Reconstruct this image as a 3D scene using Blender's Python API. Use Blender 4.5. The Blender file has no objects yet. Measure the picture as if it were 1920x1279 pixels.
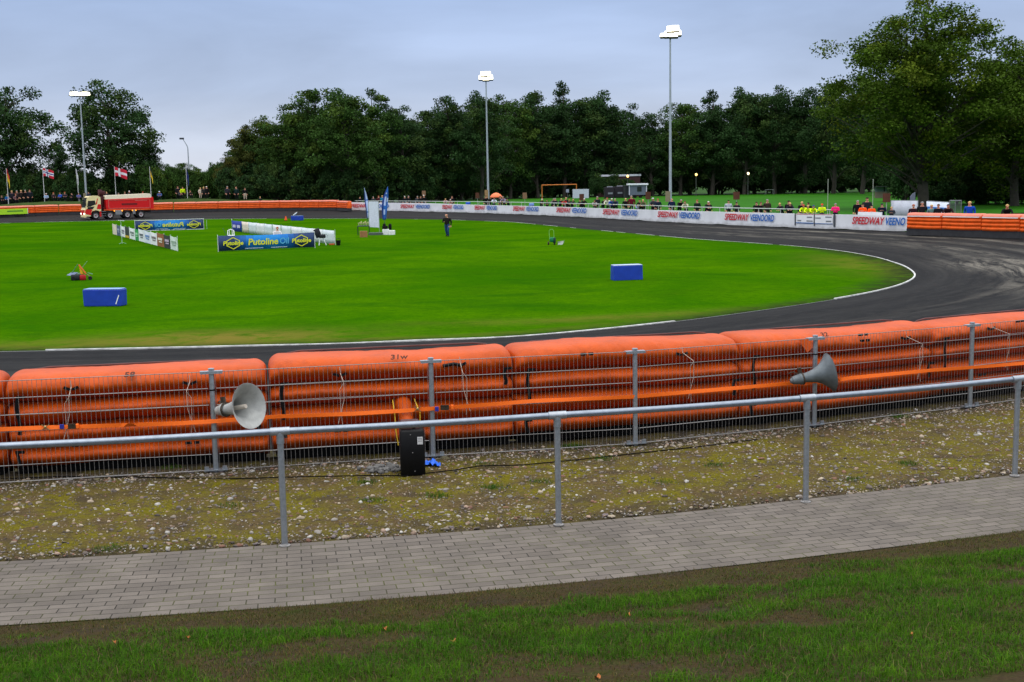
import bpy, math, random
import numpy as np
from mathutils import Vector, Matrix, noise as mnoise
sc = bpy.context.scene
COL = sc.collection
# ---------------------------------------------------------------- camera
FPX = 2300.0                                     # focal length in pixels of the 1920 wide photo
PITCH = math.atan((639.5-338)/FPX); ROLL = 0.018
CAM = np.array([0, 0, 3.25])
_F = np.array([0, math.cos(PITCH), -math.sin(PITCH)]); _R = np.array([1., 0, 0]); _U = np.array([0, math.sin(PITCH), math.cos(PITCH)])
_R2 = _R*math.cos(ROLL)-_U*math.sin(ROLL); _U2 = _U*math.cos(ROLL)+_R*math.sin(ROLL)
def at(x, y, z):
    d = _F*FPX+_R2*(x-960)+_U2*(639.5-y); t = (z-CAM[2])/d[2]; return CAM+d*t
def atY(x, y, Y):
    d = _F*FPX+_R2*(x-960)+_U2*(639.5-y); return CAM+d*(Y/d[1])
def pj(P):
    d = np.array(P, float)-CAM; w = d@_F; return 960+FPX*(d@_R2)/w, 639.5-FPX*(d@_U2)/w, FPX/w
cd = bpy.data.cameras.new('camera'); cam = bpy.data.objects.new('camera', cd); COL.objects.link(cam)
cd.sensor_width = 36; cd.lens = 36*FPX/1920; cd.clip_end = 6000; cd.clip_start = 0.05
M = Matrix(((_R2[0], _U2[0], -_F[0], CAM[0]), (_R2[1], _U2[1], -_F[1], CAM[1]), (_R2[2], _U2[2], -_F[2], CAM[2]), (0, 0, 0, 1)))
cam.matrix_world = M; sc.camera = cam
# ---------------------------------------------------------------- sky and sun
SUN_EL, SUN_AZ = math.radians(66), math.radians(200)
w = bpy.data.worlds.new('World'); sc.world = w; w.use_nodes = True
nt = w.node_tree; N = nt.nodes; L = nt.links; N.clear()
out = N.new('ShaderNodeOutputWorld'); bg = N.new('ShaderNodeBackground'); L.new(bg.outputs[0], out.inputs[0])
tc = N.new('ShaderNodeTexCoord'); sep = N.new('ShaderNodeSeparateXYZ'); L.new(tc.outputs['Generated'], sep.inputs[0])
ramp = N.new('ShaderNodeValToRGB'); cr = ramp.color_ramp
for pos, c in [(0.0, (.68, .70, .78)), (0.03, (.61, .67, .80)), (0.075, (.48, .58, .79)), (0.15, (.365, .480, .725)), (0.30, (.62, .72, .92)), (0.6, (1.9, 1.95, 2.05)), (1.0, (2.75, 2.75, 2.8))]:
    e = cr.elements.new(pos) if pos not in (0.0, 1.0) else cr.elements[0 if pos == 0 else -1]
    e.position = pos; e.color = (*c, 1)
L.new(sep.outputs[2], ramp.inputs[0])
mp = N.new('ShaderNodeMapping'); mp.inputs['Scale'].default_value = (1.4, 1.4, 5.5); mp.inputs['Rotation'].default_value = (0, .03, 0)
L.new(tc.outputs['Generated'], mp.inputs[0])
nz = N.new('ShaderNodeTexNoise'); nz.inputs['Scale'].default_value = 2.4; nz.inputs['Detail'].default_value = 6; nz.inputs['Roughness'].default_value = .52; nz.inputs['Distortion'].default_value = .3
L.new(mp.outputs[0], nz.inputs[0])
mr = N.new('ShaderNodeMapRange'); mr.inputs[1].default_value = .3; mr.inputs[2].default_value = .72; mr.inputs[3].default_value = .80; mr.inputs[4].default_value = 1.15
L.new(nz.outputs[0], mr.inputs[0])
vm = N.new('ShaderNodeVectorMath'); vm.operation = 'SCALE'; L.new(ramp.outputs[0], vm.inputs[0]); L.new(mr.outputs[0], vm.inputs['Scale'])
sky = N.new('ShaderNodeTexSky'); sky.sky_type = 'NISHITA'; sky.sun_disc = False; sky.sun_elevation = SUN_EL; sky.sun_rotation = SUN_AZ
sk = N.new('ShaderNodeVectorMath'); sk.operation = 'SCALE'; sk.inputs['Scale'].default_value = .006; L.new(sky.outputs[0], sk.inputs[0])
ad = N.new('ShaderNodeVectorMath'); ad.operation = 'ADD'; L.new(vm.outputs[0], ad.inputs[0]); L.new(sk.outputs[0], ad.inputs[1])
L.new(ad.outputs[0], bg.inputs[0]); bg.inputs[1].default_value = 1.0
sd = bpy.data.lights.new('sun', 'SUN'); sd.energy = .5; sd.angle = math.radians(40); sd.color = (1, .97, .92)
so = bpy.data.objects.new('sun', sd); COL.objects.link(so)
_sd = Vector((math.sin(SUN_AZ)*math.cos(SUN_EL), math.cos(SUN_AZ)*math.cos(SUN_EL), math.sin(SUN_EL)))
so.rotation_euler = (-_sd).to_track_quat('-Z', 'Y').to_euler()
sc.view_settings.view_transform = 'Standard'; sc.view_settings.look = 'None'; sc.view_settings.exposure = 0; sc.view_settings.gamma = 1
sc.cycles.max_bounces = 5; sc.cycles.diffuse_bounces = 3; sc.cycles.glossy_bounces = 2; sc.cycles.transparent_max_bounces = 4; sc.cycles.use_denoising = True
# ---------------------------------------------------------------- helpers
rng = np.random.default_rng(7); random.seed(7)
def s2l(c):
    return tuple(((v/255)/12.92 if v/255 <= .04045 else ((v/255+.055)/1.055)**2.4) for v in c)
_mats = {}
def mat(name, col, rough=.7, metal=0., var=.12, scale=8., bump=0., bscale=40., emit=0., spec=.4, coord='Object'):
    key = (name,)
    if key in _mats: return _mats[key]
    m = bpy.data.materials.new(name); m.use_nodes = True; n = m.node_tree.nodes; l = m.node_tree.links
    b = n['Principled BSDF']; b.inputs['Roughness'].default_value = rough; b.inputs['Metallic'].default_value = metal
    b.inputs['Specular IOR Level'].default_value = spec
    t = n.new('ShaderNodeTexCoord')
    z = n.new('ShaderNodeTexNoise'); z.inputs['Scale'].default_value = scale; z.inputs['Detail'].default_value = 4; l.new(t.outputs[coord], z.inputs[0])
    r = n.new('ShaderNodeMapRange'); r.inputs[1].default_value = .25; r.inputs[2].default_value = .75; r.inputs[3].default_value = 1-var; r.inputs[4].default_value = 1+var; l.new(z.outputs[0], r.inputs[0])
    s = n.new('ShaderNodeVectorMath'); s.operation = 'SCALE'; s.inputs[0].default_value = col[:3]; l.new(r.outputs[0], s.inputs['Scale']); l.new(s.outputs[0], b.inputs['Base Color'])
    if bump:
        z2 = n.new('ShaderNodeTexNoise'); z2.inputs['Scale'].default_value = bscale; z2.inputs['Detail'].default_value = 5; l.new(t.outputs[coord], z2.inputs[0])
        bp = n.new('ShaderNodeBump'); bp.inputs['Strength'].default_value = bump; bp.inputs['Distance'].default_value = .02; l.new(z2.outputs[0], bp.inputs['Height']); l.new(bp.outputs[0], b.inputs['Normal'])
    if emit:
        b.inputs['Emission Color'].default_value = (*col[:3], 1); b.inputs['Emission Strength'].default_value = emit
    _mats[key] = m; return m
def C8(r, g, b, **k):                              # plain paint / cloth colour given as sRGB bytes
    return mat('paint_%d_%d_%d' % (r, g, b), s2l((r, g, b)), **k)
def attr_mat(name, attr, rough=.7, spec=.3, mul=(1, 1, 1), trans=0.):
    key = (name,)
    if key in _mats: return _mats[key]
    m = bpy.data.materials.new(name); m.use_nodes = True; n = m.node_tree.nodes; l = m.node_tree.links
    b = n['Principled BSDF']; b.inputs['Roughness'].default_value = rough; b.inputs['Specular IOR Level'].default_value = spec
    a = n.new('ShaderNodeAttribute'); a.attribute_name = attr
    s = n.new('ShaderNodeVectorMath'); s.operation = 'MULTIPLY'; s.inputs[1].default_value = mul; l.new(a.outputs['Color'], s.inputs[0]); l.new(s.outputs[0], b.inputs['Base Color'])
    if trans:
        tr = n.new('ShaderNodeBsdfTranslucent'); l.new(s.outputs[0], tr.inputs[0]); mx = n.new('ShaderNodeMixShader'); mx.inputs[0].default_value = trans
        l.new(b.outputs[0], mx.inputs[1]); l.new(tr.outputs[0], mx.inputs[2]); l.new(mx.outputs[0], n['Material Output'].inputs[0])
    _mats[key] = m; return m
def link(o, parent=None):
    COL.objects.link(o)
    if parent is not None: o.parent = parent
    return o
def tag(o, label=None, cat=None, group=None, kind=None):
    if label: o['label'] = label
    if cat: o['category'] = cat
    if group: o['group'] = group
    if kind: o['kind'] = kind
    return o
def empty(name, loc, rz=0., label=None, cat=None, group=None):
    o = bpy.data.objects.new(name, None); o.location = [float(v) for v in loc]; o.rotation_euler = (0, 0, rz); o.empty_display_size = .2
    link(o); return tag(o, label, cat, group)
def copy_tree(o, parent=None):
    c = o.copy(); link(c, parent)
    for ch in list(o.children): copy_tree(ch, c)
    return c
class MB:
    def __init__(s): s.v = []; s.f = []; s.m = []; s.k = 0
    def add(s, vs, fs):
        b = len(s.v); s.v += [tuple(float(q) for q in p) for p in vs]
        for f in fs: s.f.append([b+i for i in f]); s.m.append(s.k)
        return s
    def box(s, c, d, R=None, taper=1.):
        c = Vector(c); x, y, z = d[0]/2, d[1]/2, d[2]/2; vs = []
        for sx, sy, sz in [(-1, -1, -1), (1, -1, -1), (1, 1, -1), (-1, 1, -1), (-1, -1, 1), (1, -1, 1), (1, 1, 1), (-1, 1, 1)]:
            k = taper if sz > 0 else 1
            p = Vector((sx*x*k, sy*y*k, sz*z)); p = (R @ p if R is not None else p)+c; vs.append(p)
        return s.add(vs, [(0, 3, 2, 1), (4, 5, 6, 7), (0, 1, 5, 4), (1, 2, 6, 5), (2, 3, 7, 6), (3, 0, 4, 7)])
    def bar(s, a, b, wx, wz):                         # rectangular bar from a to b
        a = Vector(a); b = Vector(b); d = b-a; q = d.to_track_quat('X', 'Z').to_matrix()
        return s.box((a+b)/2, (d.length, wx, wz), q)
    def rbox(s, c, d, r=.05, n=3, R=None):            # box with rounded vertical edges and chamfered top/bottom
        x, y, z = d[0]/2, d[1]/2, d[2]/2; r = min(r, x*.95, y*.95); ring = []
        for cx, cy, a0 in [(x-r, y-r, 0), (-x+r, y-r, 90), (-x+r, -y+r, 180), (x-r, -y+r, 270)]:
            for i in range(n+1):
                a = math.radians(a0+90*i/n); ring.append((cx, cy, math.cos(a), math.sin(a)))
        m = len(ring); vs = []; e = min(r*.5, z*.5)
        for zz, rr in [(-z, r-e), (-z+e, r), (z-e, r), (z, r-e)]:
            for cx, cy, ca, sa in ring:
                p = Vector((cx+ca*rr, cy+sa*rr, zz)); p = (R @ p if R is not None else p)+Vector(c); vs.append(p)
        fs = [[j*m+i, j*m+(i+1) % m, (j+1)*m+(i+1) % m, (j+1)*m+i] for j in range(3) for i in range(m)]
        fs += [list(range(m))[::-1], [3*m+i for i in range(m)]]
        return s.add(vs, fs)
    def tube(s, pts, r, n=8, r1=None, caps=True):
        pts = [Vector(p) for p in pts]; k = len(pts); vs = []; prev = None
        for i, p in enumerate(pts):
            t = (pts[min(i+1, k-1)]-pts[max(i-1, 0)]).normalized()
            u = (prev-t*prev.dot(t)) if prev is not None else t.orthogonal()
            u = u.normalized() if u.length > 1e-6 else t.orthogonal().normalized(); prev = u
            v = t.cross(u); rr = r if r1 is None else r+(r1-r)*i/(k-1)
            if isinstance(r, (list, tuple)): rr = r[i]
            for j in range(n):
                a = 2*math.pi*j/n; vs.append(p+u*(rr*math.cos(a))+v*(rr*math.sin(a)))
        fs = [[i*n+j, i*n+(j+1) % n, (i+1)*n+(j+1) % n, (i+1)*n+j] for i in range(k-1) for j in range(n)]
        if caps: fs += [list(range(n))[::-1], [(k-1)*n+j for j in range(n)]]
        return s.add(vs, fs)
    def lathe(s, prof, n=24, T=None):                 # profile of (x along axis, radius), axis = +X of T
        vs = []; T = T or Matrix.Identity(4)
        for x, r in prof:
            for j in range(n):
                a = 2*math.pi*j/n; vs.append(T @ Vector((x, r*math.cos(a), r*math.sin(a))))
        k = len(prof); fs = [[i*n+j, i*n+(j+1) % n, (i+1)*n+(j+1) % n, (i+1)*n+j] for i in range(k-1) for j in range(n)]
        return s.add(vs, fs)
    def prism(s, poly, y0, y1):                       # polygon in XZ extruded along y
        n = len(poly); vs = [(p[0], y0, p[1]) for p in poly]+[(p[0], y1, p[1]) for p in poly]
        fs = [list(range(n)), [n+i for i in range(n)][::-1]]+[[i, n+i, n+(i+1) % n, (i+1) % n] for i in range(n)]
        return s.add(vs, fs)
    def quad(s, a, b, c, d): return s.add([a, b, c, d], [(0, 1, 2, 3)])
    def build(s, name, mats, parent=None, smooth=False, fix=True):
        me = bpy.data.meshes.new(name); me.from_pydata(s.v, [], s.f)
        for m in (mats if isinstance(mats, (list, tuple)) else [mats]): me.materials.append(m)
        if len(set(s.m)) > 1: me.polygons.foreach_set('material_index', s.m)
        if fix:
            import bmesh
            bm = bmesh.new(); bm.from_mesh(me); bmesh.ops.recalc_face_normals(bm, faces=bm.faces); bm.to_mesh(me); bm.free()
        if smooth:
            me.polygons.foreach_set('use_smooth', [True]*len(me.polygons))
            try: me.set_sharp_from_angle(angle=math.radians(45))
            except Exception: pass
        me.update(); return link(bpy.data.objects.new(name, me), parent)
def mesh_np(name, v, f, mats, col=None, attr='tint', parent=None, uv=None, smooth=False):
    v = np.asarray(v, np.float32); f = np.asarray(f, np.int32); me = bpy.data.meshes.new(name); k = f.shape[1]
    me.vertices.add(len(v)); me.vertices.foreach_set('co', v.ravel())
    me.loops.add(f.size); me.loops.foreach_set('vertex_index', f.ravel())
    me.polygons.add(len(f)); me.polygons.foreach_set('loop_start', np.arange(0, f.size, k, dtype=np.int32))
    try: me.polygons.foreach_set('loop_total', np.full(len(f), k, np.int32))
    except Exception: pass
    if col is not None:
        a = me.attributes.new(attr, 'FLOAT_COLOR', 'POINT'); c4 = np.ones((len(v), 4), np.float32); c4[:, :3] = col; a.data.foreach_set('color', c4.ravel())
    if uv is not None:
        l = me.uv_layers.new(name='UVMap'); l.data.foreach_set('uv', np.asarray(uv, np.float32)[f.ravel()].ravel())
    for m in (mats if isinstance(mats, (list, tuple)) else [mats]): me.materials.append(m)
    if smooth: me.polygons.foreach_set('use_smooth', [True]*len(f))
    me.update(calc_edges=True); me.validate()
    return link(bpy.data.objects.new(name, me), parent)
def grid_faces(a, b, wrap=False):
    i, j = np.meshgrid(np.arange(a-1 if not wrap else a), np.arange(b-1), indexing='ij'); i2 = (i+1) % a
    return np.stack([i*b+j, i2*b+j, i2*b+j+1, i*b+j+1], -1).reshape(-1, 4)
def vnoise(x, y, seed=0):                             # value noise, numpy
    xi = np.floor(x).astype(np.int64); yi = np.floor(y).astype(np.int64); fx = x-xi; fy = y-yi; fx = fx*fx*(3-2*fx); fy = fy*fy*(3-2*fy)
    def h(a, b):
        n = (a*374761393+b*668265263+seed*974711) & 0x7fffffff; n = ((n ^ (n >> 13))*1274126177) & 0x7fffffff; return (n & 0xffff)/65535.
    return (h(xi, yi)*(1-fx)+h(xi+1, yi)*fx)*(1-fy)+(h(xi, yi+1)*(1-fx)+h(xi+1, yi+1)*fx)*fy
def fbm(x, y, seed=0, o=4):
    t = 0; a = .5; s = 0
    for i in range(o): t = t+a*vnoise(x*2**i, y*2**i, seed+i); s += a; a *= .5
    return t/s
def text_mesh(body, size, shear=0., extrude=.002, bold=0.):
    cu = bpy.data.curves.new('lettering', 'FONT'); cu.body = body; cu.size = size; cu.shear = shear; cu.extrude = extrude; cu.offset = bold
    cu.align_x = 'CENTER'; cu.align_y = 'CENTER'; cu.resolution_u = 3
    o = bpy.data.objects.new('lettering', cu); COL.objects.link(o); dg = bpy.context.evaluated_depsgraph_get(); dg.update()
    me = bpy.data.meshes.new_from_object(o.evaluated_get(dg)); bpy.data.objects.remove(o); bpy.data.curves.remove(cu); return me
def text(body, size, m, T, parent=None, name='lettering', shear=0., bold=0., sx=1.):
    me = text_mesh(body, size, shear, bold=bold); me.transform(T @ Matrix.Diagonal((sx, 1, 1, 1)))
    if sx < 0: me.flip_normals()
    me.materials.clear(); me.materials.append(m); return link(bpy.data.objects.new(name, me), parent)
def plane_T(o, xdir, up=(0, 0, 1)):
    x = Vector(xdir).normalized(); z = x.cross(Vector(up)).normalized(); y = z.cross(x)
    return Matrix(((x.x, y.x, z.x, o[0]), (x.y, y.y, z.y, o[1]), (x.z, y.z, z.z, o[2]), (0, 0, 0, 1)))
class Poly:                                            # 2D polyline with arc length
    def __init__(s, pts):
        s.p = np.array(pts, float)[:, :2]; d = np.hypot(*np.diff(s.p, axis=0).T); s.s = np.r_[0, np.cumsum(d)]; s.len = s.s[-1]
    def pos(s, t): return np.array([np.interp(t, s.s, s.p[:, 0]), np.interp(t, s.s, s.p[:, 1])])
    def tan(s, t):
        a = s.pos(max(0, t-.05)); b = s.pos(min(s.len, t+.05)); d = b-a; return d/np.hypot(*d)
    def nor(s, t): x = s.tan(t); return np.array([-x[1], x[0]])
    def off(s, o, k=None):
        ts = np.linspace(0, s.len, k or len(s.p)*3); return Poly([s.pos(t)+s.nor(t)*o for t in ts])
    def at_px(s, px, z=0.):                            # arc length whose projection falls at px
        ts = np.linspace(0, s.len, 1200); xs = np.array([pj([*s.pos(t), z])[0] for t in ts]); i = np.argmin(abs(xs-px)); return ts[i]
def smoothstep(a, b, x): t = np.clip((x-a)/(b-a), 0, 1); return t*t*(3-2*t)
STEEL = mat('galvanised_steel', (.34, .37, .40), .42, .75, .18, 30, .08, 200)
STEEL2 = mat('galvanised_wire', (.23, .22, .21), .45, .5, .1, 30)
BLACK = mat('black_plastic', (.006, .006, .0065), .5, 0, .2, 20, spec=.12)
RUBBER_GAP = mat('rubber_and_gap_black', (.006, .006, .006), .9, 0, .3, 10, spec=.05)
WHITE = mat('white_board', (.80, .80, .81), .5, 0, .06, 3)
# ================================================================ SETTING: the oval, infield, track, outer ground
IN0 = [(-13.4, 31.8), (-9.2, 31.8), (-4.8, 32.1), (0, 32.7), (4.25, 35.3), (7.3, 37.9), (10.8, 41.2), (13.2, 44), (15.2, 47), (16.8, 50.6), (17.9, 55.5), (18.6, 62), (18.4, 67.5), (17.2, 73), (15, 78.3), (12.4, 84.5), (6.5, 103.4), (0.2, 125), (-7, 136.5), (-16, 146), (-33, 155), (-45, 158), (-58, 156.5), (-72, 152), (-92, 138), (-105, 112), (-106, 80), (-94, 55), (-72, 39), (-48, 33), (-25, 31.9)]
FENCE = Poly([(-13.1, 11.2), (-10.7, 12.1), (-8.3, 12.75), (-5.87, 13.28), (-3.41, 13.73), (-.96, 14.27), (1.49, 14.75), (3.91, 15.68), (6.34, 16.76), (8.62, 17.95), (10.8, 19.3), (12.9, 20.9), (14.9, 22.7), (16.7, 24.6)])
WALLPX = [(651, 394), (700, 394.8), (750, 395.8), (800, 397), (860, 398.3), (930, 400.4), (1000, 403), (1080, 406.5), (1160, 411), (1225, 414.8), (1290, 418.4), (1380, 422.5), (1480, 426.6), (1560, 429.4), (1620, 431.5), (1701, 434)]
WALL = Poly([at(x, y, -.45) for x, y in WALLPX])
nb = FENCE.off(1.25)
def outward(p, d=1.3):
    u = np.array(p[:2])-np.array([-30., 85.]); return tuple(np.array(p[:2])+u/np.hypot(*u)*d)
LPX = [(-115, 391), (-75, 393), (-30, 394.5), (19, 401.6), (67, 399.6), (111, 398.2), (154, 397.2), (197, 396.3), (240, 395.3), (283, 394.4), (326, 393.5), (368, 392.8), (409, 392), (448, 391.4), (487.5, 390.9), (525, 390.6), (562, 390.3), (597.5, 390.1), (631, 390), (651, 391)]
LP = [at(x, y, -.1)[:2] for x, y in LPX[3:]]
_d0 = (LP[0]-LP[3])/3; LP = [LP[0]+_d0*k for k in (3, 2, 1)]+LP
OUT0 = [tuple(nb.pos(t)) for t in np.linspace(0, nb.len, 24)]+[(21.5, 31.5), (26.3, 40), (29, 50), (29.6, 60)]+[(28.7, 68.6), (26.64, 72.8)]+[tuple(WALL.pos(t)) for t in np.linspace(WALL.len, 0, 24)]+[outward(LP[k]) for k in range(len(LP)-2, -1, -2)]+[(-100, 150), (-120, 120), (-122, 75), (-104, 38), (-75, 17), (-40, 9), (-20, 9)]
CEN = np.array([-30., 85.])
def polar(pts, sm, n=1440):
    p = np.array(pts, float)[:, :2]-CEN; q = []                     # densify, then radius by angle
    for a, b in zip(p, np.roll(p, -1, 0)): q += [a+(b-a)*t for t in np.linspace(0, 1, 30, endpoint=False)]
    q = np.array(q); th = np.arctan2(q[:, 1], q[:, 0]) % (2*math.pi); o = np.argsort(th); r = np.hypot(*q.T)[o]; th = th[o]
    g = np.linspace(0, 2*math.pi, n, endpoint=False); rr = np.interp(g, np.r_[th-2*math.pi, th, th+2*math.pi], np.r_[r, r, r])
    k = np.hanning(sm*2+1); k /= k.sum(); rr = np.convolve(np.r_[rr[-sm:], rr, rr[:sm]], k, 'valid'); return g, rr
g, RI = polar(IN0, 14); _, RO = polar(OUT0, 5)
def ringpt(r): return np.stack([CEN[0]+r*np.cos(g), CEN[1]+r*np.sin(g)], 1)
PI_, PO_ = ringpt(RI), ringpt(RO); NR = len(g)
ulen = np.r_[0, np.cumsum(np.hypot(*np.diff(PI_, axis=0).T))]
ZI, ZO = -.95, -.45
def track_z(x, y):                                     # height of the banked track / infield / outer ground at a point
    d = np.array([x, y])-CEN; th = math.atan2(d[1], d[0]) % (2*math.pi); r = math.hypot(*d); i = int(th/(2*math.pi)*NR) % NR
    v = (r-RI[i])/(RO[i]-RI[i]); return ZI if v < 0 else (ZI+(ZO-ZI)*v if v < 1 else -.1)
# ---- infield grass
def infield_mat():
    m = bpy.data.materials.new('infield_grass'); m.use_nodes = True; n = m.node_tree.nodes; l = m.node_tree.links; b = n['Principled BSDF']
    b.inputs['Roughness'].default_value = .95; b.inputs['Specular IOR Level'].default_value = 0
    t = n.new('ShaderNodeTexCoord'); geo = n.new('ShaderNodeNewGeometry')
    def noise(sc_, det, dist=0, rough=.6, scale3=None):
        z = n.new('ShaderNodeTexNoise'); z.inputs['Scale'].default_value = sc_; z.inputs['Detail'].default_value = det; z.inputs['Distortion'].default_value = dist; z.inputs['Roughness'].default_value = rough
        if scale3:
            q = n.new('ShaderNodeMapping'); q.inputs['Scale'].default_value = scale3; l.new(t.outputs['Object'], q.inputs[0]); l.new(q.outputs[0], z.inputs[0])
        else: l.new(t.outputs['Object'], z.inputs[0])
        return z.outputs[0]
    def mix(fac, a, c):
        x = n.new('ShaderNodeMix'); x.data_type = 'RGBA'; l.new(fac, x.inputs[0])
        for s, k in ((a, 6), (c, 7)):
            if isinstance(s, tuple): x.inputs[k].default_value = (*s, 1)
            else: l.new(s, x.inputs[k])
        return x.outputs[2]
    def rng_(v, a, c, lo=0., hi=1.):
        x = n.new('ShaderNodeMapRange'); l.new(v, x.inputs[0]); x.inputs[1].default_value = a; x.inputs[2].default_value = c; x.inputs[3].default_value = lo; x.inputs[4].default_value = hi; return x.outputs[0]
    c = mix(rng_(noise(.10, 5, .8, .6), .36, .66), (.028, .108, .0005), (.068, .172, .0005))
    c = mix(rng_(noise(.45, 6, .4, .7), .46, .66, 0, .55), c, (.030, .088, .0015))
    c = mix(rng_(noise(.16, 6, 1.0, .65, (.6, 1, 1)), .55, .68, 0, .7), c, (.013, .072, .002))
    c = mix(rng_(noise(3.2, 6, .2, .8), .42, .66, 0, .6), c, (.015, .068, .001))
    c = mix(rng_(noise(1.4, 6, .3, .8), .62, .72, 0, .6), c, (.105, .160, .004))
    c = mix(rng_(noise(14, 6, 0, .85), .35, .7, 0, .6), c, (.010, .060, .001))
    # worn brownish patch by the near edge and the bend tip
    at_ = n.new('ShaderNodeAttribute'); at_.attribute_name = 'wear'
    mul = n.new('ShaderNodeMath'); mul.operation = 'MULTIPLY'; l.new(at_.outputs['Fac'], mul.inputs[0]); l.new(rng_(noise(.8, 6, .5, .75), .33, .52), mul.inputs[1])
    c = mix(mul.outputs[0], c, (.130, .112, .020))
    at2 = n.new('ShaderNodeAttribute'); at2.attribute_name = 'edge'
    mul2 = n.new('ShaderNodeMath'); mul2.operation = 'MULTIPLY'; l.new(at2.outputs['Fac'], mul2.inputs[0]); l.new(rng_(noise(1.3, 6, .3, .75), .3, .55), mul2.inputs[1])
    c = mix(mul2.outputs[0], c, (.022, .026, .012))
    l.new(c, b.inputs['Base Color'])
    bp = n.new('ShaderNodeBump'); bp.inputs['Strength'].default_value = .35; bp.inputs['Distance'].default_value = .05; l.new(noise(9, 4, 0, .8), bp.inputs['Height']); l.new(bp.outputs[0], b.inputs['Normal'])
    return m
ks = np.r_[0, np.linspace(.1, .85, 12), np.linspace(.87, .985, 14), 1.0]
V = []; WE = []; ED = []
for i in range(NR):
    for k in ks:
        x, y = CEN+(PI_[i]-CEN)*k; d = RI[i]*(1-k)
        near = 1-smoothstep(33.5, 39, y); wx = math.exp(-((x+7.8)/3.2)**2-((y-34.0)/1.5)**2)*1.0+.45*math.exp(-((x+12)/4)**2-((y-33.2)/.9)**2)+.5*math.exp(-((x-3)/5)**2-((y-(36.4+.16*max(0, x)**1.35))/.8)**2)+math.exp(-((x-16.6)/2.2)**2-((y-57)/8)**2)*.5
        V.append((x, y, ZI+.02*math.sin(x*.21)*math.sin(y*.17)*min(1, d/4))); WE.append(min(1, wx+.3*near*smoothstep(.5, 0, abs(d-.9)))); ED.append(float(np.clip(1.35-d/(.8 if y < 45 else 1.3), 0, 1))*(1.0 if y < 72 else .25))
io = mesh_np('infield', V, grid_faces(NR, len(ks), True), infield_mat(), smooth=True)
for nm, arr in (('wear', WE), ('edge', ED)):
    a = io.data.attributes.new(nm, 'FLOAT', 'POINT'); a.data.foreach_set('value', np.array(arr, np.float32))
tag(io, 'bright green mown grass infield inside the oval track', 'grass field', kind='structure')
# ---- shale track
def track_mat():
    m = bpy.data.materials.new('dark_shale'); m.use_nodes = True; n = m.node_tree.nodes; l = m.node_tree.links; b = n['Principled BSDF']
    b.inputs['Roughness'].default_value = .85; b.inputs['Specular IOR Level'].default_value = .06
    uv = n.new('ShaderNodeUVMap'); uv.uv_map = 'UVMap'
    def noise(scale3, det, rough=.6, dist=0.):
        q = n.new('ShaderNodeMapping'); q.inputs['Scale'].default_value = scale3; l.new(uv.outputs[0], q.inputs[0])
        z = n.new('ShaderNodeTexNoise'); z.inputs['Scale'].default_value = 1; z.inputs['Detail'].default_value = det; z.inputs['Roughness'].default_value = rough; z.inputs['Distortion'].default_value = dist; l.new(q.outputs[0], z.inputs[0]); return z.outputs[0]
    def rng_(v, a, c, lo=0., hi=1.):
        x = n.new('ShaderNodeMapRange'); l.new(v, x.inputs[0]); x.inputs[1].default_value = a; x.inputs[2].default_value = c; x.inputs[3].default_value = lo; x.inputs[4].default_value = hi; return x.outputs[0]
    def mix(fac, a, c):
        x = n.new('ShaderNodeMix'); x.data_type = 'RGBA'; l.new(fac, x.inputs[0])
        for s, k in ((a, 6), (c, 7)):
            if isinstance(s, tuple): x.inputs[k].default_value = (*s, 1)
            else: l.new(s, x.inputs[k])
        return x.outputs[2]
    c = mix(rng_(noise((.035, 1.3, 1), 4), .35, .65), (.0085, .0085, .009), (.020, .0195, .019))
    c = mix(rng_(noise((.08, 5, 1), 3, .7), .45, .7, 0, .6), c, (.010, .010, .0105))
    c = mix(rng_(noise((1.2, 3.0, 1), 6, .75), .5, .8, 0, .6), c, (.045, .043, .040))
    a = n.new('ShaderNodeAttribute'); a.attribute_name = 'sand'
    mu = n.new('ShaderNodeMath'); mu.operation = 'MULTIPLY'; l.new(a.outputs['Fac'], mu.inputs[0]); l.new(rng_(noise((.28, 1.6, 1), 6, .75, .8), .42, .68), mu.inputs[1])
    c = mix(mu.outputs[0], c, (.22, .20, .165))
    l.new(c, b.inputs['Base Color'])
    bp = n.new('ShaderNodeBump'); bp.inputs['Strength'].default_value = .5; bp.inputs['Distance'].default_value = .04; l.new(noise((2.0, 6, 1), 6, .8), bp.inputs['Height']); l.new(bp.outputs[0], b.inputs['Normal'])
    return m
kt = np.linspace(0, 1, 41); V = []; UV = []; SA = []
for i in range(NR):
    W = RO[i]-RI[i]
    for k in kt:
        p = PI_[i]+(PO_[i]-PI_[i])*k; V.append((p[0], p[1], ZI-.004+(ZO-ZI)*k)); UV.append((ulen[i], k*W))
        q = pj((p[0], p[1], V[-1][2])); s = 0
        ang = math.atan2(p[1]-58, p[0]-2); bend = float(smoothstep(-1.35, -.2, ang)*(1-smoothstep(.9, 1.5, ang)))
        for kk, wd, am in ((.43, .045, .5), (.60, .03, .4), (.78, .035, .75), (.33, .03, .25)): s += am*math.exp(-((k-kk-.03*math.sin(ang*3))/wd)**2)
        s += .9*math.exp(-((p[0]-21.0)/1.5)**2-((p[1]-52.5)/4.5)**2)+.9*math.exp(-((p[0]-20.3)/2.6)**2-((p[1]-41.0)/3)**2)
        SA.append(min(1, s*bend*1.3+.12*math.exp(-((k-.30)/.05)**2)))
to = mesh_np('track', V, grid_faces(NR, len(kt), True), track_mat(), uv=UV, smooth=True)
a = to.data.attributes.new('sand', 'FLOAT', 'POINT'); a.data.foreach_set('value', np.array(SA, np.float32))
tag(to, 'dark grey shale speedway track running round the green infield', 'race track', kind='structure')
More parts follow.
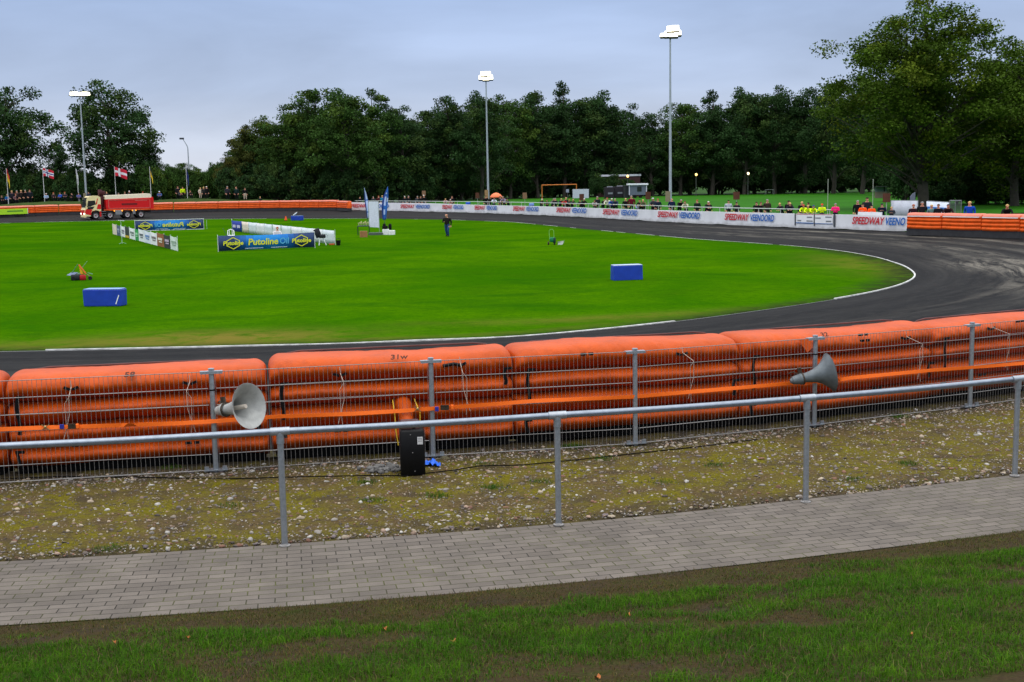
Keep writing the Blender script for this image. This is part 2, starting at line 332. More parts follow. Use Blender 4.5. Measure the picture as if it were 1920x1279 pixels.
# ---- white kerb line on the inner edge of the track, overgrown here and there
lm = mat('white_kerb_paint', (.52, .52, .50), .7, 0, .45, 3.5)
mb = MB()
for i in range(NR):
    j = (i+1) % NR; p = [PI_[i], PI_[j]]; mid = (p[0]+p[1])/2
    ppx = pj((mid[0], mid[1], ZI)); gap = vnoise(np.array([i*.11]), np.array([.5]), 5)[0]
    on = True
    if 1345 < ppx[0] < 1580 and mid[1] < 60: on = gap > .62
    if 1230 < ppx[0] < 1350 and mid[1] < 60: on = gap > .38
    if mid[1] > 75: on = gap > .45
    if -20 < mid[0] < -12.3 and mid[1] < 40: on = False
    if not on: continue
    wd = (.075 if mid[0] < 9 else .055) if mid[1] < 70 else .045; hh = (.036 if mid[1] < 60 else .016)*(.35+1.2*gap)
    vs = []
    for q in p:
        u = (q-CEN)/np.hypot(*(q-CEN))
        for o_, z in ((-wd, 0), (-wd, hh), (wd, hh), (wd, 0)): vs.append((q[0]+u[0]*o_*.6, q[1]+u[1]*o_*.6, ZI+z-.003))
    mb.add(vs, [(1, 2, 6, 5), (2, 3, 7, 6), (0, 1, 5, 4), (0, 3, 2, 1), (4, 5, 6, 7)])
tag(mb.build('track_edge_line', lm), 'white painted edge line between the grass infield and the dark track', 'edge line', kind='structure')
# ---- outer ground out to the horizon
gm = mat('outer_grass', (.022, .060, .008), .9, 0, .35, .25, .4, 6, spec=.05)
V = []; prof = [(0, ZO-.01), (.5, -.16), (2.5, -.10), (8, -.10), (40, -.12), (150, -.2), (600, -.3), (3000, -.5)]
ii = np.arange(0, NR, 4)
for i in ii:
    u = np.array([math.cos(g[i]), math.sin(g[i])])
    for d, z in prof: V.append((*(PO_[i]+u*d), z))
tag(mesh_np('ground', V, grid_faces(len(ii), len(prof), True), gm, smooth=True), 'dark grassy ground round the outside of the track', 'ground', kind='structure')
# ---- football pitch behind the white wall, grass bank at the far left
pm = mat('pitch_grass', (.020, .105, .003), .9, 0, .22, .12, .3, 5, spec=.05)
V = [(2.5, 138, -.05), (-5, 155, -.05), (-14, 172, -.05), (-12, 214, -.05), (35, 222, -.05), (110, 218, -.05), (110, 150, -.05), (55, 110, -.05), (27.5, 87, -.05), (19, 97, -.05), (12.5, 111, -.05)]
mb = MB(); mb.add(V, [list(range(len(V)))[::-1]])
pitch = mb.build('football_pitch', pm, fix=False)
if pitch.data.polygons[0].normal.z < 0: pitch.data.flip_normals()
tag(pitch, 'green football pitch stretching behind the white wall to the dark trees', 'football pitch', kind='structure')
bm_ = mat('bank_grass', (.030, .052, .010), .9, 0, .3, .6, .5, 4, spec=.05)
nu, nv = 90, 14; V = []
for i in range(nu):
    x = -120+i*(120-31)/(nu-1); yb = np.interp(x, [-120, -100, -72, -63, -52, -39, -30], [142, 157, 170.5, 175.5, 180.3, 180.5, 177.5])
    top = 1.15*smoothstep(-31.5, -38, x)*(1+.16*math.sin(x*.35))
    for j in range(nv):
        t = j/(nv-1); V.append((x, yb+t*16, -.2+float(top+.2)*float(smoothstep(0, .34, t)*(1-.6*smoothstep(.7, 1, t)))+.04*math.sin(x*1.3+j)))
tag(mesh_np('grass_bank', V, grid_faces(nu, nv), bm_, smooth=True), 'low grass spectator bank behind the far orange barriers', 'grass bank', kind='structure')
def bank_z(x, y):
    yb = np.interp(x, [-120, -100, -72, -63, -52, -39, -30], [142, 157, 170.5, 175.5, 180.3, 180.5, 177.5]); t = (y-yb)/16
    top = 1.15*smoothstep(-31.5, -38, x)*(1+.16*math.sin(x*.35)); return -.2+float(top+.2)*float(smoothstep(0, .34, t))
# ================================================================ NEAR GROUND: verge, brick path, bank
PATHX = np.linspace(-9, 14.5, 118)
def path_y(x): return 11.262+.2345*x+.0140*x*x
PTOP = Poly([(x, path_y(x)) for x in PATHX]); PW = 16*.1055
def brick_mat():
    m = bpy.data.materials.new('grey_pavers'); m.use_nodes = True; n = m.node_tree.nodes; l = m.node_tree.links; b = n['Principled BSDF']
    b.inputs['Roughness'].default_value = .8; b.inputs['Specular IOR Level'].default_value = .25
    uv = n.new('ShaderNodeUVMap'); uv.uv_map = 'UVMap'
    wob = n.new('ShaderNodeTexNoise'); wob.inputs['Scale'].default_value = 3.5; wob.inputs['Detail'].default_value = 3; l.new(uv.outputs[0], wob.inputs[0])
    wv = n.new('ShaderNodeVectorMath'); wv.operation = 'MULTIPLY_ADD'; wv.inputs[1].default_value = (.018, .012, 0); l.new(wob.outputs['Color'], wv.inputs[0]); l.new(uv.outputs[0], wv.inputs[2])
    br = n.new('ShaderNodeTexBrick'); br.inputs['Scale'].default_value = 1; br.inputs['Brick Width'].default_value = .211; br.inputs['Row Height'].default_value = .1055; br.inputs['Mortar Size'].default_value = .0050; br.inputs['Mortar Smooth'].default_value = .3; br.offset = .42; br.offset_frequency = 2
    br.inputs['Color1'].default_value = (.102, .086, .071, 1); br.inputs['Color2'].default_value = (.140, .119, .099, 1); br.inputs['Mortar'].default_value = (.022, .019, .012, 1); br.inputs['Bias'].default_value = 0
    l.new(wv.outputs[0], br.inputs[0])
    def noise(s, d, r=.6):
        z = n.new('ShaderNodeTexNoise'); z.inputs['Scale'].default_value = s; z.inputs['Detail'].default_value = d; z.inputs['Roughness'].default_value = r; l.new(uv.outputs[0], z.inputs[0]); return z.outputs[0]
    def rng_(v, a, c, lo=0., hi=1.):
        x = n.new('ShaderNodeMapRange'); l.new(v, x.inputs[0]); x.inputs[1].default_value = a; x.inputs[2].default_value = c; x.inputs[3].default_value = lo; x.inputs[4].default_value = hi; return x.outputs[0]
    # moss in some joints
    mm = n.new('ShaderNodeMath'); mm.operation = 'MULTIPLY'; l.new(br.outputs['Fac'], mm.inputs[0]); l.new(rng_(noise(1.3, 5), .44, .62, 0, .9), mm.inputs[1])
    x = n.new('ShaderNodeMix'); x.data_type = 'RGBA'; l.new(mm.outputs[0], x.inputs[0]); l.new(br.outputs[0], x.inputs[6]); x.inputs[7].default_value = (.07, .075, .012, 1)
    # weathering and grain
    s = n.new('ShaderNodeVectorMath'); s.operation = 'SCALE'; l.new(x.outputs[2], s.inputs[0]); l.new(rng_(noise(2.2, 6, .7), .25, .75, .72, 1.2), s.inputs['Scale'])
    s2 = n.new('ShaderNodeVectorMath'); s2.operation = 'SCALE'; l.new(s.outputs[0], s2.inputs[0]); l.new(rng_(noise(160, 3, .8), .2, .8, .78, 1.22), s2.inputs['Scale'])
    l.new(s2.outputs[0], b.inputs['Base Color'])
    inv = n.new('ShaderNodeMath'); inv.operation = 'SUBTRACT'; inv.inputs[0].default_value = 1; l.new(br.outputs['Fac'], inv.inputs[1])
    bp = n.new('ShaderNodeBump'); bp.inputs['Strength'].default_value = .8; bp.inputs['Distance'].default_value = .006; l.new(inv.outputs[0], bp.inputs['Height'])
    bp2 = n.new('ShaderNodeBump'); bp2.inputs['Strength'].default_value = .25; bp2.inputs['Distance'].default_value = .003; l.new(noise(120, 4, .8), bp2.inputs['Height']); l.new(bp.outputs[0], bp2.inputs['Normal']); l.new(bp2.outputs[0], b.inputs['Normal'])
    return m
V = []; UV = []; nv = 9; ts = np.linspace(0, PTOP.len, 240)
for t in ts:
    p = PTOP.pos(t); q = PTOP.nor(t)
    for j in range(nv):
        v = PW*j/(nv-1); P = p-q*v; V.append((P[0], P[1], .012*math.sin(t*1.1+j)*.4)); UV.append((t-v*0, v))
tag(mesh_np('brick_path', V, grid_faces(len(ts), nv), brick_mat(), uv=UV, smooth=True), 'grey brick footpath curving past the tubular railing', 'path', kind='structure')
me = bpy.data.objects['brick_path'].data
if me.polygons[0].normal.z < 0: me.flip_normals()
def verge_z(x, y): return float(.035*(fbm(np.array([x*1.3]), np.array([y*1.3]), 3)[0]-.5)+.02*(fbm(np.array([x*6.]), np.array([y*6.]), 9)[0]-.5))
def verge_mat():
    m = bpy.data.materials.new('mossy_gravel'); m.use_nodes = True; n = m.node_tree.nodes; l = m.node_tree.links; b = n['Principled BSDF']
    b.inputs['Roughness'].default_value = .95; b.inputs['Specular IOR Level'].default_value = .1; t = n.new('ShaderNodeTexCoord')
    def noise(s, d, r=.6, dist=0):
        z = n.new('ShaderNodeTexNoise'); z.inputs['Scale'].default_value = s; z.inputs['Detail'].default_value = d; z.inputs['Roughness'].default_value = r; z.inputs['Distortion'].default_value = dist; l.new(t.outputs['Object'], z.inputs[0]); return z.outputs[0]
    def rng_(v, a, c, lo=0., hi=1.):
        x = n.new('ShaderNodeMapRange'); l.new(v, x.inputs[0]); x.inputs[1].default_value = a; x.inputs[2].default_value = c; x.inputs[3].default_value = lo; x.inputs[4].default_value = hi; return x.outputs[0]
    def mix(fac, a, c):
        x = n.new('ShaderNodeMix'); x.data_type = 'RGBA'; l.new(fac, x.inputs[0])
        for s, k in ((a, 6), (c, 7)):
            if isinstance(s, tuple): x.inputs[k].default_value = (*s, 1)
            else: l.new(s, x.inputs[k])
        return x.outputs[2]
    c = mix(rng_(noise(25, 5, .75), .3, .7), (.034, .022, .007), (.140, .098, .040))
    c = mix(rng_(noise(1.6, 6, .7, .4), .40, .60), c, mix(rng_(noise(30, 4, .75), .3, .7), (.042, .036, .002), (.185, .158, .004)))
    c = mix(rng_(noise(2.3, 6, .75, .3), .50, .62, 0, .9), c, mix(rng_(noise(50, 4, .8), .3, .7), (.022, .016, .008), (.085, .062, .034)))
    at_ = n.new('ShaderNodeAttribute'); at_.attribute_name = 'bare'
    mu = n.new('ShaderNodeMath'); mu.operation = 'MULTIPLY'; l.new(at_.outputs['Fac'], mu.inputs[0]); l.new(rng_(noise(3, 5, .7), .25, .6), mu.inputs[1])
    c = mix(mu.outputs[0], c, mix(rng_(noise(40, 4, .8), .3, .7), (.018, .014, .009), (.060, .048, .032)))
    vo = n.new('ShaderNodeTexVoronoi'); vo.inputs['Scale'].default_value = 42; l.new(t.outputs['Object'], vo.inputs[0])
    c = mix(rng_(vo.outputs['Distance'], .10, .18, .75, 0), c, mix(vo.outputs['Color'], (.07, .06, .045), (.30, .26, .20)))
    l.new(c, b.inputs['Base Color'])
    bp = n.new('ShaderNodeBump'); bp.inputs['Strength'].default_value = .9; bp.inputs['Distance'].default_value = .02; l.new(noise(38, 6, .8), bp.inputs['Height']); l.new(bp.outputs[0], b.inputs['Normal'])
    return m
V = []; BA = []; nv = 40; ts = np.linspace(0, PTOP.len, 150)
for t in ts:
    p = PTOP.pos(t); q = PTOP.nor(t); dmax = 4.6
    for j in range(nv):
        v = dmax*j/(nv-1); P = p+q*(v-.012); tf = np.interp(P[0], FENCE.p[:, 0], FENCE.p[:, 1])-P[1]
        V.append((P[0], P[1], (verge_z(*P) if v > .15 else -.012)-.10*float(smoothstep(-.5, -1.2, tf)))); BA.append(float(np.clip(max(1.15-v/.32, 1.3-tf/.40), 0, 1)))
vo_ = mesh_np('gravel_verge', V, grid_faces(len(ts), nv), verge_mat(), smooth=True)
if vo_.data.polygons[0].normal.z < 0: vo_.data.flip_normals()
a = vo_.data.attributes.new('bare', 'FLOAT', 'POINT'); a.data.foreach_set('value', np.array(BA, np.float32))
tag(vo_, 'mossy gravel verge between the brick path and the wire fence', 'verge', kind='structure')
# ---- loose stones on the verge
def ico(sub):
    import bmesh
    bm = bmesh.new(); bmesh.ops.create_icosphere(bm, subdivisions=sub, radius=1); v = np.array([x.co[:] for x in bm.verts]); f = np.array([[q.index for q in p.verts] for p in bm.faces]); bm.free(); return v, f
def scatter(base_v, base_f, pos, scl, col, rough=.25):
    n = len(pos); k = len(base_v); a = rng.uniform(0, 6.28, n); th = rng.uniform(-.5, .5, n)
    v = base_v[None]*(1+rough*rng.uniform(-1, 1, (n, k, 1)))*scl[:, None, :]
    c, s = np.cos(th)[:, None], np.sin(th)[:, None]; y = v[:, :, 1]*c-v[:, :, 2]*s; z = v[:, :, 1]*s+v[:, :, 2]*c
    c, s = np.cos(a)[:, None], np.sin(a)[:, None]; x = v[:, :, 0]*c-y*s; y = v[:, :, 0]*s+y*c
    v = np.stack([x, y, z], -1)+pos[:, None, :]; f = base_f[None]+(np.arange(n)*k)[:, None, None]
    return v.reshape(-1, 3), f.reshape(-1, 3), np.repeat(col, k, 0)
PAL = np.array([s2l(c) for c in [(205, 200, 192), (168, 160, 150), (150, 138, 124), (130, 118, 108), (176, 150, 130), (190, 172, 150), (140, 128, 128), (110, 100, 92), (196, 180, 156), (150, 112, 92), (120, 112, 84)]])*.62
def stones(n, lo, hi, sub):
    out_p = []; out_s = []; out_c = []
    while len(out_p) < n:
        t = rng.uniform(.5, PTOP.len-.5); p = PTOP.pos(t); q = PTOP.nor(t); v = rng.uniform(.02, 3.7); P = p+q*v
        tf = np.interp(P[0], FENCE.p[:, 0], FENCE.p[:, 1])-P[1]
        if tf < -.25: continue
        X = pj((P[0], P[1], 0))[0]
        if X < -60 or X > 2300: continue
        dens = .35+.9*math.exp(-v/.28)+.9*math.exp(-((tf-.12)/.22)**2)+.8*(fbm(np.array([P[0]*1.1]), np.array([P[1]*1.1]), 21)[0]-.4)
        if rng.uniform(0, 1.3) > dens: continue
        s = lo*(hi/lo)**(rng.uniform(0, 1)**1.9); out_p.append((P[0], P[1], verge_z(*P)+s*.12)); out_s.append((s*rng.uniform(.8, 1.5), s*rng.uniform(.7, 1.1), s*rng.uniform(.4, .8)))
        c = PAL[rng.integers(len(PAL))]*rng.uniform(.65, 1.15); out_c.append(c)
    bv, bf = ico(sub); return scatter(bv, bf, np.array(out_p), np.array(out_s), np.array(out_c))
A = stones(21000, .005, .015, 1); B = stones(3700, .011, .030, 2)
v = np.r_[A[0], B[0]]; f = np.r_[A[1], B[1]+len(A[0])]; c = np.r_[A[2], B[2]]
tag(mesh_np('gravel', v, f, attr_mat('stone', 'tint', .85, .2), col=c), 'loose pale stones scattered over the mossy verge', 'gravel', kind='stuff')
# grey cobbles heaped beside the blower
P0 = at(722, 880, 0.02); n = 60
pos = np.stack([P0[0]+rng.normal(0, .11, n), P0[1]+rng.normal(0, .07, n)+.03, rng.uniform(0, .05, n)], -1); s = rng.uniform(.02, .042, n)
bv, bf = ico(2); v, f, c = scatter(bv, bf, pos, np.stack([s*1.3, s, s*.75], -1), rng.uniform(.05, .17, (n, 1))*np.array([[1, .97, .92]]))
tag(mesh_np('rubble', v, f, attr_mat('stone', 'tint', .85, .2), col=c), 'small heap of grey rubble beside the black blower', 'rubble', kind='stuff')
# ---- grass blades, tufts
def blades(P, h, wd, lean, col):
    n = len(P); a = rng.uniform(0, 6.283, n); d = np.stack([np.cos(a), np.sin(a), np.zeros(n)], -1); b = np.stack([-np.sin(a), np.cos(a), np.zeros(n)], -1)
    w_ = wd[:, None]; up = np.array([[0, 0, 1.]]); k1 = P+d*(lean*.35*h)[:, None]+up*(h*.55)[:, None]; k2 = P+d*(lean*h)[:, None]+up*(h*(1-.35*lean))[:, None]
    v = np.stack([P-b*w_, P+b*w_, k1+b*w_*.75, k1-b*w_*.75, k2+b*w_*.15, k2-b*w_*.15], 1)
    i = np.arange(n)[:, None]*6; f = np.concatenate([i+np.array([[0, 1, 2, 3]]), i+np.array([[3, 2, 4, 5]])], 0); return v.reshape(-1, 3), f, np.repeat(col, 6, 0)
GB = attr_mat('grass_blade', 'tint', .7, .05, trans=.25)
# tufts on the verge
tp = []; th = []; tcol = []
for px, py, k in [(205, 1030, 26), (700, 940, 34), (688, 905, 30), (820, 930, 30), (925, 915, 40), (1010, 905, 30), (1075, 838, 60), (1130, 862, 24), (430, 950, 20), (1338, 872, 26), (1685, 782, 40), (1700, 870, 30), (905, 872, 20), (325, 878, 26), (1240, 905, 20), (1600, 900, 24)]:
    p = at(px, py, 0)
    for _ in range(k*5): tp.append((p[0]+rng.normal(0, .075), p[1]+rng.normal(0, .06), 0.)); th.append(rng.uniform(.012, .05)); tcol.append(np.array((.034, .085, .008))*rng.uniform(.6, 1.7))
tp = np.array(tp); th = np.array(th)
v, f, c = blades(tp, th, np.full(len(tp), .0028), rng.uniform(.1, .9, len(tp)), np.array(tcol))
tag(mesh_np('weeds', v, f, GB, col=c), 'small green weed tufts growing in the mossy gravel', 'weeds', kind='stuff')
# bank rising to the viewer
def bankd(x, y):                                      # distance from the path's near edge (positive on the bank)
    return (path_y(x)-y)/np.sqrt(1+(.2345+.028*x)**2)-PW
def fg_z(x, y, d): return .19*np.maximum(d, 0)+.05*(fbm(x*1.5, y*1.5, 31)-.5)*np.clip(d*2, 0, 1)+.03*(fbm(x*5, y*5, 37)-.5)*np.clip(d*3, 0, 1)
gx, gy = np.meshgrid(np.linspace(-9, 10, 260), np.linspace(-.5, 13.5, 220), indexing='ij')
dd = bankd(gx, gy); keep = np.minimum(dd, 8.4)
# grid in (x, distance) space so the edge follows the path
V = []; nx, nd = 280, 130; xs = np.linspace(-8.6, 14.0, nx)
for x in xs:
    sl = .2345+.028*x; q = np.array([-sl, 1])/math.sqrt(1+sl*sl)
    for j in range(nd):
        d = 8.2*(j/(nd-1))**1.4; P = np.array([x, path_y(x)])-q*(PW-.005+d); V.append((P[0], P[1], d))
V = np.array(V); V[:, 2] = fg_z(V[:, 0], V[:, 1], V[:, 2])-.012*(V[:, 2] < .02)
def soil_mat():
    m = mat('bank_soil', (.040, .036, .020), .95, 0, .5, 5, .8, 30, spec=.1); n = m.node_tree.nodes; l = m.node_tree.links; b = n['Principled BSDF']
    t = n.new('ShaderNodeTexCoord'); z = n.new('ShaderNodeTexNoise'); z.inputs['Scale'].default_value = 2.2; z.inputs['Detail'].default_value = 6; z.inputs['Roughness'].default_value = .7; l.new(t.outputs['Object'], z.inputs[0])
    r = n.new('ShaderNodeValToRGB'); e = r.color_ramp.elements; e[0].position = .32; e[0].color = (.030, .022, .013, 1); e[1].position = .68; e[1].color = (.026, .032, .004, 1)
    q = e.new(.5); q.color = (.036, .024, .009, 1); l.new(z.outputs[0], r.inputs[0])
    z2 = n.new('ShaderNodeTexNoise'); z2.inputs['Scale'].default_value = 45; z2.inputs['Detail'].default_value = 5; z2.inputs['Roughness'].default_value = .8; l.new(t.outputs['Object'], z2.inputs[0])
    mr_ = n.new('ShaderNodeMapRange'); mr_.inputs[1].default_value = .25; mr_.inputs[2].default_value = .75; mr_.inputs[3].default_value = .45; mr_.inputs[4].default_value = 1.6; l.new(z2.outputs[0], mr_.inputs[0])
    s = n.new('ShaderNodeVectorMath'); s.operation = 'SCALE'; l.new(r.outputs[0], s.inputs[0]); l.new(mr_.outputs[0], s.inputs['Scale']); l.new(s.outputs[0], b.inputs['Base Color']); return m
bo = mesh_np('grassy_bank', V, grid_faces(nx, nd), soil_mat(), smooth=True)
if bo.data.polygons[0].normal.z < 0: bo.data.flip_normals()
tag(bo, 'bare earth and moss bank below the brick path', 'bank', kind='structure')
n = 800000; x = rng.uniform(-5.2, 8.7, n); y = rng.uniform(4.9, 13.0, n); d = bankd(x, y)
q = (d > -.035*fbm(x*7, y*7, 5)) & (d < 4.2); x, y, d = x[q], y[q], d[q]
pn = fbm(x*1.15+3, y*1.9, 51, 5); p2 = fbm(x*5, y*6, 77, 3); base = smoothstep(.25, 1.35, d+.0*x+.35*(fbm(x*.5, y*.5, 91)-.5))
lush = np.clip((pn-.475+.30*(base-.5)+.34*(p2-.5))*4.6+.28, 0, 1)*smoothstep(.15, .95, d)
dry = np.clip(.55+1.2*(fbm(x*2.2, y*2.2, 61)-.45), 0, 1)*smoothstep(-.06, .04, d)
pr = rng.uniform(0, 1, len(x)); is_l = pr < lush*.80; is_d = (~is_l) & (pr < lush*.80+dry*.80)
kk = is_l | is_d; p2k = p2[kk]; x, y, d, is_l, lush = x[kk], y[kk], d[kk], is_l[kk], lush[kk]; n = len(x)
hue = fbm(x*2.5, y*2.5, 15); rr = rng.uniform(0, 1, n)
cl = np.stack([.026+.066*hue*rr+.012*rr, .080+.075*rr+.03*hue, .002+.003*rr], -1)*rng.uniform(.45, 1.2, (n, 1))*(.55+.75*p2k)[:, None]
cdry = np.array([[.105, .074, .022]])*rng.uniform(.35, 1.25, (n, 1))*np.where(rng.uniform(0, 1, (n, 1)) < .50, np.array([[.45, .95, .35]]), 1.)*(.55+.9*fbm(x*3.1, y*3.1, 71))[:, None]
col = np.where(is_l[:, None], cl, cdry); straw = rng.uniform(0, 1, n) < .025; col[straw] = np.array([.20, .16, .07])*.8
h = np.where(is_l, rng.uniform(.016, .056, n)*(.45+.6*lush+.5*p2k), rng.uniform(.008, .034, n)); P = np.stack([x, y, fg_z(x, y, d)-.003], -1)
v, f, c = blades(P, h, rng.uniform(.0011, .0024, n), rng.uniform(.2, 1.25, n), col)
tag(mesh_np('grass', v, f, GB, col=c), 'patchy green and dry grass on the bank in front', 'grass', kind='stuff')
# fallen leaves
lv = C8(178, 104, 52, rough=.7); mb = MB()
for px, py in [(215, 1206), (352, 1196), (722, 1182), (850, 1205), (1178, 1155), (1708, 1196), (1120, 1272)]:
    zz = 0.
    for _ in range(5): p = at(px, py, zz); dq = bankd(p[0], p[1]); zz = float(fg_z(np.array([p[0]]), np.array([p[1]]), np.array([dq]))[0])+.012
    a = rng.uniform(0, 6.28); s = rng.uniform(.013, .022); pts = []
    for k in range(9):
        b = a+k*2*math.pi/9; r_ = s*(1 if k % 2 == 0 else .55); pts.append((p[0]+r_*math.cos(b), p[1]+r_*math.sin(b), zz+.012*math.sin(b*2)+rng.uniform(0, .008)))
    mb.add([(p[0], p[1], zz+.004)]+pts, [(0, 1+k, 1+(k+1) % 9) for k in range(9)])
tag(mb.build('fallen_leaves', lv, fix=False), 'brown fallen leaves lying on the grass bank', 'leaves', kind='stuff')
# ================================================================ NEAR OBJECTS: wire fence, tubular railing, air barriers, horns, blower
# ---- wire mesh fence
fence = empty('wire_fence', (FENCE.p[0][0], FENCE.p[0][1], 0), 0, 'galvanised wire mesh fence on round posts in front of the orange barriers', 'fence')
F0 = Vector((FENCE.p[0][0], FENCE.p[0][1], 0))
mb = MB(); mb.tube([(0, 0, -.3), (0, 0, 1.19)], .031, 14)
fpost_me = None
for i, (x, y) in enumerate(FENCE.p):
    a = FENCE.p[max(i-1, 0)]; b = FENCE.p[min(i+1, len(FENCE.p)-1)]; d = b-a; ang = math.atan2(d[1], d[0])
    if fpost_me is None:
        o = mb.build('post', STEEL, fence, True); fpost_me = o.data
    else: o = link(bpy.data.objects.new('post', fpost_me), fence)
    o.location = Vector((x, y, 0))-F0; o.rotation_euler = (0, 0, ang)
    if i == 0:
        k = MB(); k.box((0, .0, 1.165), (.25, .075, .012)); k.box((0, -.036, 1.155), (.25, .006, .03)); k.tube([(-.0, 0, 1.185), (0, 0, 1.2)], .036, 12); c0 = k.build('head_clamp', STEEL, o)
        k = MB(); k.box((0, -.0, .03), (.26, .11, .012)); k.box((-.1, -.03, .055), (.05, .02, .04)); k.box((.1, -.03, .055), (.05, .02, .04)); c1 = k.build('foot_plate', STEEL, o)
    else:
        for c in (c0, c1): link(bpy.data.objects.new(c.name.split('.')[0], c.data), o)
    if i in (4, 7):
        k = MB(); k.tube([(0, 0, .945), (0, 0, .962)], .034, 14); k.build('cable_tie', BLACK, o)
rng2 = np.random.default_rng(3)
for i in range(len(FENCE.p)-1):
    a = Vector((*FENCE.p[i], 0))-F0; b = Vector((*FENCE.p[i+1], 0))-F0; d = (b-a); Ln = d.length; u = d/Ln; n = Vector((-u.y, u.x, 0)); mb = MB()
    k = int((Ln-.08)/.0505); st = (Ln-k*.0505)/2
    for j in range(k+1):
        p = a+u*(st+j*.0505)+n*rng2.normal(0, .0012); q = p+u*rng2.normal(0, .0015); mb.tube([p+Vector((0, 0, .015)), q+Vector((0, 0, 1.165))], .0027, 4, caps=False)
    for z in (.025, .21, .40, .59, .78, .97):
        for s in (-1, 1):
            mid = (a+b)/2+n*(.006*s)+Vector((0, 0, z+rng2.normal(0, .004)))
            mb.tube([a+u*.045+n*(.006*s)+Vector((0, 0, z)), mid, b-u*.045+n*(.006*s)+Vector((0, 0, z))], .0036, 5, caps=False)
    mb.tube([a+u*.03+Vector((0, 0, 1.16)), b-u*.03+Vector((0, 0, 1.16))], .0048, 6)
    mb.build('mesh_panel', STEEL2, fence, fix=False)
# ---- tubular railing by the path
RAILP = [(-7.05, 9.95), (-4.6, 10.34), (-2.09, 10.78), (.41, 11.3), (2.91, 11.96), (5.375, 12.87), (7.8, 14.0), (10.1, 15.3), (12.3, 16.75)]
rail = empty('railing', (*RAILP[0], 0), 0, 'galvanised tubular railing with round posts along the brick path', 'railing')
R0 = Vector((*RAILP[0], 0))
pl = Poly(RAILP); mb = MB(); pts = []
for i in range(len(RAILP)-1):
    for t in np.linspace(0, 1, 6, endpoint=False): pts.append(Vector(RAILP[i]).lerp(Vector(RAILP[i+1]), t).to_3d()+Vector((0, 0, 1.06-.008*math.sin(t*math.pi)))-R0)
pts.append(Vector((*RAILP[-1], 1.06))-R0)
RAILM = mat('galvanised_rail', (.24, .275, .32), .36, .75, .15, 18, .05, 150)
mb.tube(pts, .0305, 16); mb.build('top_rail', RAILM, rail, True)
first = None
for i, (x, y) in enumerate(RAILP):
    if first is None:
        k = MB(); k.tube([(0, 0, -.2), (0, 0, 1.03)], .0285, 16); first = k.build('post', STEEL, rail, True)
        k = MB(); k.lathe([(0, .034), (0, .052), (.012, .052), (.018, .036), (.03, .031)], 18, Matrix(((0, 0, 1, 0), (0, 1, 0, 0), (1, 0, 0, 0), (0, 0, 0, 1)))); fl = k.build('base_flange', STEEL2, first, True)
        k = MB(); k.tube([(-.085, 0, 1.06), (.085, 0, 1.06)], .037, 16); k.tube([(0, 0, .95), (0, 0, 1.05)], .0355, 16); cp = k.build('tee_coupling', STEEL, first, True); o = first
    else:
        o = link(bpy.data.objects.new('post', first.data), rail); link(bpy.data.objects.new('base_flange', fl.data), o); link(bpy.data.objects.new('tee_coupling', cp.data), o)
    o.location = Vector((x, y, 0))-R0; t = pl.tan(pl.s[i]); o.rotation_euler = (0, 0, math.atan2(t[1], t[0]))
# ---- air barriers (near side)
def orange_mat(name, c):
    m = mat(name, c, .5, 0, .2, 2.2, .55, 9, spec=.18); n = m.node_tree.nodes; l = m.node_tree.links; b = n['Principled BSDF']
    t = n.new('ShaderNodeTexCoord'); z = n.new('ShaderNodeTexNoise'); z.inputs['Scale'].default_value = 5; z.inputs['Detail'].default_value = 7; z.inputs['Roughness'].default_value = .75
    q = n.new('ShaderNodeMapping'); q.inputs['Scale'].default_value = (1, 1, .45); l.new(t.outputs['Object'], q.inputs[0]); l.new(q.outputs[0], z.inputs[0])
    r = n.new('ShaderNodeMapRange'); r.inputs[1].default_value = .52; r.inputs[2].default_value = .8; r.inputs[3].default_value = 0; r.inputs[4].default_value = .6; l.new(z.outputs[0], r.inputs[0])
    x = n.new('ShaderNodeMix'); x.data_type = 'RGBA'; src = b.inputs['Base Color'].links[0].from_socket; l.new(r.outputs[0], x.inputs[0]); l.new(src, x.inputs[6]); x.inputs[7].default_value = (.20, .030, .006, 1); l.new(x.outputs[2], b.inputs['Base Color'])
    return m
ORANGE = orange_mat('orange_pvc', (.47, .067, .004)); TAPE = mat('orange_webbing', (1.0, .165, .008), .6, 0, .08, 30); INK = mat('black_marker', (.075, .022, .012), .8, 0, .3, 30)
ROPE = mat('pale_rope', (.42, .34, .28), .9, 0, .2, 60)
BARL = FENCE.off(.36, 60)
def section(lobes=4, z0=.065, z1=1.24, depth=.74):     # closed outline (y, z, side) back -> top -> front -> bottom
    P = []; h = (z1-.06-z0)/lobes
    for i in range(lobes):
        for k in range(9 if i < lobes-1 else 6):
            a = k/8; z = z0+h*(i+a); P.append((.19-.24*math.sin(math.pi*min(1, a)**1.55)**.62, z))
    zt = P[-1][1]; yt = P[-1][0]
    for k in range(1, 9):
        a = math.pi/2*k/8; P.append((yt+(.20-yt)*(1-math.cos(a)), zt+(z1-zt)*math.sin(a)))
    for k in range(1, 8): P.append((.20+(depth-.36)*k/8, z1+.012*math.sin(math.pi*k/8)))
    top = len(P)
    M_ = [(depth-y, z) for y, z in P[::-1]]
    # mirror the lobed back for the front
    back = P[:9*(lobes-1)+6+8]; P2 = P+[(depth-y, z) for y, z in back[::-1]]
    return P2
SEC = section()
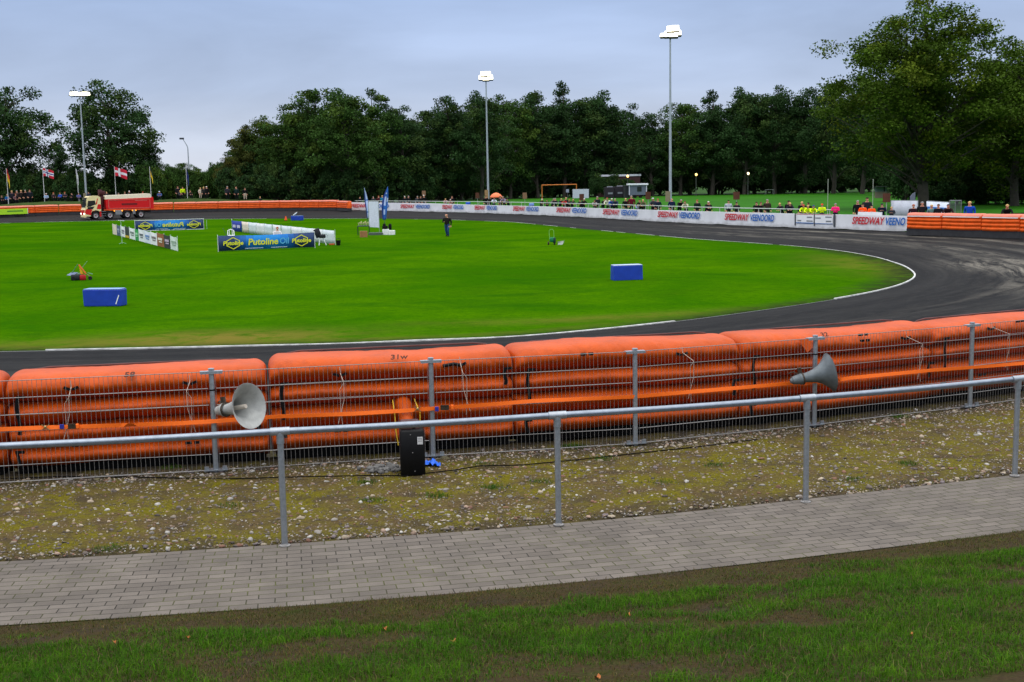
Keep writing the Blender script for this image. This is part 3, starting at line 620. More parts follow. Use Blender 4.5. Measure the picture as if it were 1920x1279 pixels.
def barrier_mesh(Ln, seed, depth=.74):
    S = np.array(SEC); nu = 132; ym = depth/2; V = []; e = .20; e = .15; us = np.r_[np.linspace(0, e, 14)[:-1]**1, np.linspace(e, Ln-e, nu-26), np.linspace(Ln-e, Ln, 14)[1:]]
    rr = np.random.default_rng(seed); ph = rr.uniform(0, 9, 8)
    for u in us:
        dd = min(u, Ln-u); k = math.sqrt(max(0, 1-(1-min(1, dd/e))**2)); 
        for j, (y, z) in enumerate(S):
            z_ = z; sag = .012*math.sin(u*2.1+ph[0])+.016*math.sin(u*.9+ph[1])
            zz = z_*(1-.10*(1-k)*smoothstep(.55, 1.2, z_))+sag*smoothstep(.7, 1.2, z_)
            yy = ym+(y-ym)*(.72+.28*k)
            # puckers: fine creases fading out from the valleys, broad dents
            lob = math.sin((z-.09)/(1.09)*4*math.pi)
            w1 = mnoise.noise(Vector((u*3.0+ph[2], z*2.2, y*2+ph[3])))*.016+mnoise.noise(Vector((u*9+ph[4], z*3.0, y*3)))*.013+mnoise.noise(Vector((u*19+ph[5], z*3, y*4)))*.014*(1-abs(lob))**1.5
            yy += w1*(-1 if y < ym else 1); zz += w1*.22*float(smoothstep(1.1, 1.22, z))
            zz += .020*math.sin(u*1.7+ph[6])*(1-abs(z-.65))*.8+.006*mnoise.noise(Vector((u*2.5+ph[7], z*3, 2)))*smoothstep(1.0, 1.2, z)
            cre = mnoise.noise(Vector((u*7+z*5+ph[1], z*1.5-u, ph[0]))); yy += (.012*max(0, .25-abs(cre))/.25)*(1 if y < ym else -1)
            V.append((u, yy, zz))
    n = len(S); m = len(us); V = np.array(V); f = grid_faces(m, n); F = [list(q) for q in f]+[[i*n+n-1, (i+1)*n+n-1, (i+1)*n, i*n] for i in range(m-1)]
    F.append(list(range(n))); F.append([(m-1)*n+i for i in range(n)][::-1])
    me = bpy.data.meshes.new('cover'); me.from_pydata(V.tolist(), [], F)
    import bmesh
    bm = bmesh.new(); bm.from_mesh(me); bmesh.ops.recalc_face_normals(bm, faces=bm.faces); bm.to_mesh(me); bm.free()
    me.polygons.foreach_set('use_smooth', [True]*len(me.polygons)); me.set_sharp_from_angle(angle=math.radians(60)); return me
bounds = [BARL.at_px(px, .6) for px in (-430, 10, 505, 968, 1390, 1750)]
bounds += [bounds[-1]+3.0*k for k in (1, 2, 3)]
blabels = ['orange air barrier cut off by the left edge of the photo', 'orange air barrier marked 58 behind the horn with the open mouth', 'orange air barrier marked 31W behind the black blower', 'unmarked orange air barrier between the blower and the side-on horn', 'orange air barrier marked 32 behind the side-on horn', 'orange air barrier at the right edge nearest the track bend', 'orange air barrier just beyond the right edge of the photo', 'second orange air barrier beyond the right edge of the photo']
HS = [.93, .932, .975, .945, .94, .90, .9, .92]
nums = [None, '58', '31w', None, '32', 'w', None, None]
numx = [0, .47, .52, 0, .40, .68, 0]
for i in range(8):
    p0 = BARL.pos(bounds[i]+.015); p1 = BARL.pos(bounds[i+1]-.015); d = p1-p0; Ln = float(np.hypot(*d)); ang = math.atan2(d[1], d[0])
    b = empty('air_barrier', (p0[0], p0[1], [.0, -.01, .0, .02, .0, .02, .02, .01][i]), ang, blabels[i], 'air barrier', 'orange air barriers along the near side of the track')
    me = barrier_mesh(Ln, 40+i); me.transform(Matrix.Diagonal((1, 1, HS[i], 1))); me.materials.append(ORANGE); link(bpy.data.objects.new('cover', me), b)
    mb = MB(); mb.box((Ln/2, .38, .06), (Ln-.12, .56, .13)); mb.box((Ln/2, .68, .02), (Ln-.1, .05, .2)); mb.build('gap_shade', RUBBER_GAP, b)  # black blocks fill the gap under the barrier, standing for its shade
    mb = MB(); zt_ = 1.252*HS[i]; mb.tube([(.06, .56, zt_-.20), (.12, .57, zt_-.07), (.24, .575, zt_-.012)]+[(u_, .58+.008*math.sin(u_*5), zt_+.006) for u_ in np.linspace(.4, Ln-.4, 12)]+[(Ln-.24, .575, zt_-.012), (Ln-.12, .57, zt_-.07), (Ln-.06, .56, zt_-.20)], .011, 6); mb.build('top_seam', mat('dark_seam', (.10, .035, .03), .7, 0, .4, 4), b, True)
    # black end straps
    for x0, zr in ((.14, (.50, .93)), (Ln-.12, (.42, .62) if i != 2 else (.78, .98))):
        mb = MB(); k = 8
        P = [(x0+.012*math.sin(t*7), -.052, zr[0]+(zr[1]-zr[0])*t) for t in np.linspace(0, 1, k)]
        for t in range(k-1): mb.quad((P[t][0]-.022, P[t][1], P[t][2]), (P[t][0]+.022, P[t][1], P[t][2]), (P[t+1][0]+.022, P[t+1][1], P[t+1][2]), (P[t+1][0]-.022, P[t+1][1], P[t+1][2]))
        mb.box((x0+.04, -.05, zr[1]), (.1, .012, .03)); mb.build('end_strap', BLACK, b, fix=False)
    mb = MB(); mb.box((.13, -.05, .30), (.10, .014, .035)); mb.tube([(.1, -.04, .28), (.12, -.05, .16), (.16, -.02, .06)], .02, 6); mb.build('end_strap', BLACK, b)
    # V shaped tie tabs with ropes
    tabs = {1: [.25, .70], 2: [.28, .77], 3: [.72], 4: [.83], 5: [.35], 0: [.4], 6: [.5], 7: [.5]}[i]
    for q, tx in enumerate(tabs):
        X = Ln*tx; Z = 1.005 if (i, q) != (2, 1) else 1.06; mb = MB()
        mb.box((X-.045, -.052, Z), (.075, .014, .03), Matrix.Rotation(math.radians(22), 3, 'Y')); mb.box((X+.045, -.052, Z), (.075, .014, .03), Matrix.Rotation(math.radians(-22), 3, 'Y')); tb = mb.build('tie_tab', BLACK, b)
        mb = MB(); sg = -1 if q == 0 else 1
        mb.tube([(X, -.05, Z+.09), (X+.004, -.062, Z+.02), (X-.02*sg, -.36, Z-.05), (X-.015*sg, -.365, Z-.25), (X+.03*sg, -.36, Z-.42), (X+.06*sg, -.37, Z-.52)], .004, 5)
        mb.tube([(X-.02*sg, -.36, Z-.05), (X+.03*sg, -.365, Z-.12), (X+.025*sg, -.36, Z-.4), (X+.01*sg, -.37, Z-.56)], .0032, 5); mb.build('rope', ROPE, tb, True)
    for X, Z in {1: [(.27, .345), (.70, .30)], 2: [(.28, .33), (.80, .33)], 3: [(.30, 1.08), (.33, .33)], 4: [(.60, 1.10), (.61, 1.02), (.33, 1.03), (.68, .35)], 5: [(.55, 1.07), (.3, .35)], 0: [], 6: [], 7: []}[i]:
        mb = MB(); mb.box((Ln*X-.05, -.052, Z), (.075, .012, .032)); mb.box((Ln*X+.045, -.052, Z), (.06, .012, .032)); mb.build('black_loop', BLACK, b)
    if i == 2:
        # inflation sleeve that runs down to the blower, with yellow ties
        c = at(748, 800, .0); S0 = Vector((Ln*.535, 0, 0)); mb = MB()
        mb.tube([(S0.x, .12, .60), (S0.x, -.08, .575), (S0.x-.004, -.22, .53), (S0.x-.01, -.33, .46), (S0.x-.008, -.40, .42)], [.105, .10, .092, .085, .075], 18); mb.build('inflation_sleeve', ORANGE, b, True)
        for dx in (-.13, .13):
            mb = MB(); mb.tube([(S0.x+dx, -.02, .66), (S0.x+dx*1.15, -.37, .55), (S0.x+dx*1.1, -.38, .36), (S0.x+dx*.9, -.36, .18)], .007, 6); mb.build('yellow_tie', C8(205, 168, 40), b, True)
        # torn flap and dent near the post
        mb = MB(); mb.tube([(Ln*.70, -.05, 1.05), (Ln*.745, -.07, 1.07), (Ln*.78, -.06, 1.045)], .022, 6); mb.build('black_loop', BLACK, b, True)
    if i == 4:
        mb = MB(); mb.add([(Ln*.265, -.055, 1.10), (Ln*.325, -.06, 1.10), (Ln*.335, -.08, 1.0), (Ln*.30, -.095, .93), (Ln*.28, -.07, 1.02)], [(0, 1, 2, 3, 4)]); mb.build('torn_flap', ORANGE, b, fix=False)
    if nums[i]:
        T = Matrix.Translation((Ln*numx[i], -.002-.030, 1.175*HS[i]+.034)) @ Matrix.Rotation(math.radians(42), 4, 'X')
        text(nums[i], .10, INK, T, b, 'lettering', .12, .002, 1.2)
# ---- orange ratchet strap in front of the fence
pxs = [(-60, 808), (0, 805), (80, 802), (150, 800), (240, 797), (330, 794), (400, 790), (520, 781), (660, 776), (760, 770), (812, 766), (900, 760), (1000, 752), (1190, 744), (1290, 735), (1400, 726), (1500, 717), (1560, 714), (1600, 708), (1750, 694), (1850, 687), (1960, 678)]
SL = FENCE.off(-.045, 60); pts = []
for x, y in pxs:
    t = SL.at_px(x, .5); p = SL.pos(t); pts.append(Vector(atY(x, y, p[1])))
strap = empty('ratchet_strap', pts[0], 0, 'bright orange webbing strap stretched along the wire fence with buckles', 'strap')
mb = MB(); q0 = pts[0]
for i in range(len(pts)-1):
    a, b = pts[i], pts[i+1]; k = 10
    for j in range(k):
        qa = a.lerp(b, j/k); qb = a.lerp(b, (j+1)/k); tw = []
        for q_, X in ((qa, 0), (qb, 1)):
            px = pj(q_)[0]; tip = .004*math.sin(px*.02); h = .0225
            if abs(px-245) < 14: h = .0225; tip = -.035*(1-abs(px-245)/14)
            if abs(px-1568) < 10: tip = -.03*(1-abs(px-1568)/10)
            tw.append((q_+Vector((0, tip, h))-q0, q_+Vector((0, -tip, -h))-q0))
        n = Vector((0, .003, 0))
        mb.add([tw[0][1], tw[1][1], tw[1][0], tw[0][0], tw[0][1]+n, tw[1][1]+n, tw[1][0]+n, tw[0][0]+n], [(0, 1, 2, 3), (7, 6, 5, 4), (3, 2, 6, 7), (0, 4, 5, 1)])
mb.build('webbing', TAPE, strap, fix=False)
BRASS = mat('zinc_buckle', (.45, .36, .16), .35, .8, .2, 40); NAVY = C8(30, 40, 140); DARKB = mat('dark_metal', (.06, .045, .03), .5, .6, .3, 30)
for bx, by, kx in ((85, 801, 0), (783, 767, 1)):
    p = Vector(atY(bx, by, SL.pos(SL.at_px(bx, .5))[1]-.015))-q0; mb = MB()
    for a_ in (35, -35, 145, -145): mb.box(p+Vector((.022*math.cos(math.radians(a_)), 0, .022*math.sin(math.radians(a_)))), (.055, .012, .007), Matrix.Rotation(math.radians(-a_), 3, 'Y'))
    mb.rbox(p, (.03, .02, .03), .008); mb.build('hook', BRASS, strap)
for bx, by, c, sz in ((116, 800, NAVY, (.05, .02, .05)), (135, 799, DARKB, (.085, .03, .05)), (819, 767, NAVY, (.045, .02, .055)), (834, 764, DARKB, (.1, .03, .055)), (848, 763, TAPE, (.03, .035, .05)), (145, 799, TAPE, (.03, .035, .05))):
    p = Vector(atY(bx, by, SL.pos(SL.at_px(bx, .5))[1]-.02))-q0; mb = MB(); mb.rbox(p, sz, .008)
    if c is DARKB:
        for k in (-1, 1): mb.box(p+Vector((0, -.016, k*sz[2]*.45)), (sz[0], .008, .008))
    mb.build('buckle' if c is DARKB else 'tape_wrap', c, strap)
# ---- horn loudspeakers
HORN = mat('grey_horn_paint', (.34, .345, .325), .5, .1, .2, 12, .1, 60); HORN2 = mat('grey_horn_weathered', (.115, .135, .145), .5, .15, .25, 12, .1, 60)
def horn(mouth, axis, Ln, R, label, m):
    ax = Vector(axis).normalized(); y = Vector((0, 0, 1)).cross(ax).normalized(); z = ax.cross(y); rear = Vector(mouth)-ax*Ln
    T = Matrix(((ax.x, y.x, z.x, 0), (ax.y, y.y, z.y, 0), (ax.z, y.z, z.z, 0), (0, 0, 0, 1)))
    h = empty('horn_loudspeaker', rear, 0, label, 'loudspeaker', 'horn loudspeakers on the wire fence')
    mb = MB(); pr = []
    n = 26
    for k in range(n+1):
        t = k/n; pr.append((Ln*(.30+.70*t), R*(.22+.20*t+.58*t**3.2)))
    inner = [(x-.002, r-.006) for x, r in pr[::-1]]
    prof = [(Ln*.27, R*.20)]+pr+[(Ln*1.003, R*1.01), (Ln*1.0, R*.99)]+inner[1:-1]+[(Ln*.32, R*.10), (Ln*.32, 0)]
    mb.lathe(prof, 40, T); mb.build('bell', m, h, True)
    mb = MB(); mb.lathe([(0, .0), (0, R*.10), (Ln*.03, R*.14), (Ln*.05, R*.16), (Ln*.06, R*.20), (Ln*.22, R*.27), (Ln*.24, R*.31), (Ln*.30, R*.31), (Ln*.32, R*.27)], 28, T); mb.build('driver', m, h, True)
    mb = MB(); mb.lathe([(Ln*.45, R*.10), (Ln*.9, R*.10), (Ln*.91, R*.085), (Ln*.91, 0)], 16, T); mb.build('throat_tube', C8(190, 180, 165), h, True)
    mb = MB(); mb.lathe([(Ln*.29, R*.29), (Ln*.29, R*.325), (Ln*.325, R*.325), (Ln*.325, R*.29)], 24, T); mb.box(T @ Vector((Ln*.27, 0, R*.40)), (.05, .03, .09), T.to_3x3()); mb.tube([T @ Vector((Ln*.2, 0, R*.3)), T @ Vector((Ln*.12, .02, R*.42)), T @ Vector((Ln*.02, .05, R*.36))], .008, 6); mb.build('bracket', mat('rusty_bracket', (.055, .04, .028), .7, .4, .5, 30), h)
    return h, rear, ax
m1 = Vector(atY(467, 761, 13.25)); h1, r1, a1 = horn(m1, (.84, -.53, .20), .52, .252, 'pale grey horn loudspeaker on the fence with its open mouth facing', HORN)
mb = MB(); mb.tube([r1+a1*.12-h1.location, Vector((-3.38, 13.70, r1.z-.02))-h1.location], .018, 8); mb.build('mount_arm', STEEL, h1, True)
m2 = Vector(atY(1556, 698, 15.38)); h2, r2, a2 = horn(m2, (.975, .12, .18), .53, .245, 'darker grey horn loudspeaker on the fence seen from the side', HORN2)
mb = MB(); mb.tube([r2+a2*.2-h2.location, Vector((3.91, 15.66, r2.z+.02))-h2.location], .018, 8); mb.build('mount_arm', STEEL, h2, True)
# ---- blower, crumpled blue bag, hanging cable
bp_ = at(773, 893, 0.0); bl = empty('blower', (bp_[0], bp_[1]+.1, 0), .12, 'black plastic blower box standing against the wire fence', 'blower')
mb = MB(); mb.rbox((0, 0, .26), (.275, .24, .52), .035, 4); mb.build('casing', BLACK, bl, True)
mb = MB(); mb.rbox((-.02, .06, .56), (.22, .16, .09), .03, 3); mb.rbox((-.055, .0, .535), (.12, .10, .04), .02); mb.rbox((.06, -.02, .53), (.05, .05, .03), .012); mb.build('top_housing', mat('dark_red_plastic', (.06, .022, .022), .5, 0, .2, 20), bl, True)
mb = MB(); mb.box((.085, -.1215, .405), (.06, .003, .085)); sl = mb.build('sticker', C8(190, 190, 190), bl)
mb = MB(); [mb.box((.085, -.1238, .43-.016*k), (.045, .001, .005)) for k in range(3)]; mb.build('print_lines', C8(110, 110, 110), sl)
mb = MB(); mb.tube([(-.09, -.02, .575), (-.03, -.05, .60), (.02, -.03, .592)], .012, 6); mb.build('hose_clip', C8(226, 96, 60), bl, True)
for x, z in ((-.02, .475), (0, .27), (.02, .06)):
    mb = MB(); mb.lathe([(0, .0), (0, .007), (.006, .005), (.007, 0)], 8, Matrix(((0, 1, 0, x), (-1, 0, 0, -.12), (0, 0, 1, z), (0, 0, 0, 1)))); mb.build('screw', STEEL2, bl)
p = at(808, 878, .0); mb = MB(); rr = np.random.default_rng(5); nn = 12; V = []
for i in range(nn):
    for j in range(nn):
        u, v = i/(nn-1)-.5, j/(nn-1)-.5; V.append((p[0]+.22*u+.03*mnoise.noise(Vector((u*6, v*6, 1))), p[1]+.10+.15*v-.06*u, .02+.09*abs(mnoise.noise(Vector((u*5, v*5, 4))))+.05*max(0, .3-abs(u))-.05*u*(u > 0)+.04*(mnoise.noise(Vector((u*14, v*14, 9))))))
o = mesh_np('plastic_bag', [(a_, b_, max(c_, .004)) for a_, b_, c_ in V], grid_faces(nn, nn), mat('blue_plastic', (.012, .13, .72), .35, 0, .15, 20), smooth=True)
tag(o, 'crumpled bright blue plastic bag beside the blower at the post foot', 'plastic bag')
mb = MB(); pts = []
for px, py in [(-20, 897), (120, 895), (250, 893), (420, 897), (560, 896), (700, 893), (760, 892), (850, 884), (900, 876), (980, 872), (1090, 862), (1180, 850), (1300, 838), (1420, 824)]:
    q = at(px, py, .015); pts.append((q[0], q[1], .018+.012*math.sin(px)))
mb.tube(pts, .007, 5); tag(mb.build('cable', RUBBER_GAP, None, True), 'thin black cable lying along the foot of the wire fence', 'cable')
# ================================================================ FAR SIDE: white wall, far barriers, rails
RED = mat('red_lettering', s2l((196, 22, 42)), .6, 0, .08, 3); BLUE = mat('blue_lettering', s2l((22, 98, 180)), .6, 0, .08, 3)
WTOP = [(651, 379.3), (800, 381.2), (860, 383.2), (1000, 388.2), (1160, 391.9), (1290, 396), (1480, 400.6), (1620, 403.3), (1701, 405.5)]
w0 = WALL.pos(0); wall = empty('track_wall', (w0[0], w0[1], -.45), 0, 'long white painted wall with red and blue lettering round the far bend', 'wall')
W0 = Vector((w0[0], w0[1], -.45)); mb = MB(); ts = np.linspace(0, WALL.len, 140); V = []
for t in ts:
    p = WALL.pos(t); n = WALL.nor(t); px, py, s = pj((*p, -.45)); top = np.interp(px, [a for a, b in WTOP], [b for a, b in WTOP]); h = (py-top)/s*1.0
    h = max(.92, min(1.12, h)); bz = .035*math.sin(t*.9)+.03*math.sin(t*2.3)
    V += [Vector((*(p-n*.03), -.45+max(0, bz)*.8))-W0, Vector((*(p-n*.01), -.45+h*.45))-W0, Vector((*p, -.45+h))-W0, Vector((*(p+n*.14), -.45+h))-W0, Vector((*(p+n*.14), -.6))-W0]
k = len(ts); mb.add(V, [[i*5+j, (i+1)*5+j, (i+1)*5+j+1, i*5+j+1] for i in range(k-1) for j in range(4)]+[[0, 1, 2, 3, 4], [(k-1)*5+j for j in (4, 3, 2, 1, 0)]])
wn = WALL.nor(WALL.len/2)
def wall_mat():
    m = mat('white_wall_paint', (.72, .72, .74), .6, 0, .10, .9); n = m.node_tree.nodes; l = m.node_tree.links; b = n['Principled BSDF']
    t = n.new('ShaderNodeTexCoord'); sp = n.new('ShaderNodeSeparateXYZ'); l.new(t.outputs['Object'], sp.inputs[0]); z = n.new('ShaderNodeTexNoise'); z.inputs['Scale'].default_value = 2; z.inputs['Detail'].default_value = 6; l.new(t.outputs['Object'], z.inputs[0])
    ma = n.new('ShaderNodeMath'); ma.operation = 'MULTIPLY_ADD'; l.new(z.outputs[0], ma.inputs[0]); ma.inputs[1].default_value = -.5; l.new(sp.outputs[2], ma.inputs[2])
    r = n.new('ShaderNodeMapRange'); r.inputs[1].default_value = -.25; r.inputs[2].default_value = .0; r.inputs[3].default_value = .55; r.inputs[4].default_value = 0; l.new(ma.outputs[0], r.inputs[0])
    x = n.new('ShaderNodeMix'); x.data_type = 'RGBA'; src = b.inputs['Base Color'].links[0].from_socket; l.new(r.outputs[0], x.inputs[0]); l.new(src, x.inputs[6]); x.inputs[7].default_value = (.26, .25, .23, 1); l.new(x.outputs[2], b.inputs['Base Color']); return m
mb.build('wall_face', wall_mat(), wall, True)
nW = 1
def wall_pt(px, dz, off=.05):
    t = WALL.at_px(px, 0); p = WALL.pos(t); n = WALL.nor(t); c = n if (np.dot(n, -p) > 0) else -n; x = WALL.tan(t)
    if pj((*(p+x), 0))[0] < px: x = -x
    return Vector((*(p+c*off), -.45+dz))-W0, x, c
for x0, x1 in [(657, 730), (752, 807), (830, 870), (891, 933), (963, 1011), (1044.5, 1101), (1132, 1197), (1235, 1314), (1360, 1454), (1600, 1699)]:
    cut = x1 == 1699; f1 = .62 if cut else .50
    xa = x0+(x1-x0)*f1
    for word, p0_, p1_, mm in (('SPEEDWAY', x0, xa-1, RED), ('VEENO' if cut else 'VEENOORD', xa+1.5, x1+(2 if cut else 0), BLUE)):
        a = wall_pt(p0_, .6, .10)[0]; b = wall_pt(min(p1_, 1700), .6, .10)[0]; me = text_mesh(word, .70, .28, .004, .016); xs_ = [q.co.x for q in me.vertices]; wd = max(xs_)-min(xs_); d = b-a
        me.transform(plane_T((a+b)/2, d) @ Matrix.Diagonal((d.length/wd, .95, 1, 1)) @ Matrix.Translation((-(max(xs_)+min(xs_))/2, 0, 0))); me.materials.clear(); me.materials.append(mm); link(bpy.data.objects.new('lettering', me), wall)
# sponsor panels and dark joints on the wall
GREYP = C8(120, 122, 128)
for x0, x1, g in ((1494, 1527, 0), (1529, 1562.5, 1)):
    a, xd, c = wall_pt(x0, 0, .06); b, _, _ = wall_pt(x1, 0, .06); d = (b-a); u = d.normalized(); nrm = Vector((c[0], c[1], 0)); mb = MB()
    def pan(t0, t1, z0, z1, e): mb.add([a+d*t0+nrm*e+Vector((0, 0, z0)), a+d*t1+nrm*e+Vector((0, 0, z0)), a+d*t1+nrm*e+Vector((0, 0, z1)), a+d*t0+nrm*e+Vector((0, 0, z1))], [(0, 1, 2, 3)])
    pan(0, 1, .33, .97, 0); mb.k = 1; pan(0, 1, .94, .985, .004); mb.k = 2; pan(0, 1, .33, .39, .006) if g == 0 else pan(0, 1, .33, .37, .006); mb.k = 3
    for t0, t1, z0, z1 in ([(.62, .92, .72, .80), (.60, .95, .46, .54), (.08, .3, .47, .56)] if g == 0 else [(.6, .95, .76, .84), (.64, .93, .46, .56), (.05, .35, .68, .76)]): pan(t0, t1, z0, z1, .008)
    mb.build('sponsor_panel', [WHITE, C8(170, 60, 60), C8(40, 96, 165), C8(120, 122, 128)], wall, fix=False)
for px, wd, h in ((1492.5, .07, 1.0), (1528, .06, 1.0), (1565, .14, 1.02)):
    o, x, c = wall_pt(px, 0, .07); mb = MB(); mb.box(o+Vector((0, 0, h/2+.08)), (wd, .05, h-.16), Matrix.Rotation(math.atan2(x[1], x[0]), 3, 'Z')); mb.build('joint_post', C8(70, 74, 80), wall)
o, x, c = wall_pt(1622, 0, -.5); mb = MB(); mb.box(o+Vector((0, 0, .72)), (2.0, .08, .92), Matrix.Rotation(math.atan2(x[1], x[0]), 3, 'Z')); mb.build('raised_panel', WHITE, wall)
# ---- spectator rail behind the wall
WOFF = lambda o: WALL.off(o if np.dot(WALL.nor(WALL.len/2), -WALL.pos(WALL.len/2)) < 0 else -o, 60)
RL = WOFF(1.3); r0 = RL.pos(0); rl = empty('spectator_rail', (r0[0], r0[1], -.1), 0, 'pale tubular spectator rail behind the long white wall', 'railing'); Q0 = Vector((r0[0], r0[1], -.1))
tend = RL.at_px(1560, .5); mb = MB(); mb.tube([Vector((*RL.pos(t), .80))-Q0 for t in np.linspace(0, tend, 50)], .032, 6); mb.build('top_rail', C8(190, 196, 190), rl, True)
k = MB(); k.tube([(0, 0, -.3), (0, 0, .9)], .03, 6); pm_ = None
for t in np.arange(.5, tend, 2.6):
    if pm_ is None: o = k.build('post', C8(170, 176, 172), rl); pm_ = o.data
    else: o = link(bpy.data.objects.new('post', pm_), rl)
    o.location = Vector((*RL.pos(t), -.1))-Q0
# ---- far air barriers: left run, right run
FORANGE = orange_mat('orange_pvc_far', (.74, .105, .010)); PINK = mat('pale_pink_pvc', (.62, .165, .10), .5, 0, .15, 2); BASEC = mat('dark_concrete', (.030, .030, .033), .9, 0, .3, 3)  # the paler pink goes on the upper faces of the far covers
def far_barrier(p0, p1, z, h, label, strip=False, green=False, seed=0):
    d = np.array(p1)-np.array(p0); Ln = float(np.hypot(*d)); ang = math.atan2(d[1], d[0]); side = 1
    mid = (np.array(p0)+np.array(p1))/2; nrm = np.array([-d[1], d[0]])/Ln
    if np.dot(nrm, -mid) > 0: side = -1
    b = empty('far_air_barrier', (p0[0], p0[1], z), ang, label, 'air barrier', 'far orange air barriers round the track')
    P = []; lob = 4
    for i in range(lob):
        for k in range(5): a = k/4; P.append((.05-.075*math.sin(math.pi*a)**.7, .02+(h-.10)*(i+a)/lob))
    sec = P+[(.10, h-.02), (.22, h), (.55, h), (.68, h-.06), (.70, h*.5), (.68, .02)]
    nu = 10; V = []; us = [0, .03, .10, .25, Ln*.35, Ln*.65, Ln-.25, Ln-.10, Ln-.03, Ln]; ks = [.55, .8, .95, 1, 1, 1, 1, .95, .8, .55]
    for u, kq in zip(us, ks):
        for y, zz in sec: V.append((u, (.35+(y-.35)*(.6+.4*kq))*side, zz*(1 if zz < h*.6 else .9+.1*kq)+.012*math.sin(u*2+seed)))
    n = len(sec); mb = MB(); mb.add(V, [])
    for i in range(nu-1):
        for j in range(n-1):
            mb.f.append([i*n+j, (i+1)*n+j, (i+1)*n+j+1, i*n+j+1]); mb.m.append(1 if (j >= (lob-1)*5+2 and j < n-3) else 0)
    mb.f.append(list(range(n))); mb.m.append(0); mb.f.append([(nu-1)*n+j for j in range(n)][::-1]); mb.m.append(0)
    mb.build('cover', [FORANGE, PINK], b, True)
    mb = MB(); mb.box((Ln/2, .36*side, -.17), (Ln+.03, .6, .40)); mb.build('concrete_base', BASEC, b)
    if strip: mb = MB(); mb.box((Ln/2, -.015*side, h*.80), (Ln*.94, .02, .055)); mb.build('white_strip', WHITE, b)
    if green:
        mb = MB(); mb.box((Ln*.5, -.06*side, h*.40), (Ln*1.0, .02, .78)); g_ = mb.build('green_banner', C8(165, 214, 40), b)
        mb = MB(); mb.box((Ln*.5, -.075*side, h*.42), (Ln*.5, .012, .14)); mb.build('dark_print', C8(60, 110, 40), g_)
nth = ['first', 'second', 'third', 'fourth', 'fifth', 'sixth', 'seventh', 'eighth', 'ninth', 'tenth', 'eleventh']
for i in range(len(LP)-1):
    px = pj((*LP[i], 0))[0]
    if i < 2: lab = 'far orange air barrier beyond the left edge of the photo, number %s from the truck' % ('six', 'five')[i]
    elif i in (2, 3): lab = ['far orange air barrier at the left photo edge behind the lime green banner', 'far orange air barrier just right of the lime green banner'][i-2]
    elif i == 4: lab = 'far orange air barrier one length left of the truck cab'
    elif i == 5: lab = 'far orange air barrier ending behind the truck cab'
    elif i in (6, 7, 8): lab = ['far orange air barrier hidden behind the middle of the truck', 'far orange air barrier hidden behind the truck tipper body', 'far orange air barrier partly behind the truck tail'][i-6]
    else: lab = '%s far orange air barrier from the white wall, counting leftwards from its left end' % nth[len(LP)-2-i]
    far_barrier(LP[i], LP[i]+(LP[i+1]-LP[i])*(.985 if i != 9 else .96), -.1, 1.08 if i < len(LP)-2 else .98, lab, green=(i in (2, 3)) and False, seed=i)
# lime banner hung over the leftmost barriers
LPL = Poly(LP); ta = LPL.at_px(-8, .3); tb_ = LPL.at_px(48, .3); _n = LPL.nor((ta+tb_)/2); _n = _n if np.dot(_n, -LPL.pos(ta)) > 0 else -_n
ga = np.array([*(LPL.pos(ta)+_n*.5), 0]); gb = np.array([*(LPL.pos(tb_)+_n*.35), 0]); gd = gb-ga; Lg = float(np.hypot(*gd[:2]))
gbn = empty('lime_banner', ((ga+gb)/2+np.array([0, 0, .24])), math.atan2(gd[1], gd[0]), 'lime green banner hung over the orange barrier at the left photo edge', 'banner')
mb = MB(); mb.box((0, 0, 0), (Lg, .03, .74)); mb.build('cloth', C8(170, 222, 36), gbn); mb = MB(); mb.box((.3, -.02, .05), (Lg*.55, .012, .16)); mb.build('dark_print', C8(70, 130, 40), gbn)
mb = MB(); mb.box((Lg/2+.03, 0, 0), (.07, .035, .8)); mb.build('pale_edge', WHITE, gbn)
RPX = [(1699, 429.5), (1765, 431), (1839, 433.3), (1911, 435.5), (1975, 437.6), (2040, 440)]
RP = [at(x, y, -.12)[:2] for x, y in RPX]
rl_ = ['far orange air barrier touching the right end of the white wall', 'second far orange air barrier from the right end of the white wall', 'third far orange air barrier from the right end of the white wall', 'far orange air barrier cut off by the right photo edge', 'far orange air barrier beyond the right edge of the photo']
for i in range(5): far_barrier(RP[i], RP[i]+(RP[i+1]-RP[i])*.985, -.12, .98, rl_[i], strip=True, seed=20+i)
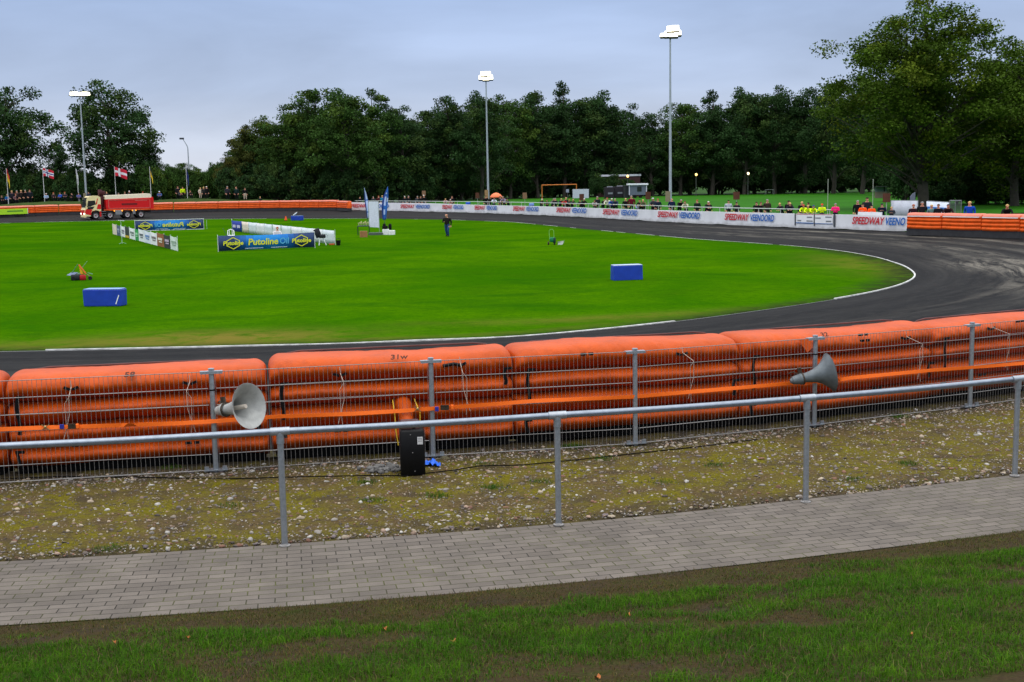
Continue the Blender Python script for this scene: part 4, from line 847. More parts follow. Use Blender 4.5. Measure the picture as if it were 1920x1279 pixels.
# ================================================================ TREES
LEAF = {}
for nm, c in dict(dark=(.024, .056, .016), mid=(.034, .076, .014), olive=(.046, .080, .010), brown=(.058, .070, .016), gold=(.047, .088, .006)).items():
    LEAF[nm] = attr_mat('leaf_'+nm, 'tint', .8, .08, mul=c, trans=.15)
BARK = mat('bark', (.045, .038, .028), .9, 0, .35, 3, .6, 8)
def tree_meshes(seed, H, R, cb, ncl, nleaf, leaf, crad=.22, shell=2.0, power=2.0, zsq=1.0, topx=0., gap=.0):
    r = np.random.default_rng(seed); cz = (H+cb)/2; hz = (H-cb)/2; C_ = []
    while len(C_) < ncl:
        v = r.normal(0, 1, 3); v /= np.linalg.norm(v); q = r.uniform(.12, 1)**(1/shell)
        taper = 1-.34*max(0, v[2])
        p = np.array([v[0]*R*q*taper, v[1]*R*q*taper, cz+v[2]*hz*q*zsq])
        lump = .86+.28*mnoise.noise(Vector((v[0]*1.7+seed, v[1]*1.7, v[2]*1.7)))
        p = np.array([p[0]*lump+topx*(p[2]/H), p[1]*lump, cz+(p[2]-cz)*(.9+.2*(lump-.8))])
        if mnoise.noise(Vector((p[0]*.45+seed*3, p[1]*.45, p[2]*.45))) < -.62+gap: continue
        C_.append(p)
    C_ = np.array(C_); cr_ = R*crad*r.uniform(.6, 1.25, ncl); k = nleaf//ncl
    off = r.normal(0, 1, (ncl, k, 3)); off /= np.linalg.norm(off, axis=2, keepdims=True); off *= (r.uniform(0, 1, (ncl, k, 1))**.45); off[:, :, 2] *= .62
    P = (C_[:, None]+off*cr_[:, None, None]).reshape(-1, 3); n = len(P)
    nrm = off.reshape(-1, 3)*.6+r.normal(0, .7, (n, 3))+np.array([0, 0, .45]); nrm /= np.linalg.norm(nrm, axis=1, keepdims=True)
    t = np.cross(nrm, r.normal(0, 1, (n, 3))); t /= np.linalg.norm(t, axis=1, keepdims=True); b = np.cross(nrm, t); s = leaf*r.uniform(.5, 1.25, (n, 1))
    v = np.stack([P-t*s*.5, P+b*s*.34+nrm*s*.08, P+t*s*.5, P-b*s*.34+nrm*s*.08], 1).reshape(-1, 3); f = np.arange(n*4).reshape(-1, 4)
    ct = np.repeat(r.uniform(.70, 1.30, ncl), k)*r.uniform(.78, 1.22, n); yl = np.repeat(r.uniform(0, 1, ncl), k); col = np.stack([ct*(1+.55*(yl > .82)), ct*(1+.2*(yl > .82)), ct*(1-.1*yl)], -1)
    cme = mesh_np('crown', v, f, LEAF['dark'], col=np.repeat(col, 4, 0)); me = cme.data; bpy.data.objects.remove(cme)
    mb = MB(); tr = max(.16, H*.019); top = H*.8; ax = lambda z: Vector((topx*(z/H)+.25*math.sin(z*.35+seed), .2*math.cos(z*.4+seed), z))
    mb.tube([ax(z)*(1 if z > 0 else 1) for z in np.linspace(-.3, top, 10)], tr*1.15, 9, tr*.18)
    idx = r.permutation(ncl)[:min(ncl, max(46, ncl//3))]
    for i in idx:
        q = Vector(C_[i]); z0 = max(cb*.55, min(top*.9, q.z-abs(math.hypot(q.x, q.y))*r.uniform(.5, .95))); a = ax(z0); m_ = a.lerp(q, .5)+Vector((r.normal(0, .25), r.normal(0, .25), r.uniform(.1, .5)))
        mb.tube([a, a.lerp(m_, .5)+Vector((0, 0, .1)), m_, q], tr*r.uniform(.26, .42), 5, .025, caps=False)
    to_ = mb.build('trunk', BARK, None, True); tme = to_.data; bpy.data.objects.remove(to_); return cme and me or me, tme
TV = [tree_meshes(11, 18, 6.3, .8, 120, 18000, .35), tree_meshes(12, 18, 6.0, 1.2, 110, 17500, .36, .24), tree_meshes(13, 18, 5.6, .4, 130, 18000, .34, .21, 1.7), tree_meshes(14, 18, 6.8, 1.4, 115, 17500, .36, .23, 2.2), tree_meshes(15, 18, 5.2, .2, 105, 16500, .35, .25, 1.8)]
SHR = [tree_meshes(31, 4.5, 2.9, .1, 60, 5200, .30, .30), tree_meshes(32, 4.5, 3.2, .0, 55, 5200, .32, .32), tree_meshes(33, 4.5, 2.6, .2, 60, 5000, .30, .30)]
def place_tree(meshes, loc, rz, sx, sz, leafm, label, name='tree', group=None, cat='tree'):
    t = empty(name, loc, 0, label, cat, group)
    for nm, me in (('crown', meshes[0]), ('trunk', meshes[1])):
        o = link(bpy.data.objects.new(nm, me), t); o.rotation_euler = (0, 0, rz); o.scale = (sx, sx, sz)
        if nm == 'crown': o.material_slots[0].link = 'OBJECT'; o.material_slots[0].material = LEAF[leafm]
    return t
rt = random.Random(5)
def tree_px(px, top, Y, v, leafm, label, group, wpx=None, gz=-.12, base=18.):
    s = FPX/(Y*math.cos(PITCH)+.0); yb = pj((0, Y, gz)); b = None
    for X in np.linspace(-.5, .5, 1)*0+0: pass
    X = (px-960)*Y/FPX
    for _ in range(4): X += (px-pj((X, Y, gz))[0])/pj((X, Y, gz))[2]
    x_, y_, s_ = pj((X, Y, gz)); H = (y_-top)/s_*1.02; k = H/base; R0_ = 6.1
    sx = k if wpx is None else (wpx/s_)/(2*R0_)
    return place_tree(TV[v], (X, Y, gz), rt.uniform(0, 6.28), sx, k, leafm, label, 'tree', group)
# the wood behind the wall and pitch (front row, left to right)
ROW = [(432, 290, 199, 4, 'brown', 62), (462, 234, 203, 2, 'brown', 88), (498, 212, 205, 0, 'olive', 95), (545, 190, 200, 3, 'mid', 120), (598, 158, 196, 1, 'mid', 128), (652, 160, 190, 0, 'mid', 140), (706, 166, 200, 2, 'mid', 120), (755, 194, 205, 3, 'dark', 115), (800, 200, 212, 1, 'dark', 110), (845, 172, 210, 4, 'dark', 105), (905, 165, 208, 0, 'dark', 110), (955, 172, 226, 3, 'mid', 105), (1008, 164, 231, 1, 'dark', 105), (1060, 154, 233, 2, 'dark', 112), (1118, 165, 236, 0, 'dark', 115), (1172, 190, 237, 3, 'dark', 105), (1222, 206, 226, 4, 'dark', 100), (1278, 186, 226, 1, 'mid', 110), (1338, 170, 224, 2, 'dark', 115), (1398, 158, 222, 0, 'dark', 115), (1452, 154, 222, 3, 'dark', 110), (1508, 158, 220, 4, 'dark', 105), (1562, 146, 214, 1, 'dark', 115), (1618, 140, 205, 2, 'dark', 120)]
where = {0: 'low brownish tree at the left end of the wood beside the sky gap', 1: 'second brownish tree from the left end of the wood', 2: 'olive tree on the left slope of the wood', 3: 'mid green tree left of the wood\'s first summit', 4: 'tall tree at the first summit of the wood left of the feather flags', 5: 'broad green tree above the left end of the white wall', 6: 'green tree directly above the two feather flags', 7: 'dark tree right of the feather flags before the dip in the skyline', 8: 'dark tree in the skyline dip above the walking man', 9: 'dark tree just left of the middle floodlight mast', 10: 'dark tree directly behind the middle floodlight mast', 11: 'tree just right of the middle floodlight mast', 12: 'dark tree above the left goal post', 13: 'tallest dark tree above the orange goal', 14: 'dark tree above the dark containers', 15: 'dark tree above the grey hut', 16: 'low dark tree left of the tallest floodlight mast', 17: 'mid green tree just right of the tallest floodlight mast', 18: 'dark tree above the middle street lamp', 19: 'dark tree above the right-hand street lamp', 20: 'dark tree behind the pitch above the person in stripes', 21: 'dark tree above the small goal at the back of the pitch', 22: 'dark tree above the high-visibility marshals', 23: 'dark tree just left of the big yellow-green tree'}
for i, (px, top, Y, v, lm_, wpx) in enumerate(ROW): tree_px(px, top, Y, v, lm_, where[i], 'trees of the wood behind the wall and pitch', wpx*1.18)
i = 0
for px in np.linspace(470, 1660, 24):
    tpx = np.interp(px, [a[0] for a in ROW], [a[1] for a in ROW]); tree_px(px+rt.uniform(-8, 8), tpx+rt.uniform(14, 34), 232+rt.uniform(0, 14), rt.randrange(5), 'dark', 'dark tree in the back row of the wood, filling gaps in the front row', 'back row trees of the wood', 140)
# left trees
big = tree_meshes(21, 19, 8.8, 1.2, 170, 21000, .38, .185, 1.6, gap=.16); big2 = tree_meshes(22, 19, 8.2, .8, 190, 23000, .38, .19, 1.9, gap=.05)
def tree_at(meshes, px, top, Y, lm_, label, base, wpx, R0_, gz=-.1, rz=0., group=None):
    X = (px-960)*Y/FPX
    for _ in range(4): X += (px-pj((X, Y, gz))[0])/pj((X, Y, gz))[2]
    x_, y_, s_ = pj((X, Y, gz)); k = (y_-top)/s_/base; return place_tree(meshes, (X, Y, gz), rz, wpx/s_/(2*R0_), k, lm_, label, 'tree', group)
tree_at(big, 22, 138, 205, 'dark', 'big open-crowned dark tree at the left photo edge', 19, 205, 8.2, rz=.4)
tree_at(big2, 212, 143, 204, 'dark', 'big dark tree behind the leftmost floodlight mast', 19, 205, 7.4, rz=2.1)
tree_at(big, -110, 160, 215, 'dark', 'big dark tree beyond the left edge of the photo', 19, 190, 8.2, rz=3.1)
tree_px(118, 262, 214, 2, 'dark', 'small dark tree between the two big left trees', 'small trees left of the sky gap', 70)
tree_px(285, 262, 206, 4, 'dark', 'small dark tree right of the big tree behind the floodlight mast', 'small trees left of the sky gap', 72)
for i, (px, top, Y, v, lab) in enumerate([(322, 305, 225, 0, 'distant low tree left of the thin lamp pole'), (345, 302, 262, 1, 'distant rounded tree behind the thin lamp pole'), (372, 312, 245, 2, 'distant low tree right of the thin lamp pole'), (400, 316, 230, 3, 'distant low tree at the right end of the sky gap'), (418, 300, 222, 4, 'low tree where the sky gap meets the wood')]): tree_px(px, top, Y, v, 'mid', lab, 'distant trees in the sky gap', 62)
# right: big yellow-green tree by the bend and its dark neighbours
BT = tree_meshes(41, 22, 9.6, 2.2, 300, 66000, .27, .155, 1.4, gap=.06); X = 765/20.2
bx, by = 765*114/FPX, 114.
tree_at(BT, 1727, -28, 113, 'gold', 'biggest yellow-green tree with a thick trunk beside the right orange barriers', 22, 395, 8.6, rz=1.2)
BT2 = tree_meshes(42, 20, 8.0, .8, 190, 38000, .30, .19, 1.6, gap=.05)
tree_at(BT2, 1905, 70, 118, 'gold', 'large dark yellow-green tree at the right photo edge', 20, 300, 7.6, rz=.3)
tree_at(BT2, 1830, 160, 128, 'olive', 'broad low olive tree between the two big right-hand trees', 20, 250, 7.6, rz=2.3)
tree_at(BT2, 2030, 90, 122, 'olive', 'large olive tree beyond the right edge of the photo', 20, 300, 7.6, rz=4.3)
for i, (px, top, Y, v, lab) in enumerate([(1680, 175, 190, 0, 'dark tree behind the trunk of the biggest tree'), (1745, 165, 178, 3, 'dark tree right behind the biggest tree'), (1810, 150, 170, 1, 'dark tree behind the far banner on the right'), (1880, 140, 165, 2, 'dark tree deep behind the right-hand barriers'), (1950, 150, 165, 0, 'dark tree behind the right photo edge')]): tree_px(px, top, Y, v, 'dark', lab, 'dark trees behind the right-hand trees', 160)
# undergrowth: bushes  under the wood, at the left bank and right
k = 0
def bush(px, top, Y, lm_, label, group, wpx, gz=-.12):
    X = (px-960)*Y/FPX
    for _ in range(4): X += (px-pj((X, Y, gz))[0])/pj((X, Y, gz))[2]
    x_, y_, s_ = pj((X, Y, gz)); place_tree(SHR[rt.randrange(3)], (X, Y, gz), rt.uniform(0, 6.28), wpx/s_/5.6, (y_-top)/s_/4.5, lm_, label, 'bush', group, 'bush')
for row in (0, 1):
    for px in np.linspace(440, 1690, 46):
        Y = np.interp(px, [440, 640, 760, 900, 1000, 1120, 1230, 1690], [193, 186, 200, 216, 232, 236, 230, 221])+rt.uniform(0, 5)+row*9; bush(px+rt.uniform(-8, 8), rt.uniform(300, 330)-row*24-(14 if px > 1150 else 0), Y, 'dark', 'dark bush in the undergrowth below the wood', 'undergrowth bushes below the wood', 66+row*14)
for px, top_ in ((1118, 326), (1136, 330), (1152, 324), (1170, 333), (1183, 337)): bush(px, top_, 220.5, 'dark', 'dark bush in front of the brick building', 'bushes in front of the brick building', 36)
for px in np.linspace(-40, 420, 26): bush(px+rt.uniform(-5, 5), rt.uniform(312, 335)-(10 if 240 < px < 420 else 0), 200+rt.uniform(-1, 5), 'dark' if px < 260 else 'mid', 'dark bush in the hedge behind the spectator bank', 'hedge bushes behind the spectator bank', 48, gz=.0)
for px in np.linspace(1690, 2010, 18): bush(px+rt.uniform(-8, 8), rt.uniform(250, 310), 140+rt.uniform(0, 12), 'dark', 'dark bush below the right-hand trees', 'bushes below the right-hand trees', 80)
for px in np.linspace(1752, 2020, 13): bush(px+rt.uniform(-6, 6), rt.uniform(305, 340), 124+rt.uniform(0, 6), 'dark', 'dark bush in the deep shade under the right-hand trees', 'shaded bushes under the right-hand trees', 66)
# ================================================================ FLOODLIGHT MASTS, LAMPS
GLOW = mat('lit_floodlight', (1, .90, .66), .5, 0, 0, 1, emit=4.5); GLOW2 = mat('lit_street_lamp', (1, .60, .18), .5, 0, 0, 1, emit=3.2); GLOW3 = mat('lit_street_lamp_pale', (1, .80, .42), .5, 0, 0, 1, emit=3.5)
MAST = mat('mast_paint', (.36, .40, .44), .5, .3, .12, 2)
def mast(px, top, Y, gz, heads, label, r=.14, wood=False):
    X = (px-960)*Y/FPX
    for _ in range(4): X += (px-pj((X, Y, gz))[0])/pj((X, Y, gz))[2]
    x_, y_, s_ = pj((X, Y, gz)); H = (y_-top)/s_; b = empty('floodlight_mast', (X, Y, gz), math.atan2(Y, X)-math.pi/2, label, 'floodlight', 'floodlight masts round the track')
    mb = MB(); mb.tube([(0, 0, -.3), (0, 0, H*.45), (0, 0, H)], [r, r*.8, r*.5], 12); mb.build('pole', MAST, b, True)
    mb = MB(); mb.box((0, 0, H), (max(abs(h[0]) for h in heads)*2+.5, .09, .09)); mb.build('crossbar', MAST, b)
    for hx, yaw, sc_, hz in heads:
        R_ = Matrix.Rotation(math.radians(yaw), 3, 'Z') @ Matrix.Rotation(math.radians(-34), 3, 'X'); c = Vector((hx, -.12, H+.05+hz))
        mb = MB(); mb.rbox(c+R_ @ Vector((0, .12, .0)), (.62*sc_, .26, .58*sc_), .06, 3, R_); hd = mb.build('lamp_head', C8(70, 74, 78), b)
        mb = MB(); Rl = (R_ @ Matrix(((0, 1, 0), (-1, 0, 0), (0, 0, 1)))).to_4x4(); Rl.translation = c+R_ @ Vector((0, -.02, 0)); mb.rbox(c+R_ @ Vector((0, -.035, .0)), (.56*sc_, .05, .50*sc_), .04, 3, R_); mb.build('lit_lens', GLOW, hd)
    mb = MB(); mb.box((-.22, -.02, 1.7), (.42, .32, 1.1 if wood else .9)); mb.build('switch_box', C8(150, 120, 80) if wood else C8(128, 118, 92), b); return b
mast(916, 152, 147, -.1, [(-.50, -8, 1.15, .08), (.0, 0, 1.35, .02), (.48, 8, 1.2, .08), (-.26, -2, 1.2, .48), (.24, 3, 1.2, .50)], 'middle lit floodlight mast rising behind the orange parasol', wood=True)
mast(1257, 74, 107.5, -.1, [(-.66, -16, .70, -.04), (-.16, -4, 1.15, .04), (.28, 4, 1.25, .04), (.64, 8, 1.0, .12), (.02, 0, 1.1, .46), (.42, 4, 1.15, .50)], 'tallest lit floodlight mast right of the grey hut')
mast(163, 181, 190, .3, [(-1.1, -14, 1.15, .05), (-.66, -6, 1.3, .06), (-.2, -2, 1.1, -.02), (.28, 3, 1.25, .02), (.74, 8, 1.35, .04), (1.15, 12, 1.05, .05)], 'leftmost lit floodlight mast behind the truck cab', r=.17)
X = at(357, 352, -.1); b = empty('lamp_pole', (*(np.array([(356-960)*215/FPX-1.2, 215])), 0), 0, 'thin unlit lamp pole with a bent arm in the sky gap', 'lamp pole')
X_ = b.location.x
for _ in range(4): X_ += (356-pj((X_, 215, 3))[0])/pj((X_, 215, 3))[2]
b.location.x = X_; zt = CAM[2]+(pj((X_, 215, CAM[2]))[1]-262)/pj((X_, 215, 3))[2]
mb = MB(); mb.tube([(0, 0, 0), (0, 0, zt-1.6), (-.12, 0, zt-1.1), (-.75, 0, zt)], [.11, .09, .08, .06], 8); mb.build('pole', MAST, b, True)
mb = MB(); mb.rbox((-.95, -.1, zt+.1), (.75, .4, .3), .08); mb.build('lamp_head', C8(60, 66, 72), b)
def lamp(px, py, Y, m, lab):
    P = atY(px, py, Y); l_ = empty('street_lamp', (P[0], P[1], -.1), 0, lab, 'street lamp', 'lit street lamps under the trees'); h = P[2]+.1
    mb = MB(); mb.tube([(0, .2, 0), (0, .2, h+.1), (0, 0, h+.28)], .06, 8); mb.build('pole', C8(70, 74, 70), l_, True)
    mb = MB(); mb.lathe([(-.2, .0), (-.18, .12), (-.08, .21), (.05, .22), (.16, .14), (.2, 0)], 14, Matrix(((1, 0, 0, 0), (0, 1, 0, 0), (0, 0, 1, h), (0, 0, 0, 1)))); mb.build('lit_globe', m, l_, True)
lamp(1177, 330.5, 215, GLOW2, 'lit orange street lamp above the grey hut'); lamp(1305.5, 327.5, 214, GLOW2, 'lit orange street lamp right of the tallest floodlight mast'); lamp(1403, 325.5, 214, GLOW3, 'lit pale street lamp at the right under the trees')
# ================================================================ FLAG POLES
def flag(px, top, base_px, gz, Y, label, kind, lean=0.):
    X = (base_px-960)*Y/FPX
    for _ in range(4): X += (base_px-pj((X, Y, gz))[0])/pj((X, Y, gz))[2]
    x_, y_, s_ = pj((X, Y, gz)); H = (y_-top)/s_; f_ = empty('flagpole', (X, Y, gz), 0, label, 'flagpole', 'flagpoles on the far spectator bank'); tip = Vector((lean, 0, H))
    mb = MB(); mb.tube([(0, 0, -.2), tip], .06, 8, .04); mb.build('pole', C8(196, 196, 196), f_, True)
    R, W_, B_, Y_ = C8(190, 24, 48), C8(220, 220, 226), C8(30, 44, 120), C8(222, 190, 40)
    nu, nv = 22, 16; wd, ht, ms, droop = dict(norway=(1.75, 1.2, [R, W_, B_], .45), denmark=(2.0, 1.35, [R, W_, R], .55), yellow=(.55, 1.9, [R, Y_, Y_], 1.0), white=(.4, 2.2, [W_, C8(120, 150, 120), W_], .9), green=(.55, 1.5, [C8(40, 60, 50), Y_, Y_], 1.0), blue=(.42, 1.7, [B_, B_, B_], 1.0))[kind]
    mb = MB(); V = []
    for i in range(nu+1):
        for j in range(nv+1):
            u, v = i/nu, j/nv; V.append(tip+Vector((wd*u*(.96 if kind in ('norway', 'denmark') else .8), .18*math.sin(u*5+v), -.1-ht*(1-v)-droop*u*u*.9-droop*.25*u+.06*math.sin(u*7+v*2))))
    mb.v = V
    for i in range(nu):
        for j in range(nv):
            u, v = (i+.5)/nu, (j+.5)/nv; k = 0
            if kind == 'norway': k = 2 if (abs(u-.36) < .06 or abs(v-.5) < .09) else (1 if (abs(u-.36) < .125 or abs(v-.5) < .18) else 0)
            elif kind == 'denmark': k = 1 if (abs(u-.36) < .085 or abs(v-.5) < .12) else 0
            elif kind in ('yellow', 'green'): k = 1 if v < .62 else 0
            elif kind == 'white': k = 1 if v < .3 else 0
            mb.f.append([i*(nv+1)+j, (i+1)*(nv+1)+j, (i+1)*(nv+1)+j+1, i*(nv+1)+j+1]); mb.m.append(k)
    mb.build('flag', ms, f_, True, fix=False)
flag(12, 316, 16.5, .6, 186, 'flagpole with a limp yellow and red flag at the left photo edge', 'yellow')
flag(80, 315, 84.5, .6, 188, 'flagpole flying a red flag with a blue and white cross', 'norway')
flag(142.5, 317, 149.5, .6, 190, 'leaning flagpole with a limp pale flag left of the floodlight mast', 'white', -.25)
flag(215, 313, 218.5, .6, 191, 'flagpole flying a red flag with a white cross', 'denmark')
flag(281, 313, 284, .9, 191, 'flagpole with a limp dark and yellow flag behind the truck tail', 'green')
flag(349, 315, 352, .9, 192, 'flagpole with a limp blue flag right of the truck', 'blue')
# ================================================================ PEOPLE
def figure(pose):
    v = {}; e = []; reg = {}
    def a(n, p, r, g, par=None): v[n] = (Vector(p), r, g); (par is not None) and e.append((par, n))
    sit = pose == 'sit'; lean = {'lean': .30, 'sit': .04, 'stand': .0, 'walk': .04, 'hold': .02}[pose]; zb = .50 if sit else .93
    a('pelvis', (0, 0, zb), (.155, .115), 2); a('waist', (0, -lean*.35, zb+.16), (.15, .11), 1, 'pelvis'); a('chest', (0, -lean*.85, zb+.40), (.185, .125), 1, 'waist'); a('collar', (0, -lean*1.05, zb+.53), (.10, .085), 1, 'chest')
    a('neck', (0, -lean*1.15-.01, zb+.60), (.058, .058), 3, 'collar'); hy = -lean*1.3-.03
    a('jaw', (0, hy-.025, zb+.67), (.066, .078), 3, 'neck'); a('brow', (0, hy, zb+.755), (.078, .094), 3, 'jaw'); a('skull', (0, hy+.01, zb+.80), (.062, .075), 3, 'brow'); a('nose', (0, hy-.105, zb+.715), (.016, .02), 3, 'jaw')
    for s, t in ((-1, 'l'), (1, 'r')):
        a('ear'+t, (s*.085, hy+.01, zb+.72), (.012, .022), 3, 'brow')
        sh = (s*.20, -lean*.85, zb+.47); a('shoulder'+t, sh, (.082, .082), 1, 'chest')
        if pose == 'lean': el, wr = (s*.27, -lean*.85-.20, zb+.22), (s*.13, -lean*.85-.42, zb+.16)
        elif pose == 'sit': el, wr = (s*.25, -.08, zb+.22), (s*.14, -.30, zb+.16)
        elif pose == 'hold': el, wr = (s*.26, -.06, zb+.20), (s*.10, -.28, zb+.26)
        elif pose == 'walk': el, wr = ((s*.26, .05, zb+.19), (s*.24, .02, zb-.04)) if s > 0 else ((s*.27, -.02, zb+.18), (s*.12, -.24, zb+.22))
        else: el, wr = (s*.25, .03, zb+.20), (s*.245, -.04, zb-.05)
        a('elbow'+t, el, (.056, .056), 1, 'shoulder'+t); a('wrist'+t, wr, (.036, .033), 1, 'elbow'+t)
        d = (Vector(wr)-Vector(el)).normalized(); side = Vector((1, 0, 0)) if abs(d.x) < .8 else Vector((0, 1, 0)); side = (side-d*side.dot(d)).normalized(); dn = d.cross(side)
        palm = Vector(wr)+d*.065; a('palm'+t, palm, (.036, .024), 3, 'wrist'+t)
        for k, ln in enumerate((.075, .088, .082, .062)):
            b0 = palm+d*.03+side*(.027-.018*k); a('knuckle%s%d' % (t, k), b0, (.0095, .0095), 3, 'palm'+t); a('finger%s%d' % (t, k), b0+d*ln*.8+dn*.02*(1 if pose != 'lean' else -.5), (.008, .008), 3, 'knuckle%s%d' % (t, k))
        a('thumb'+t, palm+side*.045+d*.02, (.0105, .0105), 3, 'palm'+t); a('thumbtip'+t, palm+side*.062+d*.055, (.009, .009), 3, 'thumb'+t)
        if sit: kn, an, toe = (s*.11, -.42, .50), (s*.11, -.40, .09), (s*.12, -.55, .045)
        elif pose == 'walk': kn, an, toe = ((s*.10, -.12, .50), (s*.10, -.05, .09), (s*.12, -.22, .045)) if s > 0 else ((s*.10, .02, .50), (s*.10, .16, .10), (s*.12, .0, .045))
        else: kn, an, toe = (s*.11, -.02, .49), (s*.115, .02, .085), (s*.14, -.14, .045)
        a('hip'+t, (s*.095, 0, zb-.05), (.105, .105), 2, 'pelvis'); a('knee'+t, kn, (.066, .066), 2, 'hip'+t); a('ankle'+t, an, (.045, .05), 2, 'knee'+t); a('toe'+t, toe, (.04, .035), 0, 'ankle'+t)
    names = list(v); ix = {n: i for i, n in enumerate(names)}; me = bpy.data.meshes.new('figure'); me.from_pydata([v[n][0] for n in names], [(ix[p], ix[q]) for p, q in e], [])
    o = bpy.data.objects.new('figure', me); COL.objects.link(o); sk = o.modifiers.new('skin', 'SKIN'); sk.use_smooth_shade = True
    for i, n in enumerate(names): me.skin_vertices[0].data[i].radius = v[n][1]; me.skin_vertices[0].data[i].use_root = (i == 0)
    ss = o.modifiers.new('sub', 'SUBSURF'); ss.levels = 1; dg = bpy.context.evaluated_depsgraph_get(); dg.update(); r = bpy.data.meshes.new_from_object(o.evaluated_get(dg)); bpy.data.objects.remove(o)
    # region per face from the nearest bone
    S = []; 
    for p, q in e:
        for t in (0, .33, .66, 1): S.append((v[p][0].lerp(v[q][0], t), v[q][2] if t > .2 else v[p][2]))
    SP = np.array([x for x, _ in S]); SG = np.array([x for _, x in S])
    for m in ('shoe', 'top', 'trousers', 'skin'): r.materials.append(BLACK)
    for f in r.polygons: f.material_index = int(SG[np.argmin(((SP-np.array(f.center))**2).sum(1))])
    r.polygons.foreach_set('use_smooth', [True]*len(r.polygons))
    # hair cap and hat for this head
    hc = v['brow'][0]+Vector((0, .012, .018)); import bmesh
    def cap(kind):
        bm = bmesh.new(); bmesh.ops.create_uvsphere(bm, u_segments=14, v_segments=10, radius=1)
        kill = [w_ for w_ in bm.verts if (w_.co.z < -.05 and w_.co.y < .1) or w_.co.z < (-.75 if kind == 'hair' else -.1 if kind == 'hat' else -1.2)]
        bmesh.ops.delete(bm, geom=kill, context='VERTS')
        for w_ in bm.verts: w_.co = Vector((w_.co.x*.090, w_.co.y*.105, w_.co.z*(.098 if kind != 'long' else (.098 if w_.co.z > 0 else .19))))+hc
        if kind == 'hat':
            ret = bmesh.ops.create_cube(bm, size=1)
            for w_ in ret['verts']: w_.co = Vector((w_.co.x*.12, w_.co.y*.09-.12, w_.co.z*.015))+hc
        c = bpy.data.meshes.new('hair'); bm.to_mesh(c); bm.free(); c.materials.append(BLACK); c.polygons.foreach_set('use_smooth', [True]*len(c.polygons)); return c
    return r, {k: cap(k) for k in ('hair', 'hat', 'long')}
FIG = {p: figure(p) for p in ('stand', 'lean', 'sit', 'walk', 'hold')}
HAIR = dict(dark=(40, 30, 26), brown=(84, 58, 40), fair=(196, 164, 108), white=(205, 200, 196), red=(150, 74, 44), grey=(130, 128, 126), bald=None)
def person(loc, pose, scale, top, trs, hair, label, rz=0., hat=None, skin=(206, 150, 124), group=None, shoe=(30, 28, 28)):
    me, caps = FIG[pose]; p = empty('person', loc, rz, label, 'person', group); p.scale = (scale*1.30, scale*1.15, scale)
    o = link(bpy.data.objects.new('body', me), p)
    for i, c in enumerate((shoe, top, trs, skin)): o.material_slots[i].link = 'OBJECT'; o.material_slots[i].material = C8(*c, rough=.85, spec=.1)
    if hat: h = link(bpy.data.objects.new('hat', caps['hat']), p); c = hat
    elif HAIR.get(hair.split('_')[0]): h = link(bpy.data.objects.new('hair', caps['long' if hair.endswith('_long') else 'hair']), p); c = HAIR[hair.split('_')[0]]
    else: return p
    h.material_slots[0].link = 'OBJECT'; h.material_slots[0].material = C8(*c, rough=.8, spec=.1); return p
DK = (24, 26, 30); NV = (26, 34, 54); GR = (58, 60, 64); JE = (40, 52, 80); BL = (20, 20, 22); HV = (205, 235, 20); OV = (250, 88, 30)
def facing(X, Y, extra=0.): return math.atan2(Y, X)-math.pi/2+extra
def wall_person(px, ytop, off, top, hair, label, pose='lean', trs=DK, hat=None, dz=0., extra=0., line=None):
    Lx = WOFF(off) if line is None else line; t = Lx.at_px(px, 1.0); p = Lx.pos(t); z0 = -.1; x_, y_, s_ = pj((*p, z0)); h = (y_-ytop+1.3)/s_; nat = {'lean': 1.70, 'stand': 1.80, 'hold': 1.80, 'sit': 1.37, 'walk': 1.8}[pose]; sc_ = min(1.12, max(.66, h/nat)); z = z0+(h-sc_*nat)
    return person((p[0], p[1], max(-.3, z) if z < 1 else z0), pose, sc_, top, trs, hair, label, facing(p[0], p[1], extra), hat, group='spectators behind the white wall')
W_ = wall_person
